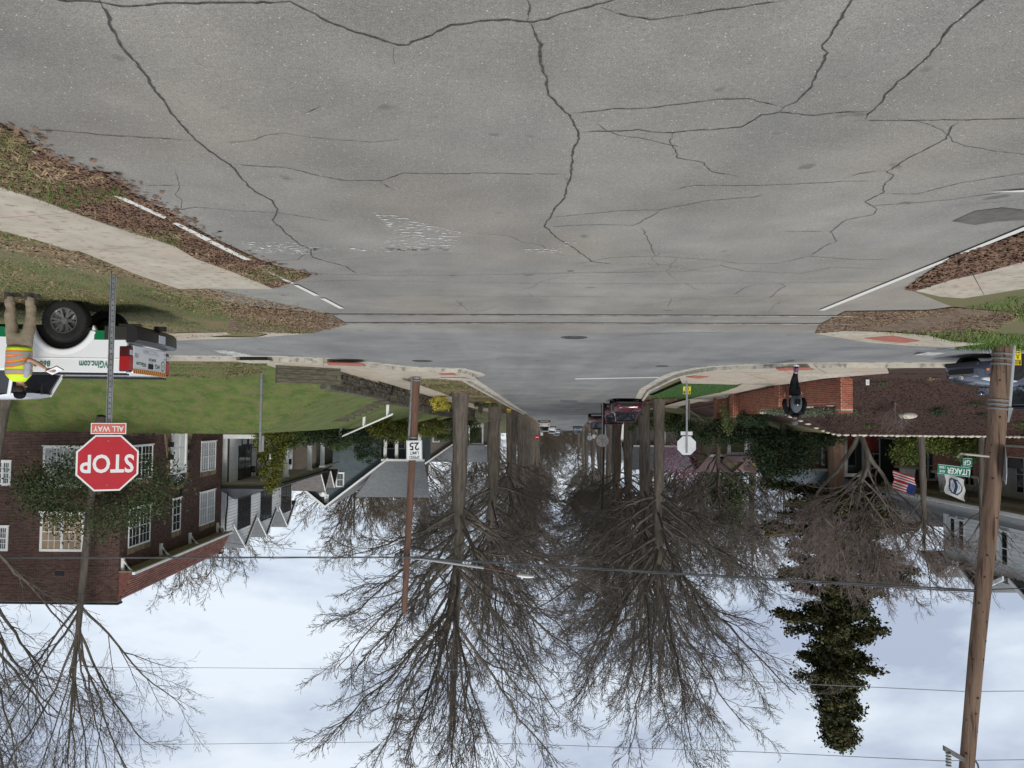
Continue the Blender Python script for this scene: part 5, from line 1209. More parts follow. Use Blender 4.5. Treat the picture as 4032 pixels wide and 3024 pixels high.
def grow(rng, P, Rr, cnt, t0, t1, ang, lr, rf, npts, wob, up, lmin=.2, parlen=None, lenfall=.5, out=0.0):
    N, n, _ = P.shape; M_ = N * cnt
    t = rng.uniform(t0, t1, M_); t = t0 + (t1 - t0) * (np.tile((np.arange(cnt) + .5) / cnt, N) + rng.uniform(-.4, .4, M_) / cnt)
    t = np.clip(t, 0, .985)
    pi = np.repeat(np.arange(N), cnt); f = t * (n - 1); i0 = np.minimum(f.astype(int), n - 2); fr = (f - i0)[:, None]
    S = P[pi, i0] * (1 - fr) + P[pi, i0 + 1] * fr; D = P[pi, i0 + 1] - P[pi, i0]; D /= np.linalg.norm(D, axis=1, keepdims=True) + 1e-9
    r = (Rr[pi, i0] * (1 - fr[:, 0]) + Rr[pi, i0 + 1] * fr[:, 0])
    seg = np.linalg.norm(P[:, 1:] - P[:, :-1], axis=2).sum(1)
    L_ = np.maximum(seg[pi] * lr * (1 - lenfall * (t - t0) / (t1 - t0 + 1e-6)) * rng.uniform(.65, 1.25, M_), lmin)
    rnd = rng.normal(size=(M_, 3)); side = np.cross(D, rnd); side /= np.linalg.norm(side, axis=1, keepdims=True) + 1e-9
    a = ang * rng.uniform(.65, 1.3, M_)[:, None]; d = D * np.cos(a) + side * np.sin(a)
    Q = np.zeros((M_, npts, 3)); Q[:, 0] = S; st = (L_ / (npts - 1))[:, None]
    for j in range(1, npts):
        Q[:, j] = Q[:, j - 1] + d * st
        d = d + rng.normal(size=(M_, 3)) * wob; d[:, 2] += up; d /= np.linalg.norm(d, axis=1, keepdims=True)
    R0 = np.minimum(r * rf, r * .95) * rng.uniform(.8, 1.1, M_)
    RR = R0[:, None] * np.linspace(1, .32, npts)[None]
    return Q, RR
def bare_tree(name, seed, height, tr_, first=.3, dome=(8.5, 9.5, .57), limbs=28, lv=((10, .40), (9, .42), (7, .45)), mb_=None, mt_=None, twigr=.0075, fork=1, lean=(0, 0), start=(.28, .62), split=.8, bow=.35, low=-.22):
    """trunk with limbs that fan out to a rounded crown; dome = (radius, half height, centre as a share of the height). Local origin at the base"""
    rng = np.random.default_rng(seed); n = 14; z = np.linspace(0, 1, n); Hh = height
    if fork == 1:
        x = np.cumsum(rng.normal(0, .008, n)) * Hh * .3 + lean[0] * z; y = np.cumsum(rng.normal(0, .008, n)) * Hh * .3 + lean[1] * z; x -= x[0]; y -= y[0]
        T = np.stack([x, y, z * Hh * split], 1)[None]; Rt = (tr_ * (1 - .1 * z - .78 * np.clip((z * split - start[0]) / (split - start[0]), 0, 1) ** .8))[None].copy(); Rt[0, 0] *= 1.4
        T = np.insert(T, 1, T[:, 0] + np.array([0, 0, Hh * .018]), axis=1); Rt = np.insert(Rt, 1, tr_ * 1.12, axis=1)
    else:
        Ts = []; Rs = []
        for k in range(fork):
            a = 2 * np.pi * k / fork + rng.uniform(-.3, .3); d = np.array([math.cos(a) * .5, math.sin(a) * .5, 1.]); d /= np.linalg.norm(d); q = [np.zeros(3)]
            for j in range(n - 1): q.append(q[-1] + d * Hh * .55 / n); d = d + rng.normal(size=3) * .1; d[2] += .02; d /= np.linalg.norm(d)
            Ts.append(q); Rs.append(tr_ * (1 - z * .7))
        T = np.array(Ts); Rt = np.array(Rs)
    tv_, tf_ = tubes(T, Rt, 14); tv_ = tv_ + rng.normal(0, tr_ * .03, tv_.shape) * np.array([1, 1, 0])
    # limbs aimed at points spread over the dome
    m = 12; t = np.linspace(0, 1, m)[None, :, None]; k = np.arange(limbs); az = k * 2.39996 + rng.uniform(-.35, .35, limbs); se = (k + .5) / limbs; el = np.arcsin(np.clip(low + (.98 - low) * se, -1, .995))
    rr_ = rng.uniform(.80, 1.08, limbs); C0 = np.array([lean[0] * .6, lean[1] * .6, dome[2] * Hh])
    E = C0 + np.stack([dome[0] * np.cos(el) * np.cos(az), dome[0] * np.cos(el) * np.sin(az), dome[1] * np.sin(el)], 1) * rr_[:, None]
    zs = (start[0] + (start[1] - start[0]) * (.15 + .85 * se) * rng.uniform(.75, 1.1, limbs)) * Hh
    ti = rng.integers(0, len(T), limbs); zz = np.clip(zs, 0, T[:, -1, 2].min()); S = np.zeros((limbs, 3)); rs = np.zeros(limbs)
    for i in range(limbs):
        Tt = T[ti[i]]
        for c in range(3): S[i, c] = np.interp(zz[i], Tt[:, 2], Tt[:, c])
        rs[i] = np.interp(zz[i], Tt[:, 2], Rt[ti[i]])
    L_ = np.linalg.norm(E - S, axis=1)[:, None]; mid = S + (E - S) * .45 + np.array([0, 0, 1.]) * L_ * bow * rng.uniform(-.25, .75, (limbs, 1)) * .5
    P = (1 - t) ** 2 * S[:, None] + 2 * t * (1 - t) * mid[:, None] + t ** 2 * E[:, None]
    wv = np.cumsum(rng.normal(0, 1, (limbs, m, 3)), axis=1) * L_[:, None] * .011; wv *= np.minimum(1, t * 4) * 1.0; P = P + wv
    R0 = np.minimum(rs * rng.uniform(.36, .62, limbs), .0095 * L_[:, 0] + .02); Rr = R0[:, None] * (1 - .78 * t[:, :, 0]) ** 1.0
    lv_, lf_ = tubes(P, Rr, 7); trunk = arrmesh('trunk', np.concatenate([tv_, lv_]), [tf_, lf_ + len(tv_)], mb_ or BARK, smooth=True)
    out_v = []; out_f = []; o = 0
    for li, (cnt, lr) in enumerate(lv):
        last = li == len(lv) - 1
        P, Rr = grow(rng, P, Rr, cnt, .22 if li == 0 else .12, .99, .52 if li == 0 else .62, lr, .6, 8 if li == 0 else (6 if not last else 3), .11 if li == 0 else .14, .012, lmin=.22, lenfall=.35)
        if li == 0: Rr = np.maximum(Rr, twigr * 1.6)
        if last: Rr = np.maximum(Rr, twigr)
        v, f = tubes(P, np.maximum(Rr, twigr * .6), 5 if li == 0 else 3); out_v.append(v); out_f.append(f + o); o += len(v)
    crown = arrmesh('crown', np.concatenate(out_v), [np.concatenate(out_f)], mt_ or TWIG, smooth=True)
    return trunk, crown
def place_tree(name, label, meshes, x, y, z=None, rz=0, s=1.0, sz=None, group=None, cat='tree'):
    t = thing(name, label, cat, (x, y, (H(x, y) if z is None else z) - .05), rz, group); t.scale = (s, s, sz or s)
    for nm, me in zip(('trunk', 'crown'), meshes): link(nm, me, t)
    return t
def tx(px, Y): return (2016 - px) / FPX * Y if False else -(px - 2016) / FPX * Y

LV3 = ((9, .38), (9, .42), (7, .42))
OAKS = [bare_tree('a', 11, 23, .40, dome=(7.2, 9.9, .55), limbs=34, start=(.2, .58), lv=LV3, low=-.5, twigr=.0098), bare_tree('b', 23, 23, .34, dome=(8.0, 9.6, .56), limbs=34, start=(.2, .58), lv=LV3, lean=(.4, .3), low=-.5, twigr=.0098), bare_tree('c', 37, 22, .46, dome=(7.2, 9.5, .55), limbs=32, start=(.22, .58), lv=LV3, lean=(-.4, .2), low=-.45, twigr=.0105)]
OAKL = [bare_tree('d', 51, 21, .40, dome=(5.6, 8.4, .58), limbs=20, start=(.32, .66), lv=((8, .4), (8, .42), (5, .45)), twigr=.012), bare_tree('e', 67, 21, .42, dome=(5.4, 8.6, .58), limbs=20, start=(.32, .66), lv=((8, .4), (8, .42), (5, .45)), twigr=.012)]
GO = 'bare oaks lining the street'
row = [  # photo x, s line, mesh set, yaw, scale, radius scale
    ('tall bare oak beside the speed limit pole, first up the street on its side', 1812, 42.5, 0, 1.2, 1.04, 5.4),
    ('stout pale barked bare oak behind the yellow yard signs', 1950, 66, 2, 2.6, 1.10, 5.4),
    ('slim bare oak just past the stout pale barked one', 2007, 84, 1, .3, .92, 5.4)]
far_l = [(96, 3, 1.0), (104, 4, .95), (114, 3, .9), (124, 4, .92), (134, 3, .9), (146, 4, .95), (160, 3, .9), (176, 4, .95), (194, 3, .9), (212, 4, .95)]
far_r = [(72, 0, 1.0), (83, 2, .98), (94, 3, 1.05), (103, 4, 1.0), (114, 3, .95), (126, 4, .92), (140, 3, .9), (154, 4, .95), (170, 3, .92), (188, 4, .95), (208, 3, .95)]
ALLO = OAKS + OAKL
for lab, px, Y, k, rz, s, _ in row: place_tree('oak_tree', lab, ALLO[k], hitY(px, 1560, Y).x, Y, rz=rz, s=s, group=GO)
place_tree('oak_tree', 'bare oak nearest the back of the stop sign', ALLO[1], hitY(2594, 1580, 50).x, 50, rz=4.4, s=1.03, group=GO)
place_tree('oak_tree', 'thick bare oak between the dark red parked car and its slimmer neighbour', ALLO[0], hitY(2533, 1600, 61).x, 61, rz=2.2, s=1.1, group=GO)
ORD = ['first', 'second', 'third', 'fourth', 'fifth', 'sixth', 'seventh', 'eighth', 'ninth', 'tenth', 'eleventh']
for i, (Y, k, s) in enumerate(far_l):
    place_tree('oak_tree', ORD[i] + ' distant oak beyond the stout pale barked one on the stone wall side', ALLO[k], 5.3 - .06 * Y + rng0.uniform(-.3, .3), Y, rz=i * 1.9, s=s * 1.05, group='distant oaks on the timber wall side')
for i, (Y, k, s) in enumerate(far_r):
    place_tree('oak_tree', ORD[i] + ' oak up the street from the thick oak beside the parked cars', ALLO[k], -6.7 - .06 * Y + rng0.uniform(-.3, .3), Y, rz=i * 2.3 + .5, s=s * 1.05, group='distant oaks behind the parked cars')
# bare trees behind the houses
BACK = [bare_tree('f', 83, 13.5, .24, dome=(6.6, 6.2, .54), limbs=26, start=(.1, .5), lv=((8, .42), (8, .42), (5, .45)), twigr=.012, mt_=TWIGB), bare_tree('g', 97, 15, .26, dome=(6.6, 6.6, .55), limbs=22, start=(.15, .5), lv=((8, .42), (7, .42), (5, .45)), twigr=.013)]
for lab, px, Y, k, s in (('bare rounded tree behind the slate blue house', 1405, 92, 0, 1.2), ('bare budding tree behind the brick house roof', 820, 62, 0, .98), ('second bare budding tree behind the brick house roof', 640, 66, 0, 1.0),
                         ('bare tree behind the pink flowering tree', 2760, 74, 1, .95), ('bare tree beyond the yellow house', 2900, 80, 1, 1.0), ('bare spreading tree behind the tall evergreen', 3080, 86, 1, .95), ('thin bare tree beyond the dark red gabled house', 1650, 108, 1, 1.0),):
    place_tree('bare_tree', lab, BACK[k], hitY(px, 1600, Y).x, Y, rz=px, s=s, group=None)
GB = 'bare trees behind the gardens'
for i, (px, Y, k, s) in enumerate(((1560, 128, 0, 1.25), (1680, 140, 1, 1.3), (1790, 150, 0, 1.3), (1880, 165, 1, 1.3), (1500, 118, 1, 1.1), (1960, 180, 0, 1.3), (2560, 130, 0, 1.25), (2660, 120, 1, 1.2), (2760, 110, 0, 1.15), (2480, 150, 1, 1.3), (2880, 105, 1, 1.15), (2960, 98, 0, 1.1))):
    place_tree('bare_tree', 'bare brown tree in the hazy wood behind the gardens', (BACK + OAKL)[(k + i) % 4], hitY(px, 1600, Y).x, Y, rz=i * 1.3, s=s, group=GB)
FARWOOD = []
r_f = random.Random(3)
for i in range(34):
    Y = 215 + r_f.uniform(0, 90); x = -.06 * Y + (r_f.uniform(-34, 34) if i > 14 else r_f.uniform(-7, 7)); place_tree('bare_tree', 'hazy bare tree beyond the crest at the end of the street', (OAKL + BACK)[i % 4], x, Y, z=RH(Y) - 3, rz=i, s=r_f.uniform(.8, 1.15), group='bare trees beyond the crest')
# bare tree in front of the brick house (grey limbs) and its neighbour at the frame edge
HB = bare_tree('h', 131, 17.5, .155, low=.12, dome=(4.2, 8.2, .62), limbs=14, start=(.40, .62), lv=((8, .42), (8, .45), (5, .45)), twigr=.006, lean=(-.3, -1.2), bow=.8)
place_tree('bare_tree', 'slender bare tree rising past the brick house behind the stop sign', HB, hitY(392, 1660, 33.6).x, 33.6, rz=.4, s=1.0)
HB2 = bare_tree('i', 147, 17, .25, low=.1, dome=(5.0, 8.2, .60), limbs=15, start=(.3, .6), lv=((8, .42), (8, .45), (5, .45)), twigr=.006, lean=(-1.0, -1.5), bow=.8)
place_tree('bare_tree', 'bare tree at the very edge of the picture by the brick house', HB2, hitY(22, 1640, 30.5).x, 30.5, rz=2.0, s=1.0)
# crape myrtle like tree with many pinkish twigs
CM = bare_tree('j', 201, 8.6, .125, dome=(4.5, 2.6, .57), limbs=24, start=(.12, .42), lv=((10, .42), (8, .45), (6, .45)), mb_=BARK, mt_=TWIGP, twigr=.006, fork=3, bow=.9)
place_tree('bare_tree', 'multi stemmed tree with a broad mass of pinkish grey twigs above the mulch bank', CM, hitY(3388, 1700, 36.8).x, 36.8, rz=.5, s=1.06)
ST = [bare_tree('k', 211, 7.2, .15, dome=(1.9, 2.4, .72), limbs=9, start=(.35, .7), lv=((5, .45), (4, .45)), twigr=.006, mb_=BARK, mt_=TWIGP), bare_tree('l', 223, 7.0, .12, dome=(1.9, 2.4, .72), limbs=9, start=(.4, .7), lv=((5, .45), (3, .45)), twigr=.006)]
place_tree('bare_tree', 'small pruned bare tree in front of the striped flag', ST[0], hitY(3628, 1705, 35.4).x, 35.4, rz=1.0)
place_tree('bare_tree', 'thin bare tree between the street name sign and the emblem flag', ST[1], hitY(3865, 1705, 35.3).x, 35.3, rz=2.0)
place_tree('bare_tree', 'dark forked bare tree at the side pavement beyond the brick wall', bare_tree('m', 231, 9, .2, dome=(4.2, 3.2, .62), limbs=10, start=(.25, .6), lv=((8, .45), (7, .45)), twigr=.009, mb_=BARKD), hitY(2830, 1690, 52).x, 52, rz=.3)
tall = arrmesh('trunk', *[(lambda v, f: (v, [f]))(*tubes(np.array([[(0, 0, z_) for z_ in (0, .3, 2, 4.2)]], float), np.array([[.5, .44, .40, .38]]), 14))][0], BARKD, smooth=True)

# ------------------------------------------------------------------ foliage
def leafmat(name, c1, c2, isl=.35): 
    m = mat(name, c1, c2, .8, .7, island=isl, spec=.25); return m
HOLLY = leafmat('holly_leaves', (.03, .045, .018), (.06, .085, .03)); CEDAR = leafmat('cedar_foliage', (.034, .040, .016), (.085, .080, .028)); GOLD = leafmat('golden_conifer', (.085, .105, .018), (.165, .16, .03))
GREEN = leafmat('shrub_leaves', (.05, .075, .022), (.09, .12, .035)); DGREEN = leafmat('dark_hedge_leaves', (.02, .035, .014), (.035, .055, .02)); PINK = leafmat('pink_blossom', (.42, .20, .30), (.56, .32, .42), .2)
YELF = leafmat('yellow_blossom', (.60, .50, .05), (.7, .62, .12), .2); PALM = leafmat('palm_leaf', (.10, .13, .06), (.16, .19, .09)); IVY = leafmat('ivy_leaves', (.025, .045, .02), (.05, .075, .035)); GREYG = leafmat('grey_green_ground_cover', (.07, .09, .055), (.11, .13, .08))
def leaves(C, size, rng, m, name='foliage', flat=0.0, droop=0.0, asp=.55):
    """C: N x 3 centres -> folded quads"""
    N = len(C); a = rng.normal(size=(N, 3)); a[:, 2] *= (1 - flat); a[:, 2] -= droop; a /= np.linalg.norm(a, axis=1, keepdims=True); b = rng.normal(size=(N, 3)); b[:, 2] *= (1 - flat); b -= (b * a).sum(1, keepdims=True) * a; b /= np.linalg.norm(b, axis=1, keepdims=True)
    s = (size * rng.uniform(.6, 1.35, N))[:, None]; nrm = np.cross(a, b)
    V_ = np.stack([C - a * s, C + b * s * asp + nrm * s * .15, C + a * s, C - b * s * asp + nrm * s * .15], 1).reshape(-1, 3)
    return arrmesh(name, V_, [np.arange(4 * N).reshape(N, 4)], m)
def blob(rng, cl, per, sig): 
    c = np.repeat(cl, per, axis=0); return c + rng.normal(size=c.shape) * np.array(sig)
# tall dark evergreen
rng = np.random.default_rng(5)
Hc = 18.9; cl = []
for i in range(120):
    tb = .20 + .79 * ((i + .5) / 120) ** 1.0; z = tb * Hc; ln = (6.9 * (1 - tb) ** .9 * min(1, .6 + tb) + .3) * rng.uniform(.55, 1.12) * (.82 + .18 * math.sin(z * 2.3)); a = i * 2.4 + rng.uniform(-.5, .5)
    for q in np.linspace(.25, 1, max(3, int(ln * 2.2))):
        r__ = ln * q; cl.append((r__ * math.cos(a) + rng.normal(0, .12), r__ * math.sin(a) + rng.normal(0, .12), z - .18 * r__ + .10 * r__ * q + rng.normal(0, .08)))
cl = np.array(cl); C = blob(rng, cl, 150, (.27, .27, .14))
ev = place_tree('evergreen_tree', 'tall dark evergreen with a ragged pointed crown beside the corner house', (), hitY(3292, 1700, 46.5).x, 46.5, rz=.4)
link('trunk', arrmesh('trunk', *[(lambda v, f: (v, [f]))(*tubes(np.array([[(0, 0, z_) for z_ in (0, .4, 3, 9, 18)]], float), np.array([[.6, .5, .44, .28, .05]]), 12))][0], mat('red_brown_bark', (.17, .10, .07), (.26, .17, .12), 3, .95, 1, 14, stretch=(2.5, 2.5, .3)), smooth=True), ev)
link('crown', leaves(C, .12, rng, CEDAR, 'crown', flat=.25, droop=.1), ev)
def foliage_tree(name, label, px, Y, shape, n, per, sig, size, m, py=1690, stem=.06, zoff=0.0, cat='shrub', group=None, seed=1, flat=0., stemh=None, stemm=None, z=None):
    rng = np.random.default_rng(seed); x = hitY(px, py, Y).x; zz = (H(x, Y) if z is None else z) + zoff
    t = thing(name, label, cat, (x, Y, zz), 0, group)
    rx, ry, z0_, z1_, kind = shape; cl = []
    for i in range(n):
        u = rng.normal(size=3); u /= np.linalg.norm(u); r__ = rng.uniform(.55, 1) ** .6
        if kind == 'cone': tt = rng.uniform(0, 1) ** 1.2; a = rng.uniform(0, 6.283); q = (1 - tt) ** .7 * r__; cl.append((rx * q * math.cos(a), ry * q * math.sin(a), z0_ + (z1_ - z0_) * tt))
        elif kind == 'column': tt = rng.uniform(0, 1); a = rng.uniform(0, 6.283); q = min(1, (tt * 3 + .5), (1 - tt) * 2.2 + .15) * r__; cl.append((rx * q * math.cos(a), ry * q * math.sin(a), z0_ + (z1_ - z0_) * tt))
        elif kind == 'box': cl.append((rng.uniform(-rx, rx), rng.uniform(-ry, ry), rng.uniform(z0_, z1_)))
        else: cl.append((rx * u[0] * r__, ry * u[1] * r__, (z0_ + z1_) / 2 + (z1_ - z0_) / 2 * u[2] * r__))
    C = blob(rng, np.array(cl), per, sig)
    sh = stemh or (z0_ + z1_) / 2; k = 3 if cat == 'shrub' else 1
    v, f = tubes(np.array([[(q * .02, 0, -.1), (q * .10 * rx * .3, .02, sh * .4), (q * rx * .3, .05 * q, sh)] for q in ([0] if k == 1 else [-1, 0, 1])], float), np.array([[stem * 1.3, stem, stem * .6]] * k), 7)
    link('trunk' if cat == 'tree' else 'stem', arrmesh('stem', v, [f], stemm or BARKD, smooth=True), t); link('crown' if cat == 'tree' else 'foliage', leaves(C, size, rng, m, flat=flat), t)
    return t
# holly in front of the brick house
foliage_tree('holly_tree', 'broad dark green holly tree in front of the brick house windows', 400, 32.9, (3.3, 1.5, 1.1, 4.9, 'ball'), 150, 85, (.42, .36, .28), .06, HOLLY, py=1660, stem=.17, cat='tree', stemh=3.2, seed=3, z=2.15)
foliage_tree('evergreen_shrub', 'dark glossy evergreen hiding the rose house', 3085, 40.5, (1.45, 1.1, .4, 2.7, 'ball'), 90, 75, (.34, .3, .26), .075, DGREEN, seed=4, stem=.09)
foliage_tree('evergreen_shrub', 'lower dark green branches left of the tall evergreen trunk by the rose house', 3220, 46, (2.6, 1.5, 1.6, 4.6, 'ball'), 150, 90, (.35, .3, .2), .09, CEDAR, seed=6, stem=.09) if False else None
foliage_tree('evergreen_tree', 'soft green evergreen behind the yellow house roofs', 2860, 68, (2.6, 2.2, 1.5, 8.5, 'cone'), 110, 60, (.4, .4, .3), .12, mat('soft_green_leaves', (.035, .055, .018), (.06, .08, .03), 1, .8, island=.3), seed=7, cat='tree', stem=.2)
foliage_tree('flowering_tree', 'pink flowering redbud behind the slim oak trunk', 2690, 64, (2.2, 2.0, 2.2, 5.6, 'ball'), 110, 42, (.28, .28, .25), .05, PINK, seed=8, cat='tree', stem=.1)
# shrubs of the corner house
for i, (px, py, w_, z0_, z1_, Y) in enumerate(((3572, 1720, .75, .1, 1.5, 37.2), (3700, 1720, .5, .1, .9, 37.4), (3815, 1720, .7, .1, 1.3, 37.0), (3640, 1705, .6, 0, .7, 37.6))):
    foliage_tree('shrub', ['large yellow green shrub beside the thin pruned tree trunk', 'low sparse shrub against the corner house brickwork', 'yellow green shrub under the street name sign', 'small shrub between the two larger ones by the brickwork'][i], px, Y, (w_, w_ * .7, z0_, z1_, 'ball'), 60, 55, (.16, .16, .12), .055, mat('yellow_green_leaves', (.07, .10, .018), (.14, .16, .03), 1.2, .7, island=.35), seed=20 + i)
# hedge and small evergreens behind the wall
foliage_tree('hedge', 'long dark green hedge in front of the yellow and rose houses', 3000, 44, (4.8, .5, .0, 1.25, 'box'), 330, 60, (.14, .12, .12), .06, DGREEN, seed=30, cat='hedge')
foliage_tree('hedge', 'mossy green hedge behind the back of the stop sign', 2640, 70, (3.6, .8, .0, 1.6, 'box'), 150, 60, (.18, .14, .14), .09, GREEN, seed=31, cat='hedge')
foliage_tree('ivy', 'dark ivy spilling over the far end of the brick wall', 2965, 39.5, (.8, .4, .1, .8, 'ball'), 50, 60, (.13, .13, .1), .045, IVY, seed=33, cat='plant')
foliage_tree('ground_cover', 'grey green ground cover spreading behind the person', 3200, 31.8, (2.2, .8, -.1, .2, 'ball'), 60, 60, (.2, .2, .05), .04, GREYG, seed=34, cat='plant', z=1.5)
foliage_tree('willow_shrub', 'weeping pale green shrub draped over the hedge', 2870, 43, (.5, .4, .5, 1.9, 'column'), 26, 60, (.08, .08, .2), .04, mat('pale_green_strands', (.16, .19, .06), (.2, .23, .09), 1, .8, island=.3), seed=35)
# golden and green shrubs in front of the white house
foliage_tree('golden_cypress', 'golden topped conical cypress covering the nearest porch column', 1075, 44.5, (1.05, .9, .0, 3.4, 'cone'), 130, 75, (.16, .16, .16), .055, GOLD, seed=40)
for i, (px, Y, rx, z1_, m_, sd_) in enumerate(((1135, 45.5, .8, 1.0, GREEN, 41), (1215, 47, .8, .7, DGREEN, 42), (1305, 48, .9, .8, DGREEN, 43), (1345, 60, 1.0, 1.7, GREEN, 44), (1400, 52, 1.3, .8, DGREEN, 45), (1480, 54, 1.5, .9, DGREEN, 46), (1560, 56, 1.4, 1.4, GOLD, 47), (1500, 51, .8, 1.1, GOLD, 48), (1450, 70, 1.4, 3.2, DGREEN, 49), (1760, 72, 1.5, 2.0, GREEN, 50), (1840, 74, 1.2, 2.8, GREEN, 51), (1690, 66, 1.3, 1.5, GOLD, 52), (1590, 60, .9, 1.3, DGREEN, 53))):
    labs = ['low green shrub at the foot of the second porch column', 'small dark shrub under the red chairs', 'dark shrub at the far corner of the white porch', 'tall green shrub between the white house and the slate blue house', 'dark rounded shrub behind the lowest handrail post', 'dark hedge shrub beside the handrail top', 'big golden green shrub beside the wooden pole', 'golden shrub nearest the white handrail', 'dark evergreen in front of the slate blue gable', 'leafy green shrub between the pole and the first oak', 'green shrub just behind the first oak trunk', 'yellowish shrub behind the speed limit sign', 'dark shrub in front of the taupe porch']
    foliage_tree('shrub', labs[i], px, Y, (rx, rx * .8, -.1, z1_, 'ball'), int(50 * rx + 20), 60, (.18, .18, .14), .065, m_, seed=sd_)
foliage_tree('forsythia', 'bright yellow forsythia in bloom above the stone wall', 1735, 46, (.55, .4, .0, 1.0, 'ball'), 40, 60, (.10, .10, .10), .035, YELF, seed=60)
for i, (px, Y, h_) in enumerate(((1880, 54.5, .5), (1912, 55, .5), (1945, 55.5, .45))): foliage_tree('boxwood', ['first small clipped bush by the yard sign', 'middle small clipped bush by the yard sign', 'last small clipped bush by the yard sign'][i], px, Y, (.28, .28, 0, h_, 'ball'), 14, 50, (.06, .06, .06), .03, GREEN, seed=70 + i)
def palm(px, Y, s, label):
    x = hitY(px, 1600, Y).x; t = thing('palm', label, 'palm', (x, Y, H(x, Y))); rng = np.random.default_rng(4)
    link('trunk', MB().tube([(0, 0, 0), (0, 0, .5 * s)], [.14 * s, .11 * s], 8).mesh('trunk', BARKD), t)
    for k in range(16):
        a = k * 2.4; e = rng.uniform(.1, 1.2); mb = MB(); n = 6; base = Vector((0, 0, .5 * s)); d = Vector((math.cos(a) * math.cos(e), math.sin(a) * math.cos(e), math.sin(e))); sd_ = Vector((-math.sin(a), math.cos(a), 0))
        c = base + d * .55 * s
        for q in range(-4, 5):
            dq = (d + sd_ * q * .2).normalized(); tip = c + dq * .5 * s + Vector((0, 0, -.1 * s)); mb.v += [tuple(c - sd_ * .01), tuple(c + sd_ * .01), tuple(tip)]; mb.f.append((len(mb.v) - 3, len(mb.v) - 2, len(mb.v) - 1)); mb.mi.append(0)
        mb.v += [tuple(base - sd_ * .012), tuple(base + sd_ * .012), tuple(c)]; mb.f.append((len(mb.v) - 3, len(mb.v) - 2, len(mb.v) - 1)); mb.mi.append(0)
        mb.build('frond', PALM, t)
palm(1892, 58, 1.5, 'small fan palm beside the stone wall near the yard signs')
# bare twiggy shrub and tufts on the mulch
BS = bare_tree('n', 301, 1.3, .02, dome=(.55, .5, .6), limbs=14, start=(.1, .5), lv=((5, .5), (3, .5)), twigr=.004, mb_=TWIGP, mt_=TWIGP, fork=3)
P = G(3524, 1585); place_tree('bare_shrub', 'leafless twiggy shrub standing on the mulch bank beside the pale boulder', BS, P.x, P.y, s=.95, cat='shrub')
def tuft(P, r__, h_, label, m=GREEN, n=90, seed=1, name='plant_tuft'):
    rng = np.random.default_rng(seed); t = thing(name, label, 'plant', P); a = rng.uniform(0, 6.28, n); q = rng.uniform(0, r__, n); C = np.stack([q * np.cos(a), q * np.sin(a), rng.uniform(.02, h_, n)], 1); link('foliage', leaves(C, .06, rng, m, asp=.3), t)
tuft(G(*z7([(1090, 985)])[0]), .38, .3, 'rounded green tuft in the middle of the mulch bank', IVY, 260, 1)
tuft(G(*z7([(1480, 920)])[0]), .45, .15, 'flat grey green tuft left beside the conduit bands of the pole', IVY, 120, 2)
tuft(G(*z7([(1560, 1040)])[0]), .3, .15, 'thin straggly tuft beside the utility pole high on the mulch', IVY, 80, 3)
tuft(G(*z7([(1030, 650)])[0]), .25, .1, 'dry tan tuft near the bonnet of the blue grey car', mat('dry_tan_leaf', (.25, .2, .1), (.3, .25, .14), 1, .9, island=.3), 50, 4)
tuft(G(*z7([(330, 1165)])[0]), .45, .15, 'green weeds near the top of the mulch under the canvas screen', GREEN, 120, 5)
tuft(G(*z7([(2000, 1130)])[0]), .4, .35, 'spiky green plant at the edge of the mulch bank', GREEN, 120, 6)
tuft(G(*z7([(495, 700)])[0]), .2, .1, 'tiny green sprig near the notice card', GREEN, 40, 7)
# ------------------------------------------------------------------ signs and poles
GALV = mat('galvanised_steel', (.20, .21, .22), (.30, .31, .32), 8, .5, .15, 40, metal=.5, dirt=((.22, .12, .07), 3, .5))
ALU = mat('sign_aluminium', (.55, .56, .57), (.62, .63, .64), 3, .55, metal=.2, dirt=((.35, .36, .36), 4, .3))
SRED = mat('sign_red', (.42, .008, .018), (.46, .012, .022), 4, .35, spec=.5)
SFADE = mat('faded_sign_red', (.50, .10, .07), (.58, .15, .11), 4, .5)
SWHITE = mat('sign_white', (.72, .73, .72), rough=.4)
SGREEN = mat('sign_green', (.0, .14, .085), rough=.4)
SYEL = mat('sign_yellow', (.80, .62, .02), (.85, .68, .03), 4, .5)
INK = mat('black_ink', (.012, .012, .014), rough=.5)
POLEW = mat('treated_pole_wood', (.12, .074, .05), (.225, .15, .108), 2.2, .9, 1.0, 18, stretch=(3, 3, .22), c3=(.055, .03, .02), s3=5, f3=.62)
POLER = mat('reddish_pole_wood', (.105, .056, .040), (.175, .10, .072), 2.2, .9, 1.0, 18, stretch=(3, 3, .22), c3=(.07, .03, .02), s3=5, f3=.64)
def octa(r_out, th, m, name, parent, y, rot=math.pi / 8, cz=0):
    P = [(r_out * math.cos(rot + k * math.pi / 4), cz + r_out * math.sin(rot + k * math.pi / 4)) for k in range(8)]
    mb = MB(); mb.prism(P, y, y + th, 'd'); o = mb.build(name, m, parent); fixnormals(o); return o
def upost(t, h, w_=.075, holes=True):
    mb = MB(); mb.prism([(-w_ / 2, 0), (-w_ / 2 + .008, 0), (-w_ * .22, .03), (w_ * .22, .03), (w_ / 2 - .008, 0), (w_ / 2, 0), (w_ * .26, .036), (-w_ * .26, .036)], 0, h, 'z'); o = mb.build('post', GALV, t); fixnormals(o)
    if holes:
        hb = MB()
        for k in range(int(h / .075)): z = .05 + k * .075; hb.box(-.007, .007, .026, .0295, z, z + .016)
        link('bolt_holes', hb.mesh('bolt_holes', INK), o, kind='stuff')
    return o
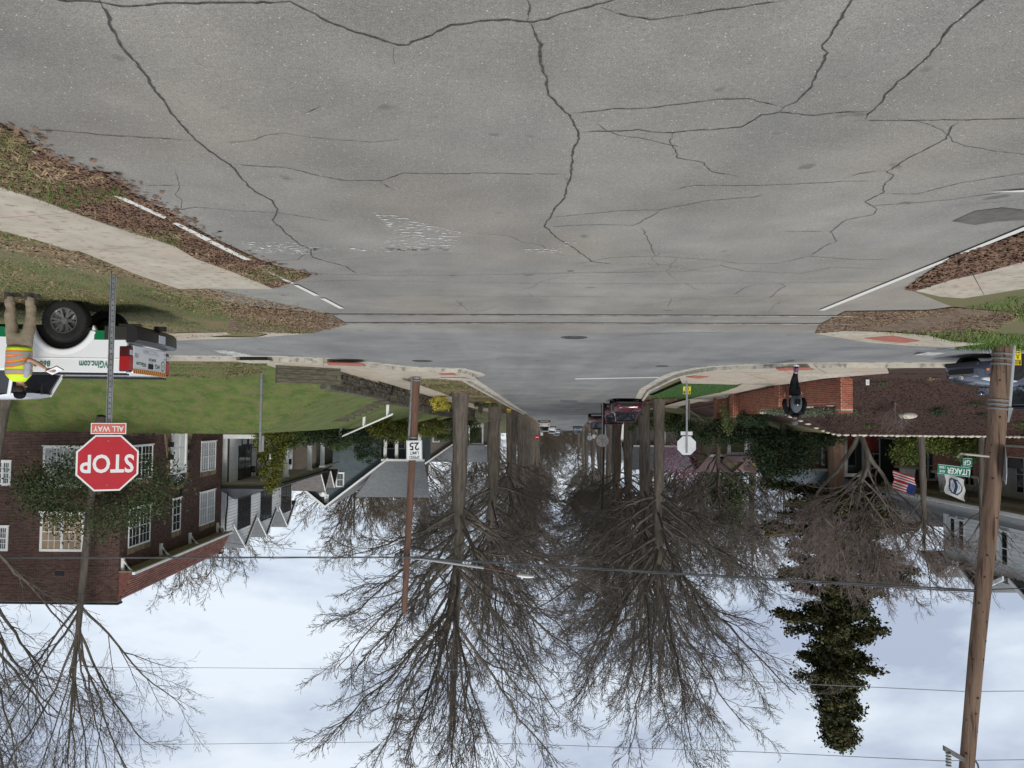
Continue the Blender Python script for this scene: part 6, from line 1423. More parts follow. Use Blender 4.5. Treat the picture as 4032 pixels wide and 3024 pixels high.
# stop sign facing the camera
P = G(447, 1078); t = thing('stop_sign', 'red stop sign with an all way plaque on a perforated steel post by the pickup', 'stop sign', P)
yaw = math.atan2(-P.x, P.y) ; t.rotation_euler = (0, 0, yaw * .9)
upost(t, 2.86)
ZC = 2.60
f = octa(.411, .004, SWHITE, 'face', t, -.008, cz=ZC); octa(.387, .001, SRED, 'red_field', f, -.0095, cz=ZC)
lettering('STOP', .34, SWHITE, f, (0, -.0098, ZC - .005), (1, 0, 0), (0, 0, 1), bold=.022, sx=.80)
for zz in (ZC + .3, ZC - .3): link('bolt', MB().tube([(0, -.016, zz), (0, -.009, zz)], .009, 8).mesh('bolt', GALV), f)
pq = MB().box(-.215, .215, -.008, -.003, ZC - .545, ZC - .395).build('plaque', SWHITE, t, bevel=.0); link('plaque_field', MB().box(-.203, .203, -.0095, -.0081, ZC - .533, ZC - .407).mesh('plaque_field', SFADE), pq)
lettering('ALL WAY', .105, SWHITE, pq, (0, -.0098, ZC - .47), (1, 0, 0), (0, 0, 1), bold=.015, sx=.82)
# stop sign seen from behind across the junction
P = G(2704, 1502, .13); t = thing('stop_sign', 'back of a stop sign with small plaque on the far bright grass corner', 'stop sign', P)
MB().box(-.035, .035, -.03, .01, 0, 2.92).build('post', GALV, t); f = octa(.411, .005, ALU, 'sign_back', t, .012, cz=2.62); MB().box(-.24, .24, .012, .017, 2.05, 2.20).build('plaque_back', ALU, t)
# thin pole with a sign seen edge on
P = G(1031, 1470); t = thing('sign_post', 'thin grey post with an edge on sign on the green lawn', 'sign post', P); MB().box(-.04, .04, -.03, .03, 0, 2.95).build('post', GALV, t); MB().box(-.012, .012, -.38, .38, 2.3, 3.0).build('sign_edge', ALU, t) if False else MB().box(-.01, .012, .04, .4, 2.35, 2.95).build('sign_panel', ALU, t)
# yellow yard signs
def yard_sign(px, py, Y, h_, label, zb=None):
    P = hitY(px, py, Y); t = thing('yard_sign', label, 'sign', (P.x, Y, P.z)); w_ = h_ * .68
    b_ = MB().box(-w_ / 2, w_ / 2, 0, .006, .0, h_).build('board', SYEL, t)
    e_ = -.0015
    link('border', MB().box(-w_ * .44, w_ * .44, e_, -.0002, h_ * .035, h_ * .33).mesh('border', INK), b_)
    link('picture_frame', MB().box(-w_ * .40, w_ * .40, e_, -.0002, h_ * .675, h_ * .685).mesh('picture_frame', INK), b_)
    lettering('SLOW', h_ * .17, SYEL, b_, (0, -.002, h_ * .25), (1, 0, 0), (0, 0, 1), bold=.02, sx=.95); lettering('DOWN', h_ * .17, SYEL, b_, (0, -.002, h_ * .11), (1, 0, 0), (0, 0, 1), bold=.02, sx=.9) if False else None
    return t, b_, w_
def yard_full(px, py, Y, h_, label):
    P = hitY(px, py, Y); t = thing('yard_sign', label, 'sign', (P.x, Y, P.z)); w_ = h_ * .68
    b_ = MB().box(-w_ / 2, w_ / 2, 0, .006, 0, h_).build('board', SYEL, t)
    link('title_band', MB().box(-w_ * .45, w_ * .45, -.002, -.0002, h_ * .69, h_ * .965).mesh('title_band', INK), b_)
    lettering('SLOW', h_ * .15, SYEL, b_, (0, -.0024, h_ * .895), (1, 0, 0), (0, 0, 1), bold=.03, sx=.95); lettering('DOWN', h_ * .15, SYEL, b_, (0, -.0024, h_ * .765), (1, 0, 0), (0, 0, 1), bold=.03, sx=.88)
    for s, k in ((-.2, 1), (.2, .8)):      # two running figures
        c = s * w_; z = h_ * .5; q = h_ * .1 * k; mb = MB(); y0_, y1_ = -.002, -.0002
        mb.prism([(c + q * .35 * math.cos(a), z + q * 1.1 + q * .35 * math.sin(a)) for a in np.linspace(0, 6.283, 9)[:-1]], y0_, y1_)
        for A, B in (((0, .7), (-.1, -.3)), ((-.1, -.2), (.7, -.6)), ((.7, -.6), (.6, -1.2)), ((-.1, -.2), (-.6, -.9)), ((-.6, -.9), (-1.2, -.8)), ((0, .5), (.8, .2)), ((0, .5), (-.8, .5))):
            a, b = Vector((c + A[0] * q, z + A[1] * q)), Vector((c + B[0] * q, z + B[1] * q)); n = (b - a).normalized(); n = Vector((-n.y, n.x)) * q * .17; mb.prism([tuple(a - n), tuple(b - n), tuple(b + n), tuple(a + n)], y0_, y1_)
        link('running_figure', mb.mesh('running_figure', INK), b_)
    link('caption_line', MB().box(-w_ * .42, w_ * .42, -.002, -.0002, h_ * .34, h_ * .355).mesh('caption_line', INK), b_)
    for k in range(6): link('caption_print', MB().box(-w_ * .38 + (k % 3) * w_ * .27, -w_ * .38 + (k % 3) * w_ * .27 + w_ * .2, -.002, -.0002, h_ * (.22 if k < 3 else .09), h_ * (.28 if k < 3 else .15)).mesh('caption_print', INK), b_)
    for sx in (-.3, .3): MB().tube([(sx * w_, .012, -.25), (sx * w_, .012, h_ * .4)], .006, 5).build('stake', BLACKM, t)
yard_full(2705, 1508, 34.6, .5, 'yellow slow down yard sign behind the stop sign post')
yard_full(1922, 1556, 53, .52, 'yellow slow down yard sign by the clipped bushes')
yard_full(2004, 1599, 72, .58, 'yellow slow down yard sign leaning beside the stout oak')
# speed limit pole
def wood_pole(name, label, pts, r0, r1, m, parent_loc=None):
    base = Vector(pts[0]); t = thing(name, label, 'utility pole', base); L = [Vector(p) - base for p in pts]; n = 22; Q = []; Rr = []
    rr_ = random.Random(len(label))
    for k in range(n + 1):
        f_ = k / n * (len(L) - 1); i = min(int(f_), len(L) - 2); p = L[i].lerp(L[i + 1], f_ - i); Q.append(p); Rr.append((r0 + (r1 - r0) * k / n) * rr_.uniform(.985, 1.015))
    MB().tube([Q[0] - Vector((0, 0, .3))] + Q, [r0 * 1.02] + Rr, 20).build('pole', m, t, smooth=True); smooth_angle(t.children[0], 50)
    return t, Q, Rr
Yp = 30.4
pb = hitY(1641, 1466, Yp); pt = hitY(1591, 2412, Yp)
t, Q, _ = wood_pole('utility_pole', 'reddish wooden utility pole carrying the speed limit sign and the street lamp', [pb, pt], .155, .115, POLER); POLE1 = t
u_ax = (pt - pb).normalized()
def on1(zr): return (pt - pb) * (zr / (pt.z - pb.z))
for (za, zb_) in ((0.10, .16), (.20, .26), (.30, .36), (2.55 - .0, 2.61), (2.68, 2.74)):
    c = on1(za); MB().tube([c, on1(zb_)], .17, 16).build('metal_band', GALV, t)
MB().tube([on1(0) + Vector((.17, -.02, 0)), on1(2.75) + Vector((.165, -.02, 0))], .05, 8).build('conduit', GALV, t)
for zz in (2.9, 3.7): MB().box(-.01, .01, -.19, -.15, zz, zz + .02).build('step_bolt', GALV, t) if False else None
s = thing('speed_limit_sign', 'white speed limit 25 sign on the reddish wooden pole', 'speed limit sign', hitY(1631, 1773, Yp - .22)); s.rotation_euler = (0, -.03, 0)
f = MB().box(-.31, .31, 0, .004, -.385, .385).build('face', SWHITE, s)
for (a0, a1, b0, b1) in ((-.295, .295, .362, .372), (-.295, .295, -.372, -.362), (-.295, -.285, -.362, .362), (.285, .295, -.362, .362)): link('border', MB().box(a0, a1, -.0015, -.0002, b0, b1).mesh('border', INK), f)
lettering('SPEED', .165, INK, f, (0, -.0015, .27), (1, 0, 0), (0, 0, 1), bold=.018, sx=.92); lettering('LIMIT', .165, INK, f, (0, -.0015, .10), (1, 0, 0), (0, 0, 1), bold=.018, sx=.92); lettering('25', .42, INK, f, (0, -.0015, -.17), (1, 0, 0), (0, 0, 1), bold=.02, sx=.95)
# street lamp on its long arm
la = hitY(1596, 2192, Yp - .1); lb = hitY(1905, 2236, Yp - 1.4); lc = hitY(2040, 2263, Yp - 1.9); ld = hitY(2080, 2267, Yp - 2.0)
t = thing('street_lamp', 'cobra head street lamp at the end of a long silver arm from the wooden pole', 'street lamp', la)
MB().tube([Vector(), lb - la], .045, 8).build('arm', mat('silver_arm', (.45, .46, .47), rough=.4, metal=.4), t)
MB().tube([lb - la, (lb - la).lerp(lc - la, .5) + Vector((0, 0, -.02)), lc - la], .025, 8).build('arm_tip', mat('rusty_arm', (.12, .06, .04), rough=.7), t)
d = (ld - lc).normalized(); c = lc - la; mb = MB(); sdv = d.cross(Vector((0, 0, 1))).normalized()
mb.rings([[tuple(c + d * x + sdv * (w_ * math.cos(a)) + Vector((0, 0, h_ * math.sin(a) + .02))) for a in np.linspace(0, 2 * math.pi, 11)[:-1]] for x, w_, h_ in ((-.05, .03, .03), (.05, .09, .06), (.3, .13, .07), (.5, .11, .05), (.6, .03, .02))]); o = mb.build('lamp_head', SWHITE, t, smooth=True)
link('photocell', MB().tube([c + d * .15 + Vector((0, 0, .07)), c + d * .15 + Vector((0, 0, .14))], .04, 8).mesh('photocell', ALU), o)
# near utility pole with street name signs
Yn = 16.0
pts_ = [at(3947, 1362, Yn), at(3922, 1720, Yn), at(3893, 2100, Yn), at(3846, 2560, Yn), at(3803, 3060, Yn)]
base = pts_[0].copy(); base.z = H(base.x, base.y) - .02; pts_[0] = base
t, Q, Rr = wood_pole('utility_pole', 'big brown wooden utility pole with metal bands near the blue grey car', pts_, .182, .138, POLEW); POLE2 = t
def onp(z):
    for a, b in zip(pts_, pts_[1:]):
        if a.z <= z <= b.z or b is pts_[-1]: return a.lerp(b, (z - a.z) / (b.z - a.z)) - base
rr_ = random.Random(3)
for k in range(26):      # knots and dark scars in the wood
    z = rr_.uniform(base.z + .2, 9.2); c = onp(z); a = rr_.uniform(-2.6, -.5); r_p = .18 - .0045 * z; n_ = Vector((math.cos(a), math.sin(a), 0)); p = c + n_ * (r_p - .004)
    MB().tube([p, p + n_ * .006], rr_.uniform(.012, .028), 8).build('knot', mat('dark_knot', (.045, .022, .014), rough=.9), t)
for zz in (at(3947, 1392, Yn).z, at(3947, 1411, Yn).z, at(3947, 1432, Yn).z, at(3935, 1574, Yn).z, at(3935, 1590, Yn).z, at(3935, 1607, Yn).z):
    MB().tube([onp(zz), onp(zz + .035)], .193, 20).build('metal_band', GALV, t)
cz0, cz1 = base.z, at(3975, 1606, Yn).z
MB().tube([onp(cz0 + .0) + Vector((.0, 0, 0)) + Vector((-.19, -.08, 0)), onp(cz1) + Vector((-.175, -.08, 0))], .042, 10).build('conduit', mat('pale_conduit', (.36, .37, .37), (.42, .43, .43), 6, .6), t)
mb = MB(); c = onp(cz1) + Vector((-.15, -.12, 0)); mb.rings([[tuple(c + Vector((x, y, 0))) for x, y in ((-.07, -.03), (.03, -.03), (.03, .09), (-.07, .09))], [tuple(c + Vector((x, y, .3))) for x, y in ((.0, .0), (.04, .0), (.04, .08), (.0, .08))]]); mb.build('conduit_cap', GALV, t)
# top bracket with insulator
pk_ = at(3822, 3006, Yn) - base; pe = at(3716, 2946, Yn - .3) - base
mb = MB(); dd = (pe - pk_); sd_ = Vector((0, 1, 0)); up_ = Vector((0, 0, 1)); mb.rings([[tuple(q + sd_ * a * .035 + up_ * b * .05) for a, b in ((-1, -1), (1, -1), (1, 1), (-1, 1))] for q in (pk_, pe)]); mb.build('bracket', mat('weathered_grey_steel', (.11, .11, .10), (.16, .16, .15), 5, .6, metal=.3), t)
ins = MB(); c = pe + Vector((-.02, -.02, .05)) - (pe - pk_).normalized() * .1
for k in range(9): ins.tube([c + Vector((0, 0, .03 * k)), c + Vector((0, 0, .03 * k + .018))], [.055 if k % 2 == 0 else .035] * 2, 12)
link('insulator', ins.mesh('insulator', mat('grey_porcelain', (.35, .37, .36), rough=.25)), t)
MB().tube([at(3830, 2979, Yn) - base, at(3850, 3010, Yn + .1) - base, at(3860, 3060, Yn + .1) - base], .018, 6).build('guy_wire', BLACKM, t)
# street name blades on a bracket arm
ns = thing('street_name_sign', 'two green street name blades hanging from a bracket on the big utility pole', 'street sign', at(3893, 1796, Yn - .25)); o0 = ns.location.copy()
A, B = at(3893, 1797, Yn - .2) - o0, at(3782, 1786, Yn - .55) - o0; C_ = at(3772, 1800, Yn - .58) - o0
MB().tube([A, B, C_], .022, 8).build('bracket_arm', mat('pale_arm', (.4, .38, .33), rough=.5), ns)
def blade(cpx, cpy, Y, w_, h_, yaw_, tilt, texts, label=None):
    c = at(cpx, cpy, Y) - o0; e_ = bpy.data.objects.new('name_blade', MB().box(-w_ / 2, w_ / 2, -.003, .003, -h_ / 2, h_ / 2).mesh('name_blade', SGREEN)); col.objects.link(e_); e_.parent = ns; e_.location = c; e_.rotation_euler = (0, tilt, yaw_)
    link('border', (lambda mb: (mb.box(-w_ / 2 + .008, w_ / 2 - .008, -.0042, -.0031, h_ / 2 - .014, h_ / 2 - .009), mb.box(-w_ / 2 + .008, w_ / 2 - .008, -.0042, -.0031, -h_ / 2 + .009, -h_ / 2 + .014), mb)[-1])(MB()).mesh('border', SWHITE), e_, kind='stuff')
    for tx_, sz, x, z, sx_ in texts: lettering(tx_, sz, SWHITE, e_, (x, -.0045, z), (1, 0, 0), (0, 0, 1), bold=.012, sx=sx_)
    return e_
blade(3756, 1853, Yn - .62, .70, .20, -.10, .10, [('LITAKER', .165, -.10, .0, .80), ('AVE', .07, .25, .035, 1), ('1500', .07, .25, -.045, 1)])
blade(3796, 1822, Yn - .60, .30, .17, -.9, .03, [('GRAND', .13, 0, 0, .7)])
blade(3806, 1820, Yn - .64, .20, .17, .35, .03, [('GR', .13, 0, 0, .9)])
# back of the stop sign attached to the pole, seen almost edge on
P = at(3958, 1832, Yn - .1) ; t = thing('stop_sign', 'grey back of a stop sign seen nearly edge on against the big utility pole', 'stop sign', P); t.rotation_euler = (0, 0, R(-62))
f = octa(.411, .006, ALU, 'sign_back', t, .0, cz=0); MB().box(-.02, .02, .01, .06, -.3, .3).build('fixing_bar', GALV, t)
# wires
WIREM = mat('black_cable', (.03, .03, .035), rough=.6); WIREP = mat('pale_aluminium_wire', (.22, .22, .25), rough=.5)
def wire(label, pts, r_, m, name='overhead_wire', twist=False):
    base = Vector(pts[0]); t = thing(name, label, 'cable', base); P = [Vector(p) for p in pts]; Q = []
    for a, b, sag in [(P[i], P[i + 1], .012 * (P[i + 1] - P[i]).length) for i in range(len(P) - 1)]:
        for k in range(17):
            if k == 0 and Q: continue
            f_ = k / 16; Q.append(a.lerp(b, f_) - Vector((0, 0, 4 * sag * f_ * (1 - f_))) * 0.0)
    MB().tube([q - base for q in Q], r_, 6).build('strand', m, t, smooth=True)
    if twist:
        MB().tube([q - base + Vector((0, .02 * math.cos(i * 1.7), .035 + .006 * math.sin(i * 1.7))) for i, q in enumerate(Q)], r_ * .8, 6).build('strand', m, t, smooth=True)
    return t
YW = 30.2
wire('thick double cable strung from pole to pole across the whole picture', [at(-500, 2196, 33), at(0, 2195, 32), at(800, 2194, 31), at(1594, 2193, YW), at(2000, 2216, 26), at(2900, 2270, 20), at(3842, 2324, Yn)], .02, mat('grey_cable', (.09, .09, .095), rough=.5), twist=True)
wire('cable running on from the big pole past the white gables', [at(3842, 2324, Yn), at(4032, 2316, Yn + .8), at(4500, 2300, Yn + 3)], .012, WIREM)
wire('thin upper wire crossing in front of the oak crowns', [at(-500, 2625, 30), at(800, 2629, 28), at(2016, 2640, 23), at(3000, 2685, 18.5), at(3803, 2723, Yn), at(4600, 2716, 18)], .0075, WIREP)
wire('topmost thin wire near the pole tops', [at(-500, 2945, 30), at(0, 2939, 29), at(1550, 2921, 25), at(2016, 2928, 22), at(3000, 2962, 18.5), at(3711, 2996, Yn - .3), at(3830, 2994, Yn), at(4600, 2985, 18)], .0075, WIREP)
wire('thin drop wire falling from the wooden pole to the brick house', [at(1594, 2188, YW), at(1400, 2178, 33), at(1003, 2152, 42), at(893, 2135, 46)], .009, WIREM)
# distant street furniture
def far_sign(px, py, Y, kind, label, hgt=2.2, zb=None, cat='sign'):
    P = hitY(px, py, Y); g = H(P.x, Y); t = thing('distant_sign', label, cat, (P.x, Y, g)); top = P.z - g
    MB().box(-.03, .03, -.02, .02, 0, top + .2).build('post', GALV, t)
    if kind == 'stop': octa(.38, .01, SRED, 'face', t, -.04, cz=top); MB().box(-.22, .22, -.042, -.0405, top - .06, top + .06).build('lettering', SWHITE, t)
    if kind == 'back': octa(.38, .01, ALU, 'sign_back', t, .03, cz=top); MB().box(-.15, .15, .03, .04, top - .7, top - .45).build('plaque_back', ALU, t)
    if kind == 'plate': MB().box(-.2, .2, -.04, -.03, top - .25, top + .25).build('face', SWHITE, t)
    if kind == 'round': 
        MB().tube([(0, .03, top), (0, .04, top)], .46, 20).build('round_back', mat('tan_sign_back', (.33, .30, .28), (.40, .37, .34), 3, .6), t)
        for a in (.6, 1.57, 2.5): MB().box(-.02, .02, .018, .029, -0, 0) if False else MB().tube([(-.44 * math.cos(a), .025, top - .44 * math.sin(a)), (.44 * math.cos(a), .025, top + .44 * math.sin(a))], .012, 4).build('cross_bar', BLACKM, t)
far_sign(2115, 1722, 112, 'stop', 'tiny red stop sign far up the street near the white pickup', cat='stop sign'); far_sign(2322, 1724, 112, 'back', 'distant back of a stop sign beyond the red parked car', cat='stop sign')
far_sign(2372, 1735, 56, 'round', 'round sign back on a dark pole beside the parked cars'); far_sign(2109, 1707, 112, 'plate', 'small white plate above the tiny stop sign') if False else None
far_sign(2338, 1719, 104, 'plate', 'small white plate sign between the distant stop sign and the round sign'); far_sign(2133, 1709, 120, 'plate', 'small white plate sign just above the white pickup roof')
P = hitY(2436, 1660, 80); wood_pole('utility_pole', 'distant brown pole standing between the oak trunks on the parked car side', [(P.x, 80, H(P.x, 80)), (P.x, 80, 12)], .16, .12, POLER)
P = hitY(2374, 1660, 55.6); MB()
t = thing('sign_pole', 'dark tall pole rising behind the round sign', 'pole', (hitY(2377, 1650, 56.3).x, 56.3, H(hitY(2377, 1650, 56.3).x, 56.3))); MB().tube([(0, 0, 0), (.0, 0, 5), (.12, 0, 8)], .07, 8).build('pole', BLACKM, t)

# ------------------------------------------------------------------ vehicles
CWHITE = mat('white_car_paint', (.80, .81, .82), rough=.22, coat=.6, spec=.5); CGREEN = mat('green_vinyl', (.0, .15, .05), rough=.35)
TYRE = mat('tyre_rubber', (.012, .012, .012), (.022, .021, .02), 20, .85, .4, 60); RIM = mat('alloy_rim', (.34, .34, .34), rough=.3, metal=.8); PLAST = mat('black_plastic', (.018, .018, .02), rough=.6)
LRED = mat('red_lamp_lens', (.35, .005, .01), rough=.12, spec=.8); LDARK = mat('dark_red_lens', (.06, .004, .008), rough=.12, spec=.8); LCLEAR = mat('clear_lamp_lens', (.55, .56, .58), rough=.1, spec=.8); CHROME = mat('chrome', (.6, .6, .62), rough=.12, metal=1)
AMBER = mat('amber_lens', (.7, .22, .04), rough=.15); TEXTG = mat('green_letters', (.02, .16, .085), rough=.4)
def wheel(parent, x, y, z, r_, w_, side, spokes=6, rimr=.62, name='wheel', detail=True):
    """axle along y; side -1: outer face towards -y"""
    wv = bpy.data.objects.new(name, None); col.objects.link(wv); wv.parent = parent; wv.location = (x, y, z)
    prof = [(rimr * r_, -.5), (.80 * r_, -.50), (.93 * r_, -.46), (1.0 * r_, -.36), (1.0 * r_, .36), (.93 * r_, .46), (.80 * r_, .5), (rimr * r_, .5), (rimr * r_ * .96, 0)]
    n = 36 if detail else 18; mb = MB(); R_ = []
    for k in range(n): a = 2 * math.pi * k / n; R_.append([(q * math.cos(a), b * w_, q * math.sin(a)) for q, b in prof])
    R_.append(R_[0]); mb.rings(R_, cap=False); o = mb.build('tyre', TYRE, wv, smooth=True); fixnormals(o); smooth_angle(o, 50)
    if detail:
        tb = MB()
        for k in range(40):
            a = 2 * math.pi * k / 40
            for s in (-1, 1):
                c = Vector((math.cos(a), 0, math.sin(a))); tg = Vector((-math.sin(a), 0, math.cos(a))); b0_ = len(tb.v)
                P_ = [c * rr__ * r_ + tg * q * r_ * .055 + Vector((0, s * yy_ * w_, 0)) for rr__, yy_ in ((.985, .49), (1.012, .38), (1.012, .15)) for q in (-1, .2)]
                tb.v += [tuple(p) for p in P_]; tb.f += [(b0_, b0_ + 1, b0_ + 3, b0_ + 2), (b0_ + 2, b0_ + 3, b0_ + 5, b0_ + 4)]; tb.mi += [0, 0]
        link('tread_blocks', tb.mesh('tread_blocks', TYRE), o if False else wv, kind='stuff')
    yo = side * w_ * .42
    rm = MB(); rm.rings([[(q * math.cos(a), yo * b, q * math.sin(a)) for a in np.linspace(0, 2 * math.pi, 33)[:-1]] for q, b in ((rimr * r_, 1.12), (rimr * r_ * .93, 1.12), (rimr * r_ * .90, .3), (rimr * r_ * .3, .2))], cap=False)
    ro = rm.build('rim', RIM if detail else PLAST, wv, smooth=True); smooth_angle(ro, 40)
    sp = MB()
    for k in range(spokes):
        for dq in ((-.17, .17) if detail else (0,)):
            a = 2 * math.pi * k / spokes + dq; a2 = 2 * math.pi * k / spokes + dq * .55; t1 = Vector((-math.sin(a), 0, math.cos(a))) * r_ * .045
            p0 = Vector((math.cos(a2), 0, math.sin(a2))) * r_ * .14; p1 = Vector((math.cos(a), 0, math.sin(a))) * rimr * r_ * .93; b0_ = len(sp.v)
            for p, yy_ in ((p0, .85), (p1, .98)):
                for q in (-1, 1): sp.v.append(tuple(p + t1 * q + Vector((0, yo * yy_, 0)))); sp.v.append(tuple(p + t1 * q + Vector((0, yo * (yy_ - .3), 0))))
            sp.f += [(b0_, b0_ + 2, b0_ + 6, b0_ + 4), (b0_, b0_ + 4, b0_ + 5, b0_ + 1), (b0_ + 2, b0_ + 3, b0_ + 7, b0_ + 6)]; sp.mi += [0] * 3
    link('spokes', sp.mesh('spokes', RIM), wv, kind='stuff')
    link('hub_cap', MB().tube([(0, yo * .6, 0), (0, yo * 1.0, 0)], [r_ * .17, r_ * .13], 14).mesh('hub_cap', RIM if not detail else GALV), wv)
    link('rim_well', MB().tube([(0, yo * .1, 0), (0, yo * .14, 0)], rimr * r_ * .9, 20).mesh('rim_well', INK), wv)
    return wv

def make_pickup():
    t = thing('pickup_truck', 'white pickup truck with green sill stripe and web address lettering parked on the grass', 'pickup truck')
    hw = .93
    # bed sides with wheel arch, near (-y) and far (+y); x forward from the rear corner
    ax = 1.14; zw = .39; ra = .52
    def sidepoly(zlo, zhi):
        P = [(0.03, zhi), (0.0, zhi - .1), (0.02, .78), (.10, zlo)]
        P += [(ax - ra - .06, zlo)] + [(ax + ra * 1.0 * math.cos(a), zw + ra * math.sin(a)) for a in np.linspace(math.pi - .12, .12, 15)] + [(ax + ra + .06, zlo), (1.98, zlo), (1.98, zhi)]
        return P
    for s in (-1, 1):
        mb = MB(); P = sidepoly(.56, 1.33); mb.prism(P, s * hw, s * (hw - .10), 'd'); o = mb.build('bed_side', CWHITE, t, bevel=.02); fixnormals(o)
        # flared arch lip
        fl = MB(); fl.rings([[(ax + q * math.cos(a), s * (hw + d_), zw + q * math.sin(a)) for q, d_ in ((ra, -.08), (ra - .005, .018), (ra + .03, .022), (ra + .10, .003))] for a in np.linspace(math.pi - .34, .34, 20)], cap=False, closed=False); oo = fl.build('wheel_arch', CWHITE, t, smooth=True); fixnormals(oo)
        crs = MB().box(.1, 1.95, min(s * hw, s * (hw + .008)), max(s * hw, s * (hw + .008)), 1.06, 1.075)
        crs.build('body_crease', CWHITE, t, bevel=.003)
        for a, b in ((.12, ax - ra - .03), (ax + ra + .03, 1.97)): MB().box(a, b, min(s * (hw + .002), s * (hw + .006)), max(s * (hw + .002), s * (hw + .006)), .562, .73).build('green_stripe', CGREEN, t)
    MB().box(.05, 1.95, -.80, .80, .62, .70).build('bed_floor', PLAST, t)
    MB().box(.02, 2.0, -hw - .012, -hw + .14, 1.331, 1.362).build('bed_rail', PLAST, t, bevel=.008); MB().box(.02, 2.0, hw - .14, hw + .012, 1.331, 1.362).build('bed_rail', PLAST, t, bevel=.008)
    # tailgate
    tg = MB().box(-.035, .03, -.76, .76, .80, 1.31).build('tailgate', CWHITE, t, bevel=.015)
    # recessed panel lines, handle, stripe, letters: the rear faces -x, so right = +y? seen from behind: right hand is -y
    rt, up_ = (0, -1, 0), (0, 0, 1)
    link('hazard_stripe', MB().box(-.043, -.0355, -.755, .755, 1.235, 1.315).mesh('hazard_stripe', mat('stripe_red', (.50, .04, .01), rough=.4)), tg)
    hz = mat('stripe_yellow', (.75, .50, .03), rough=.4)
    for k in range(16):
        y = -.74 + k * .094; mb = MB(); mb.v = [(-.0445, y, 1.236), (-.0445, y + .047, 1.236), (-.0445, y + .087, 1.314), (-.0445, y + .04, 1.314)]; mb.f = [(0, 3, 2, 1)]; mb.mi = [0]; link('hazard_bar', mb.mesh('hazard_bar', hz), tg)
    hd = MB().box(-.05, -.0355, -.11, .11, 1.10, 1.20).build('tailgate_handle', PLAST, tg, bevel=.01); MB().box(-.058, -.0505, -.07, .07, 1.13, 1.17).build('grip', INK, hd) if False else None
    lettering('WGInc.com', .105, TEXTG, tg, (-.037, -.42, 1.13), (0, -1, 0), up_, bold=.02, sx=.85)
    lettering('WGI', .12, TEXTG, tg, (-.037, .33, 1.13), (0, -1, 0), up_, bold=.02)
    ring = MB(); a_y = .6; ring.rings([[(-.0372 - .001 * k, a_y + q * math.cos(a), 1.11 + q * math.sin(a)) for a in np.linspace(0, 2 * math.pi, 21)[:-1]] for k, q in ((0, .10), (1, .10), (1, .08), (0, .08))], cap=False); link('logo_ring', ring.mesh('logo_ring', TEXTG), tg)
    lettering('U', .1, TEXTG, tg, (-.038, .6, 1.11), (0, -1, 0), up_, bold=.02)
    lettering('866-909-2220', .07, TEXTG, tg, (-.037, .08, 1.02), (0, -1, 0), up_, bold=.02, sx=.85)
    lettering('111', .115, INK, tg, (-.037, -.64, .98), (0, -1, 0), up_, bold=.015)
    lettering('TACOMA', .13, mat('embossed_grey', (.60, .61, .63), rough=.3), tg, (-.037, .0, .885), (0, -1, 0), up_, bold=.01, sx=1.35)
    lettering('SR5', .05, INK, tg, (-.037, .68, .87), (0, -1, 0), up_); lettering('4x4', .05, INK, tg, (-.037, .68, .97), (0, -1, 0), up_)
    for s in (-1, 1):
        y0, y1 = (s * .765, s * (hw + .012)); y0, y1 = min(y0, y1), max(y0, y1)
        tl = bpy.data.objects.new('tail_light', MB().box(-.03, .15, y0, y1, .83, 1.30).mesh('tail_light', LDARK)); col.objects.link(tl); tl.parent = t; bv = tl.modifiers.new('b', 'BEVEL'); bv.width = .03; bv.segments = 3
        link('red_lens', MB().box(-.036, .13, y0 + .01, y1 + .006 if s > 0 else y1 - .01, 1.02, 1.27).mesh('red_lens', LRED), tl) if s > 0 else link('red_lens', MB().box(-.036, .13, y0 - .006, y1 - .01, 1.02, 1.27).mesh('red_lens', LRED), tl)
        link('reverse_lens', MB().box(-.037, -.028, y0 + .03, y1 - .03, .90, .99).mesh('reverse_lens', LCLEAR), tl)
    # bumper
    bp = MB(); bp.rings([[(-.10 - .06 * (1 - (abs(y) / .95) ** 2), y, .46), (-.16 - .06 * (1 - (abs(y) / .95) ** 2), y, .52), (-.17 - .06 * (1 - (abs(y) / .95) ** 2), y, .72), (-.12, y, .77), (.02, y, .77), (.02, y, .46)] for y in np.linspace(-.95, .95, 13)]); o = bp.build('rear_bumper', mat('dark_chrome_bumper', (.035, .035, .038), rough=.3, metal=.5), t, smooth=True); fixnormals(o); smooth_angle(o, 40)
    MB().box(-.02, .42, -hw - .012, -hw + .05, .47, .73).build('bumper_corner', mat('bumper_brown_metal', (.06, .055, .05), rough=.25, metal=.5), t, bevel=.02)  # corner piece in a slightly browner tone than the bumper
    MB().box(-.246, -.235, -.15, .15, .56, .71).build('number_plate', mat('plate', (.5, .52, .58), rough=.4), t); lettering('WGI 11', .07, mat('plate_ink', (.05, .05, .2)), t, (-.248, 0, .63), rt, up_) if False else None
    MB().box(-.30, -.1, -.05, .05, .38, .47).build('tow_hitch', PLAST, t); MB().tube([(-.05, -.5, .42), (.35, -.5, .42)], .035, 10).build('exhaust', GALV, t)
    MB().tube([(1.14, -.75, .38), (1.14, .75, .38)], .05, 8).build('rear_axle', PLAST, t); MB().box(.2, 5.0, -.45, -.37, .42, .55).build('chassis_rail', PLAST, t); MB().box(.2, 5.0, .37, .45, .42, .55).build('chassis_rail', PLAST, t)
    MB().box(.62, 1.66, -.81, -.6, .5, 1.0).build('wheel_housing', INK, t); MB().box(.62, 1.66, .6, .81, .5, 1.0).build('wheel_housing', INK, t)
    # cab
    st_ = [(2.02, 1.33, 0), (2.14, 1.72, .5), (2.30, 1.79, 1), (3.1, 1.81, 1), (3.75, 1.73, 1), (4.45, 1.28, 0)]
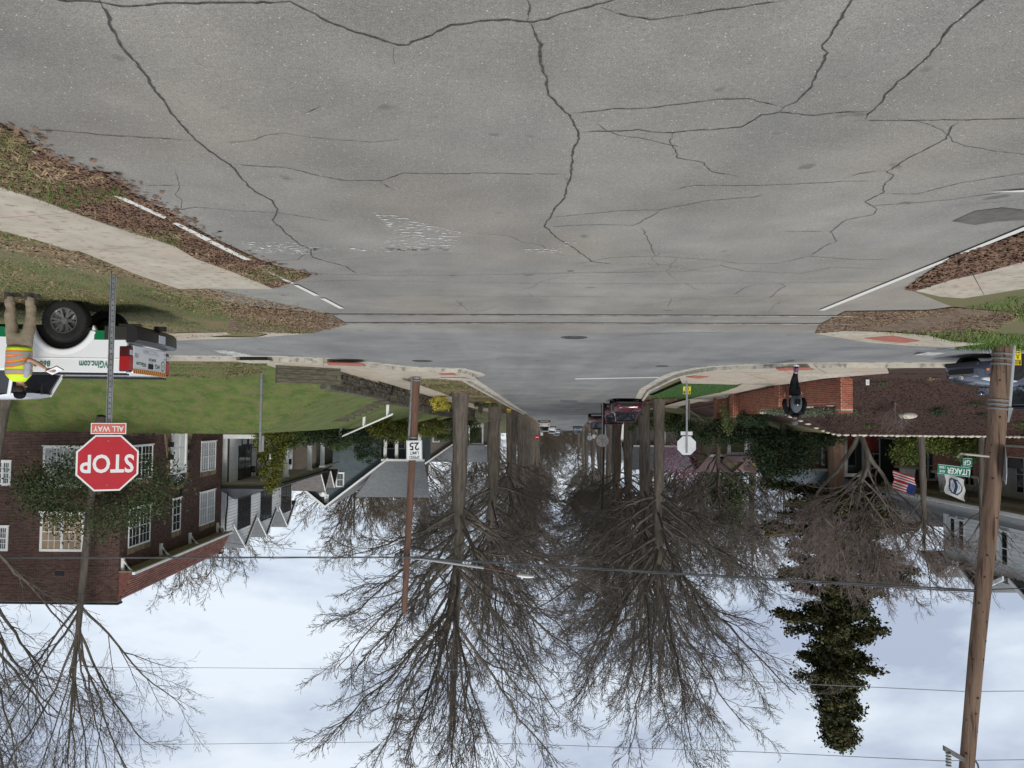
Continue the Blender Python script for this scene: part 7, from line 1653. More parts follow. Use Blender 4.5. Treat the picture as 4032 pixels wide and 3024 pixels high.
    lower = MB(); lower.prism([(2.0, .56), (2.0, 1.30), (4.3, 1.27), (5.35, 1.12), (5.45, .95), (5.45, .55), (4.98, .5)] + [(4.43 + .5 * math.cos(a), .39 + .5 * math.sin(a)) for a in np.linspace(.2, math.pi - .2, 12)] + [(3.85, .5)], -hw, hw, 'd'); o = lower.build('cab_body', CWHITE, t, bevel=.03); fixnormals(o)
    MB().box(2.02, 3.85, -hw - .005, -hw - .001, .52, .70).build('green_stripe', CGREEN, t)
    for x in (2.75, 3.65): MB().box(x - .006, x + .006, -hw - .003, -hw + .001, .6, 1.28).build('door_gap', INK, t)
    for x in (2.25, 2.95): MB().box(x, x + .2, -hw - .04, -hw - .001, 1.10, 1.14).build('door_handle', CWHITE, t, bevel=.01)
    gh_ = MB(); gh_.rings([[(x0, -y0, z0_), (x0, y0, z0_), (x1, y1, z1_), (x1, -y1, z1_)] for x0, y0, z0_, x1, y1, z1_ in ((2.03, .84, 1.30, 2.18, .68, 1.72), (2.6, .86, 1.30, 2.6, .70, 1.74), (3.4, .86, 1.29, 3.3, .70, 1.74), (4.35, .82, 1.27, 3.72, .66, 1.72))]); o = gh_.build('cab_glass', CARGLASS, t); fixnormals(o)
    rf = MB(); rf.rings([[(x, -w_, z), (x, -w_ * .8, z + .05), (x, 0, z + .075), (x, w_ * .8, z + .05), (x, w_, z), (x, 0, z - .02)] for x, w_, z in ((2.12, .68, 1.70), (2.3, .73, 1.735), (3.4, .73, 1.74), (3.74, .67, 1.71))]); o = rf.build('roof', CWHITE, t, smooth=True); fixnormals(o); smooth_angle(o, 50)
    for s in (-1, 1):
        for A, B in (((2.02, s * .86, 1.29), (2.17, s * .69, 1.73)), ((3.12, s * .88, 1.29), (3.1, s * .71, 1.74)), ((4.36, s * .84, 1.26), (3.73, s * .67, 1.72))):
            MB().tube([A, B], .03, 6).build('pillar', CWHITE, t)
    MB().box(2.13, 2.17, -.30, -.27, 1.33, 1.7).build('rear_window_divider', PLAST, t); MB().box(2.10, 2.14, .27, .30, 1.33, 1.7).build('rear_window_divider', PLAST, t)
    # side lettering
    lettering('WGInc.com', .175, TEXTG, t, (.98 - .28, -hw - .011 - .0, 1.17), (1, 0, 0), up_, bold=.015, sx=.95) if False else None
    return t, hw
pk1, hw_ = make_pickup()
# lettering on the near side (reads left to right for a viewer beside the truck: its rear is on the viewer's left)
lettering('WGInc.com', .17, TEXTG, pk1, (.56, -hw_ - .012, 1.17), (1, 0, 0), (0, 0, 1), bold=.018, sx=.66)
lettering('866-909-2220', .14, TEXTG, pk1, (1.33, -hw_ - .012, 1.17), (1, 0, 0), (0, 0, 1), bold=.018, sx=.9, align='LEFT')
for x in (1.14, 4.43):
    for s in (-1, 1): wheel(pk1, x, s * .79, .39, .39, .26, s, 6, .60)
pk1.location = (6.92 + .05, 14.72, -.205); pk1.rotation_euler = (0, 0, R(-3.5))

def make_car(name, label, cat, L_, W, Hh, paint, style='sedan', loc=(0, 0, 0), rz=0, group=None, detail=False, taillamps=False):
    """x forward, origin at the centre on the ground"""
    t = thing(name, label, cat, loc, rz, group); h = L_ / 2; w2 = W / 2
    belt = {'sedan': .62, 'suv': .60, 'pickup': .58}[style] * Hh
    hood = belt - .02 * Hh; zb = .18 if style == 'sedan' else .26
    def ring(x, wd, zt, zlo):
        return [(x, -wd * .86, zlo), (x, -wd, zlo + .10), (x, -wd * 1.0, (zlo + zt) * .52), (x, -wd * .955, zt - .07), (x, -wd * .84, zt), (x, 0, zt + .035), (x, wd * .84, zt), (x, wd * .955, zt - .07), (x, wd, (zlo + zt) * .52), (x, wd, zlo + .10), (x, wd * .86, zlo)]
    deck = belt * (1.0 if style != 'pickup' else .98)
    S = [(-h, w2 * .80, deck * .82, zb + .12), (-h + .07, w2 * .90, deck * .97, zb + .04), (-h + .4, w2 * .985, deck, zb), (-h * .3, w2, belt, zb), (h * .25, w2, belt, zb), (h * .42, w2 * .99, hood, zb), (h - .45, w2 * .96, hood * .88, zb), (h - .12, w2 * .86, hood * .76, zb + .03), (h, w2 * .68, hood * .60, zb + .08)]
    mb = MB(); mb.rings([ring(*q) for q in S]); o = mb.build('body', paint, t, smooth=True); fixnormals(o); smooth_angle(o, 45)
    if style == 'sedan': G_ = [(-h * .70, .80, belt - .02, .80, belt), (-h * .38, .83, belt, .66, Hh - .05), (0.0, .84, belt, .68, Hh - .0), (h * .12, .84, belt, .66, Hh - .03), (h * .50, .80, hood - .01, .78, hood)]
    elif style == 'suv': G_ = [(-h * .93, .80, belt - .02, .78, belt), (-h * .80, .82, belt, .66, Hh - .06), (-h * .2, .84, belt, .69, Hh), (h * .08, .84, belt, .67, Hh - .03), (h * .42, .82, hood, .80, hood + .01)]
    else: G_ = [(-h * .22, .80, belt - .02, .78, belt), (-h * .18, .82, belt, .66, Hh - .05), (h * .0, .84, belt, .70, Hh), (h * .18, .84, belt, .68, Hh - .03), (h * .45, .80, hood, .78, hood + .01)]
    gm = MB(); gm.rings([[(x, -a * w2, z0_), (x, -b * w2, z1_), (x, b * w2, z1_), (x, a * w2, z0_)] for x, a, z0_, b, z1_ in G_]); o = gm.build('windows', CARGLASS, t); fixnormals(o)
    g1, g2, g3 = G_[1], G_[2], G_[3]
    rf = MB(); rf.rings([[(x, -b * w2 * 1.02, z - .02), (x, -b * w2 * .85, z + .025), (x, 0, z + .045), (x, b * w2 * .85, z + .025), (x, b * w2 * 1.02, z - .02)] for x, b, z in ((g1[0] - .05, g1[3], g1[4]), (g2[0], g2[3], g2[4]), (g3[0] + .1, g3[3], g3[4] - .01))]); o = rf.build('roof', paint, t, smooth=True); fixnormals(o); smooth_angle(o, 50)
    for s in (-1, 1):
        for (x0, a, z0_, b, z1_), (x1, a1, z01, b1, z11) in ((G_[4], G_[3]), (G_[0], G_[1])): MB().tube([(x0, s * a * w2, z0_), (x1, s * b1 * w2, z11)], .035, 5).build('pillar', paint, t)
        MB().tube([(g2[0] - .1, s * .845 * w2, belt), (g2[0] - .1, s * g2[3] * w2, g2[4])], .03, 5).build('pillar', PLAST, t)
        MB().box(h * .42 - .1, h * .42 + .05, s * w2 * .98 if s > 0 else s * w2 * .98 - .18, s * w2 * .98 + .18 if s > 0 else s * w2 * .98, belt + .02, belt + .15).build('wing_mirror', paint if detail else PLAST, t, bevel=.03)
        y0, y1 = sorted((s * w2 * .44, s * w2 * .80)); hl = MB(); hl.rings([[(h - .10 - .22 * k, y, hood * .60 + dz) for y, dz in ((s * w2 * (.46 + .22 * k), 0), (s * w2 * (.62 + .22 * k), .0), (s * w2 * (.66 + .22 * k), .10), (s * w2 * (.46 + .22 * k), .08))] for k in (-.25, .5, 1.1)]); o = hl.build('headlight', LCLEAR, t); fixnormals(o)
        MB().box(-h - .01, -h + .16, *sorted((s * w2 * .62, s * w2 * .90)), deck * .66, deck * .86).build('tail_light', LRED, t, bevel=.02)
        for xx in (h * .62, -h * .58):
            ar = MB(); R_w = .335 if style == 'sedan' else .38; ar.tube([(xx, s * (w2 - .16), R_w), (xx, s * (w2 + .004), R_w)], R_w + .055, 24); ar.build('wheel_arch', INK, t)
            wheel(t, xx, s * (w2 - .10), R_w, R_w, .22, s, 5, .62, detail=detail)
    MB().box(h - .08, h + .015, -w2 * .55, w2 * .55, hood * .44, hood * .62).build('grille', INK, t, bevel=.02)
    MB().box(h - .14, h + .03, -w2 * .72, w2 * .72, zb + .02, hood * .36).build('front_bumper', PLAST, t, bevel=.04)
    MB().box(-h - .03, -h + .1, -w2 * .78, w2 * .78, zb + .05, deck * .40).build('rear_bumper', PLAST if style == 'pickup' else paint, t, bevel=.04)
    if detail: pass
    MB().box(-h - .036, -h - .031, -.16, .16, deck * .48, deck * .62).build('number_plate', ALU, t)
    if style == 'pickup':
        MB().box(-h + .1, -h * .24, -w2 * .8, w2 * .8, deck - .0, deck + .045).build('bed_cover', PLAST, t)
    return t
DRED = mat('dark_red_car_paint', (.075, .010, .014), rough=.2, coat=.6); MRED = mat('maroon_car_paint', (.12, .012, .018), rough=.2, coat=.6); BGREY = mat('blue_grey_car_paint', (.028, .036, .065), rough=.18, coat=.8, spec=.6); SILV = mat('silver_car_paint', (.35, .37, .40), rough=.25, metal=.3); LBLUE = mat('pale_blue_car_paint', (.16, .20, .26), rough=.2, coat=.5); TANP = mat('white_pickup_paint', (.55, .52, .48), rough=.3)
DIRS = math.atan2(1, -.06)
def on_street(px, Y, off=0): x = hitY(px, 1600, Y).x; return (x, Y, RH(Y))
def slope(t, Y): t.rotation_mode = 'XYZ'; g = (RH(Y + 3) - RH(Y - 3)) / 6; return g
def park(nm, lab, cat, L_, W, Hh, paint, style, px, Y, toward=True, group=None):
    x, y, z = on_street(px, Y); rz = DIRS + (math.pi if toward else 0); c = make_car(nm, lab, cat, L_, W, Hh, paint, style, (x, y, z), rz, group); g = slope(c, Y); c.rotation_euler = (0, g if toward else -g, rz); return c
park('parked_car', 'dark red car facing the camera, nearest in the kerbside row up the street', 'car', 4.8, 1.88, 1.48, DRED, 'sedan', 2462, 51.5)
park('parked_car', 'maroon car mostly hidden behind the nearest dark red one', 'car', 4.7, 1.84, 1.55, MRED, 'suv', 2420, 59.5)
park('parked_car', 'bright red pickup type car standing further out in the lane behind', 'car', 5.2, 2.0, 1.8, MRED, 'pickup', 2352, 90)
park('moving_car', 'small pale blue car driving towards the camera near the crest', 'car', 4.6, 1.85, 1.5, LBLUE, 'suv', 2275, 166)
park('pickup_truck', 'white pickup with red tail lamps driving away on the far rise', 'pickup truck', 5.6, 2.05, 1.9, TANP, 'pickup', 2144, 138, False)
park('moving_car', 'white car ahead of the far pickup near the crest', 'car', 4.7, 1.85, 1.5, CWHITE, 'suv', 2174, 168, False)
park('moving_car', 'silver car furthest up the street just before the crest', 'car', 4.7, 1.85, 1.5, SILV, 'sedan', 2192, 182, False)
# blue grey car on the cross street, driving towards the junction
bc = make_car('moving_car', 'blue grey sedan with bright headlamp behind the big utility pole', 'car', 4.6, 1.80, 1.46, BGREY, 'sedan', (hitY(3742, 1470, 20.9).x - 2.7, 21.4, .03), R(-7), None, True)
hc = bc
MB().tube([(2.27, 0, .62), (2.325, 0, .62)], .06, 16).build('badge', CHROME, bc)
MB().box(2.0, 2.16, -.80, -.66, .40, .46).build('indicator', AMBER, bc, bevel=.01); MB().box(1.98, 2.10, -.86, -.79, .60, .66).build('side_marker', AMBER, bc)
for k in range(4): MB().box(2.28, 2.305, -.42, .42, .47 + k * .035, .48 + k * .035).build('grille_slat', CHROME, bc)
for s_ in (-1,):
    hl = MB(); hl.rings([[(x_, -w_, z_) for w_, z_ in ((w0 - .10, z0_), (w0 + .012, z0_ + .01), (w0 + .006, z1_), (w0 - .12, z1_ + .01))] for x_, w0, z0_, z1_ in ((1.34, .865, .735, .755), (1.6, .865, .66, .80), (1.85, .84, .62, .77), (2.05, .76, .60, .71), (2.18, .66, .58, .66))]); o = hl.build('headlamp_glass', LCLEAR, bc, smooth=True); fixnormals(o); smooth_angle(o, 40)
# yellow yard sign behind the utility pole
yard_full(3998, 1372, 16.6, .36, 'yellow slow down yard sign tucked behind the big utility pole')

# ------------------------------------------------------------------ people
SKIN = mat('skin', (.42, .23, .16), (.48, .27, .19), 12, .55); KHAKI = mat('khaki_cloth', (.22, .175, .12), (.29, .235, .165), 7, .9, .6, 30); HIVIS = mat('hi_vis_yellow', (.55, .75, .02), (.62, .82, .03), 6, .8, .4, 20); ORNG = mat('hi_vis_orange', (.85, .18, .04), rough=.7); REFL = mat('reflective_tape', (.32, .32, .30), rough=.35, spec=.8)
GSHIRT = mat('grey_shirt', (.30, .31, .35), (.36, .37, .41), 8, .9, .4, 30); BLKC = mat('black_cloth', (.008, .008, .010), (.014, .014, .017), 8, .95, .5, 30, spec=.1); BOOT = mat('dark_boot', (.035, .032, .03), (.05, .046, .042), 10, .8); HAIR = mat('dark_hair', (.03, .02, .015), rough=.8)
def skinned(name, verts, edges, m, parent, sub=2, **k):
    """verts: (x, y, z, rx, ry)"""
    me = bpy.data.meshes.new(name); me.from_pydata([v[:3] for v in verts], edges, []); me.materials.append(m); o = link(name, me, parent, **k)
    o.modifiers.new('skin', 'SKIN'); sv = me.skin_vertices[0].data
    for i, v in enumerate(verts): sv[i].radius = (v[3], v[4] if len(v) > 4 else v[3]); sv[i].use_root = (i == 0)
    o.modifiers['skin'].use_smooth_shade = True
    sb = o.modifiers.new('sub', 'SUBSURF'); sb.levels = sub; sb.render_levels = sub; return o
def loft(name, rings_, m, parent, n=24, smooth=True):
    """rings: (cx, cy, z, rx, ry)"""
    mb = MB(); mb.rings([[(cx + rx * math.cos(a), cy + ry * math.sin(a), z) for a in np.linspace(0, 2 * math.pi, n + 1)[:-1]] for cx, cy, z, rx, ry in rings_]); o = mb.build(name, m, parent, smooth=smooth); fixnormals(o); return o
def hand(parent_v, wrist, d, palmn, s=1.0):
    """adds a palm and five finger chains to vertex/edge lists; returns verts, edges"""
    d = d.normalized(); palmn = palmn.normalized(); sd_ = d.cross(palmn).normalized(); V_ = []; E_ = []
    def add(p, r_): V_.append((*p, r_)); return len(V_) - 1
    w0 = add(wrist, .026 * s); p1 = add(wrist + d * .045 * s, .034 * s); E_.append((w0, p1)); p2 = add(wrist + d * .075 * s, .034 * s); E_.append((p1, p2))
    for k, (off, ln) in enumerate(((-.03, .072), (-.01, .082), (.011, .076), (.030, .060))):
        a = add(wrist + d * .092 * s + sd_ * off * s, .0095 * s); E_.append((p2, a)); dd = (d + palmn * .35).normalized(); b = add(Vector(V_[a][:3]) + dd * ln * .5 * s, .0088 * s); E_.append((a, b)); dd = (d * .5 + palmn * .8).normalized(); c = add(Vector(V_[b][:3]) + dd * ln * .5 * s, .0078 * s); E_.append((b, c))
    a = add(wrist + d * .04 * s - sd_ * .045 * s + palmn * .012, .011 * s); E_.append((p1, a)); b = add(wrist + d * .075 * s - sd_ * .06 * s + palmn * .02, .0095 * s); E_.append((a, b))
    return V_, E_
# worker in hi-vis beside the pickup. Local: faces -x (towards the tailgate), camera looks along +y
wk = thing('person', 'worker in a yellow hi-vis vest, khaki trousers and black cap writing beside the white pickup', 'person')
def person_body(parent, faces=-1, stride=0.0):
    f = faces
    V_ = [(0, 0, .96, .15, .12), (0, 0, 1.12, .145, .11), (.0, 0, 1.30, .16, .115), (0, 0, 1.43, .12, .09), (f * .03, 0, 1.52, .055, .055), (f * .045, 0, 1.60, .06, .065), (f * .05, 0, 1.68, .082, .075), (f * .045, 0, 1.74, .075, .07)]
    E_ = [(i, i + 1) for i in range(7)]
    return V_, E_
V_, E_ = person_body(wk, -1)
def addc(V_, E_, root, pts_):
    p = root
    for q in pts_: V_.append(q); E_.append((p, len(V_) - 1)); p = len(V_) - 1
    return p
# legs (near leg -y, far leg +y), walking stance slightly apart along x
addc(V_, E_, 0, [(-.06, -.10, .86, .09), (-.10, -.115, .50, .062), (-.06, -.12, .10, .042), (-.16, -.12, .045, .038)])
addc(V_, E_, 0, [(.04, .10, .86, .09), (.09, .115, .50, .062), (.12, .12, .10, .042), (.03, .12, .045, .038)])
# near arm: elbow bent, forearm reaching forward to the clipboard
el = addc(V_, E_, 3, [(0.0, -.20, 1.40, .055), (.02, -.27, 1.15, .042), (-.06, -.42, 1.24, .034), (-.10, -.52, 1.31, .026)])
hv, he = hand(None, Vector((-.10, -.52, 1.31)), Vector((-.35, -.9, .3)), Vector((-.8, .3, -.5))); o_ = len(V_); V_ += [v if len(v) > 4 else (*v, v[3]) for v in hv]; E_ += [(a + o_, b + o_) for a, b in he]; E_.append((el, o_))
el = addc(V_, E_, 3, [(0.0, .20, 1.40, .055), (-.02, .25, 1.13, .042), (-.18, .16, 1.12, .034), (-.28, .02, 1.18, .026)])
hv, he = hand(None, Vector((-.28, .02, 1.18)), Vector((-1, -.3, .2)), Vector((0, -.3, 1))); o_ = len(V_); V_ += [v if len(v) > 4 else (*v, v[3]) for v in hv]; E_ += [(a + o_, b + o_) for a, b in he]; E_.append((el, o_))
body = skinned('body', [v if len(v) > 4 else (*v, v[3]) for v in V_], E_, SKIN, wk)
fx, fy = -.45, -.89; hp = lambda a, b, z: (-.045 + fx * a - fy * b, fy * a + fx * b, z)
MB().tube([hp(.075, 0, 1.645), hp(.102, 0, 1.612), hp(.07, 0, 1.60)], [.008, .014, .008], 6).build('nose', SKIN, body, smooth=True)

for s in (-1, 1):
    link('eye', MB().tube([hp(.074, s * .03, 1.658), hp(.082, s * .03, 1.658)], .009, 8).mesh('eye', INK), body); link('ear', MB().tube([hp(-.005, s * .072, 1.63), hp(-.01, s * .09, 1.64)], [.026, .018], 8).mesh('ear', SKIN), body)
link('mouth', MB().tube([hp(.077, -.022, 1.578), hp(.077, .022, 1.578)], .004, 5).mesh('mouth', mat('lips', (.3, .12, .1))), body)
# trousers: legs as one garment
tv = [(0, 0, 1.06, .17, .14), (0, 0, .90, .17, .145)]; te = [(0, 1)]
def chain(V_, E_, root, pts_):
    p = root
    for q in pts_: V_.append(q if len(q) > 4 else (*q, q[3])); E_.append((p, len(V_) - 1)); p = len(V_) - 1
chain(tv, te, 1, [(-.05, -.095, .78, .115), (-.10, -.115, .50, .092), (-.09, -.118, .30, .085), (-.06, -.12, .12, .080), (-.065, -.12, .07, .078)])
chain(tv, te, 1, [(.04, .095, .78, .115), (.09, .115, .50, .092), (.10, .118, .30, .085), (.12, .12, .12, .080), (.12, .12, .07, .078)])
tr_ = skinned('trousers', tv, te, KHAKI, wk)
tm_ = tr_.modifiers.new('folds', 'DISPLACE'); tx_ = bpy.data.textures.new('folds', 'CLOUDS'); tx_.noise_scale = .12; tm_.texture = tx_; tm_.strength = .045; tm_.mid_level = .5
for x, y in ((-.075, -.12), (.105, .12)):
    mb = MB(); mb.rings([[(x + .10 * 0 + cx + rx * math.cos(a), y + ry * math.sin(a), z) for a in np.linspace(0, 2 * math.pi, 17)[:-1]] for cx, z, rx, ry in ((-.04, .0, .155, .052), (-.04, .035, .155, .053), (-.03, .07, .135, .05), (.03, .10, .075, .048), (.035, .15, .062, .05))]); o = mb.build('boot', BOOT, wk, smooth=True); fixnormals(o)
# vest
rg = [(0, 0, .95, .185, .19), (0, 0, .985, .19, .195), (0, 0, 1.05, .19, .20), (0, 0, 1.18, .185, .205), (0, 0, 1.32, .19, .225), (.0, 0, 1.42, .17, .215), (0, 0, 1.48, .13, .155), (-.02, 0, 1.53, .085, .09)]
vest = loft('hi_vis_vest', rg, HIVIS, wk, 28)
def vring(z):
    for a, b in zip(rg, rg[1:]):
        if a[2] <= z <= b[2]: k = (z - a[2]) / (b[2] - a[2]); return a[3] + (b[3] - a[3]) * k, a[4] + (b[4] - a[4]) * k
    return rg[-1][3:5]
def band(z0_, z1_, m, off, name, chev=0.0):
    mb = MB(); A = np.linspace(0, 2 * math.pi, 33)[:-1]; R2 = []
    for z in (z0_, z1_):
        row = []
        for a in A:
            dz = -chev * abs(((a + math.pi / 2 + math.pi) % (2 * math.pi)) - math.pi) / math.pi * 1.6 if chev else 0; dz = chev * (1 - min(1, abs(((a - 1.5 * math.pi + math.pi) % (2 * math.pi)) - math.pi) / 1.2)) * -1 if chev else 0
            rx, ry = vring(z + dz); row.append(((rx + off) * math.cos(a), (ry + off) * math.sin(a), z + dz))
        R2.append(row)
    mb.rings(R2, cap=False); link(name, mb.mesh(name, m, True), vest)
for z in (1.03, 1.13, 1.23, 1.345): 
    ch = .05 if z > 1.2 or z > 1.1 else 0; ch = .06 if 1.1 < z < 1.3 else .0
    band(z - .02, z + .07, ORNG, .003, 'orange_trim', ch); band(z, z + .05, REFL, .006, 'reflective_band', ch)
MB().box(-.15, -.13, -.13, -.128, .99, 1.45) if False else None
# sleeves
for s, ex in ((-1, .03), (1, -.02)): 
    v_, e_ = [], []; v_ = [(0, s * .12, 1.43, .07, .07), (0, s * .19, 1.40, .066, .07), (ex * .6, s * .235, 1.27, .058, .06), (ex * .8, s * .262, 1.18, .052, .055)]; skinned('sleeve', v_, [(0, 1), (1, 2), (2, 3)], GSHIRT, wk)
# cap and hair
loft('cap', [(-.035, 0, 1.70, .098, .092), (-.035, 0, 1.75, .097, .09), (-.03, 0, 1.80, .075, .07), (-.03, 0, 1.82, .03, .03)], BLKC, wk); capo = wk.children[-1]
mb = MB(); mb.rings([[hp(.05 + .10 * k_, y * (1 - .3 * k_), 1.705 - .02 * k_ + z) for y, z in ((-.07, 0), (.07, 0), (.07, .012), (-.07, .012))] for k_ in (0, .5, 1)]); link('cap_peak', mb.mesh('cap_peak', BLKC), capo)
loft('hair', [(.0, 0, 1.60, .075, .078), (-.015, 0, 1.66, .09, .086), (-.02, 0, 1.705, .092, .088)], HAIR, wk)
wk.location = (hitY(92, 1150, 13.05).x, 13.0, H(hitY(92, 1150, 13.05).x, 13.0) - .01); wk.scale = (1.0, 1.0, 1.0)
wk.rotation_euler = (0, 0, R(-68))
cb = thing('clipboard', 'small pale clipboard held by the worker in the hi-vis vest', 'clipboard', (wk.location.x - .63, wk.location.y - .06, wk.location.z + 1.34), 0); cb.rotation_euler = (R(20), R(-25), 0)
MB().box(-.12, .10, -.09, .09, -.004, .004).build('board', BLKC, cb); MB().box(-.11, .09, -.08, .08, .0041, .008).build('paper', SWHITE, cb)
# walking person seen from behind across the junction
P = G(3129, 1436, .13); pw = thing('person', 'person in black clothes with a grey backpack walking away past the brick wall', 'person', (P.x, P.y, P.z + .0), R(6)); pw.scale = (1.05, 1.05, 1.05)
V_ = [(0, 0, .94, .14, .11), (0, 0, 1.12, .135, .10), (0, 0, 1.30, .17, .11), (0, 0, 1.42, .12, .085), (0, .01, 1.49, .055, .055), (0, .02, 1.56, .06, .065), (0, .02, 1.63, .075, .08), (0, .015, 1.69, .065, .07)]; E_ = [(i, i + 1) for i in range(7)]
addc(V_, E_, 0, [(-.08, .04, .82, .088), (-.05, .12, .48, .06), (-.025, .05, .10, .042), (-.03, .14, .05, .036)]); addc(V_, E_, 0, [(.08, -.02, .82, .088), (.045, -.02, .48, .06), (.02, -.30, .16, .042), (.02, -.34, .06, .036)])
for s, pts_ in ((-1, [(-.19, 0, 1.38, .055), (-.27, .0, 1.12, .043), (-.24, .12, .93, .034), (-.23, .16, .88, .026)]), (1, [(.19, 0, 1.38, .055), (.30, -.04, 1.14, .043), (.25, .10, .98, .034), (.24, .14, .93, .026)])):
    el = addc(V_, E_, 3, pts_); e0 = Vector(pts_[-1][:3]); hv, he = hand(None, e0, Vector((0, .5, -1)), Vector((-s, 0, 0))); o_ = len(V_); V_ += hv; E_ += [(a + o_, b + o_) for a, b in he]; E_.append((el, o_))
pbody = skinned('body', [v if len(v) > 4 else (*v, v[3]) for v in V_], E_, SKIN, pw)
link('nose', MB().box(-.012, .012, .09, .115, 1.56, 1.60).mesh('nose', SKIN), pbody)
tv = [(0, 0, .97, .165, .13), (0, 0, .88, .16, .13)]; te = [(0, 1)]
chain(tv, te, 1, [(-.075, .04, .76, .11), (-.05, .12, .48, .085), (-.03, .07, .20, .068)]); chain(tv, te, 1, [(.075, -.02, .76, .11), (.045, -.02, .48, .085), (.022, -.24, .24, .068)])
skinned('trousers', tv, te, BLKC, pw)
jv = [(0, 0, .88, .19, .14), (0, 0, 1.10, .18, .14), (0, 0, 1.30, .205, .145), (0, 0, 1.42, .15, .12), (0, .0, 1.48, .095, .09)]; je = [(i, i + 1) for i in range(4)]
chain(jv, je, 3, [(-.20, 0, 1.38, .085), (-.285, 0, 1.12, .075), (-.245, .11, .95, .062)]); chain(jv, je, 3, [(.20, 0, 1.38, .085), (.315, -.04, 1.14, .075), (.255, .09, 1.0, .062)])
skinned('jacket', jv, je, BLKC, pw)
loft('beanie', [(0, .01, 1.60, .088, .098), (0, .01, 1.66, .092, .10), (0, .01, 1.72, .075, .08), (0, .01, 1.745, .03, .03)], mat('grey_knit', (.07, .075, .08), (.10, .105, .11), 12, .95), pw)
loft('hood', [(0, -.02, 1.44, .13, .11), (0, -.03, 1.49, .12, .11), (0, -.03, 1.53, .08, .07)], BLKC, pw)
BPK = mat('slate_backpack', (.06, .075, .085), (.09, .105, .115), 8, .8)
mb = MB(); mb.rings([[(rx * math.cos(a), -.13 - dp * max(0, -math.sin(a)) - .0, 1.14 + zz + rz_ * 0) for a in np.linspace(0, 2 * math.pi, 17)[:-1]] for zz, rx, dp in ((-.24, .08, .05), (-.19, .15, .12), (-.05, .17, .16), (.10, .155, .14), (.20, .10, .10), (.25, .03, .03)) for rz_ in (0,)]); bpk = mb.build('backpack', BPK, pw, smooth=True); fixnormals(bpk)
link('pocket', MB().box(-.08, .08, -.305, -.285, 1.0, 1.16).mesh('pocket', BLKC), bpk); link('reflector', MB().tube([(0, -.31, 1.17), (0, -.305, 1.17)], .018, 8).mesh('reflector', SWHITE), bpk)
PURP = mat('purple_sock', (.18, .08, .22), rough=.9)
for x, y, z, tilt in ((-.028, .06, 0, 0), (.02, -.30, .05, 1)):
    MB().tube([(x, y + .0, z + .06), (x, y + .0, z + .19)], .047, 10).build('sock', PURP, pw)
    mb = MB(); mb.rings([[(x + rx * math.cos(a), y + .05 + cy + ry * math.sin(a), z + zz) for a in np.linspace(0, 2 * math.pi, 15)[:-1]] for cy, zz, rx, ry in ((.0, .025, .048, .14), (.0, .05, .048, .14), (-.04, .085, .042, .08))]); sh = mb.build('shoe', BLKC, pw, smooth=True); link('sole', MB().box(x - .048, x + .048, y - .09, y + .19, z, z + .026).mesh('sole', SWHITE), sh)
# ------------------------------------------------------------------ loose ground cover: blades, straw and leaves
STRAW = mat('dry_straw', (.21, .145, .08), (.30, .215, .125), 3, .9, island=.35); BLADE = mat('grass_blade', (.06, .125, .018), (.11, .18, .035), 3, .8, island=.35); DLEAF = mat('dead_leaf', (.12, .064, .040), (.20, .12, .075), 3, .9, island=.3)
def sample(polys, n, rng, ymin=0, ymax=99, xmin=-99, xmax=99, near=True):
    out = []
    for P in polys:
        a = np.array(P); x0, y0 = a.min(0); x1, y1 = a.max(0); x0, x1 = max(x0, xmin), min(x1, xmax); y0, y1 = max(y0, ymin), min(y1, ymax)
        c = np.stack([rng.uniform(x0, x1, n * 4), y0 + (y1 - y0) * rng.uniform(0, 1, n * 4) ** (1.5 if near else 1)], 1)
        c = c[inside_np(c, P)][:n]; out.append(c)
    return np.concatenate(out)
def carpet(name, C, size, m, rng, kind, up=.8, zo=.0):
    N = len(C); z = np.array([H(x, y) for x, y in C]) + zo; an = rng.uniform(0, 2 * np.pi, N)
    if kind == 'blade':
        t = np.stack([np.cos(an) * rng.uniform(.2, 1, N), np.sin(an) * rng.uniform(.2, 1, N), np.full(N, up)], 1); t /= np.linalg.norm(t, axis=1, keepdims=True); s = size * rng.uniform(.5, 1.4, N)
        base = np.stack([C[:, 0], C[:, 1], z - .003], 1); sd = np.stack([-np.sin(an + .5), np.cos(an + .5), np.zeros(N)], 1) * (s * .085)[:, None]
        V_ = np.stack([base - sd, base + sd, base + t * s[:, None]], 1).reshape(-1, 3); F_ = np.arange(3 * N).reshape(N, 3)
    else:
        base = np.stack([C[:, 0], C[:, 1], z + .004 + rng.uniform(0, .012, N)], 1); s = size * rng.uniform(.5, 1.4, N); a = np.stack([np.cos(an), np.sin(an), rng.normal(0, .25, N)], 1) * s[:, None]; b = np.stack([-np.sin(an), np.cos(an), rng.normal(0, .3, N)], 1) * (s * (.16 if kind == 'straw' else .5))[:, None]
        V_ = np.stack([base - a, base + b, base + a, base - b], 1).reshape(-1, 3); F_ = np.arange(4 * N).reshape(N, 4)
    return link(name, arrmesh(name, V_, [F_], m), kind='stuff')
rng = np.random.default_rng(77)
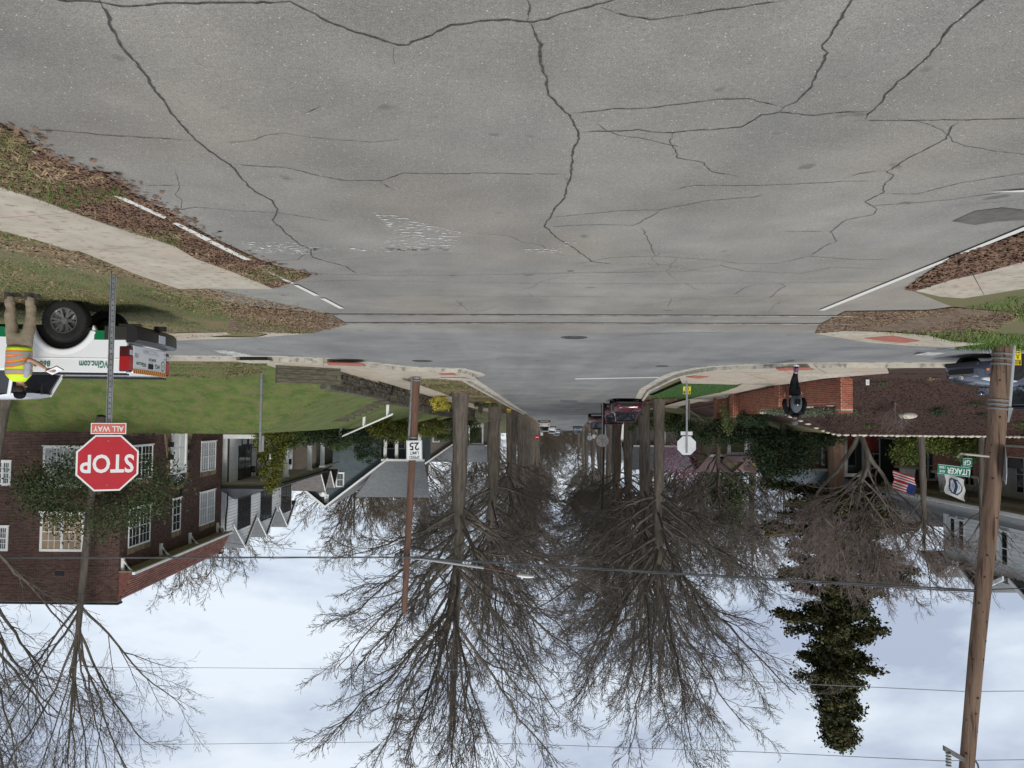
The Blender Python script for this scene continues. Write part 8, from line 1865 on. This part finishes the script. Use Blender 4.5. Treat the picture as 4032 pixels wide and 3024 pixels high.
# patchiness
def patchy(C, sc_, th, seed):
    r = np.random.default_rng(seed); ph = r.uniform(0, 6.28, 8); k = r.normal(size=(8, 2)) * sc_; v = sum(np.sin(C @ k[i] + ph[i]) for i in range(8)) / 8
    return C[v > th]
vg = sample([verge], 150000, rng, 4.5, 20.5, 2.5, 11.5); vg2 = patchy(vg, 1.6, -.12, 1); carpet('grass', vg2[:70000], .05, BLADE, rng, 'blade')
vg3 = sample([verge], 90000, rng, 4.5, 20.5, 2.5, 11.5); carpet('straw', patchy(vg3, 1.3, -.16, 2)[:55000], .045, STRAW, rng, 'straw')
carpet('fallen_leaves', patchy(sample([verge], 16000, rng, 4.5, 20, 2.5, 11.5), 1.1, .0, 5), .032, DLEAF, rng, 'leaf')
ll = sample([litterL], 34000, rng, 3.5, 17)
for P in LINES: q = inside_np(ll, P) & (rng.uniform(size=len(ll)) < .9); ll = ll[~q]
carpet("fallen_leaves", ll, .017, DLEAF, rng, 'leaf', zo=.004); carpet('straw', patchy(sample([litterL], 7000, rng, 3.5, 17), 2, .0, 3), .045, STRAW, rng, 'straw', zo=.006)
carpet('grass', patchy(sample([litterL], 14000, rng, 3.5, 16), 2.2, .12, 4), .05, BLADE, rng, 'blade')
carpet('fallen_leaves', sample([litterR], 9000, rng, 3.5, 17), .036, DLEAF, rng, 'leaf', zo=.004)
# leaves strayed on to the asphalt edge
edge = np.array(xy(road_left)); C = []
for i in range(len(edge) - 1):
    for k in range(22): t = rng.uniform(); d = abs(rng.normal(0, .09)); C.append((edge[i][0] + (edge[i + 1][0] - edge[i][0]) * t - d, edge[i][1] + (edge[i + 1][1] - edge[i][1]) * t))
carpet('fallen_leaves', np.array(C), .03, DLEAF, rng, 'leaf', zo=.004)
gr = np.stack([rng.uniform(-16, -7.2, 30000), rng.uniform(11, 19.2, 30000)], 1); rp = [road_poly, litterR, walkR, dirtR, apronR, cross_poly]
keep = np.ones(len(gr), bool)
for P in rp: keep &= ~inside_np(gr, P)
gr = gr[keep]; carpet('grass', patchy(gr, 1.4, -.1, 6), .10, BLADE, rng, 'blade'); carpet('straw', patchy(gr, 1.2, .05, 7), .06, STRAW, rng, 'straw')
# taller weeds by the foot of the big pole
fr_g = np.stack([rng.uniform(-12.2, -8.2, 5000), rng.normal(16.6, .45, 5000)], 1); keep = ~inside_np(fr_g, cross_poly) & ~inside_np(fr_g, apronR); carpet('grass', fr_g[keep], .13, BLADE, rng, 'blade')
carpet('fallen_leaves', sample([dirtL, dirtR], 2500, rng), .022, DLEAF, rng, 'leaf', zo=.012); carpet('straw', sample([dirtL, dirtR], 4000, rng), .04, STRAW, rng, 'straw', zo=.012)
tl_ = sample([[SX(4.1, 31), SX(6.4, 31), SX(6.4, 62), SX(4.1, 62)]], 16000, rng, near=False); carpet('straw', patchy(tl_, .7, -.1, 15), .07, STRAW, rng, 'straw', zo=.12); carpet('grass', patchy(tl_, .9, .05, 16), .07, BLADE, rng, 'blade', zo=.12); carpet('grass', sample([grassT], 12000, rng, near=False), .06, mat('bright_blade', (.035, .10, .018), (.06, .14, .03), 3, .8, island=.3), rng, 'blade', zo=.13)
# leaves under the oaks
for nm, P in (('fallen_leaves', [SX(-5.6, 44), SX(-7.9, 44), SX(-7.9, 90), SX(-5.6, 90)]), ('fallen_leaves', [SX(4.1, 50), SX(6.4, 50), SX(6.4, 90), SX(4.1, 90)])): carpet(nm, sample([P], 5000, rng, near=False), .06, DLEAF, rng, 'leaf', zo=.03)
carpet('mulch_chips', sample([mulchR], 30000, rng, 27.6, 35.2, -26, -9.5, near=False), .035, mat('mulch_chip', (.036, .018, .013), (.062, .031, .022), 3, .95, island=.2), rng, 'leaf', zo=-.004)
carpet('grass', sample([lawnL], 30000, rng, 27.4, 35.5, 7, 26, near=False), .07, mat('lawn_blade', (.07, .125, .02), (.12, .16, .035), 3, .8, island=.3), rng, 'blade'); dl_ = sample([REG[[r[0] for r in REG].index('dry_lawn')][3][0]], 30000, rng, 26, 31, 7, 26, near=False); carpet('straw', patchy(dl_, .9, -.1, 12), .07, STRAW, rng, 'straw', zo=.02); carpet('grass', patchy(dl_, .8, .0, 13), .07, BLADE, rng, 'blade', zo=.02)
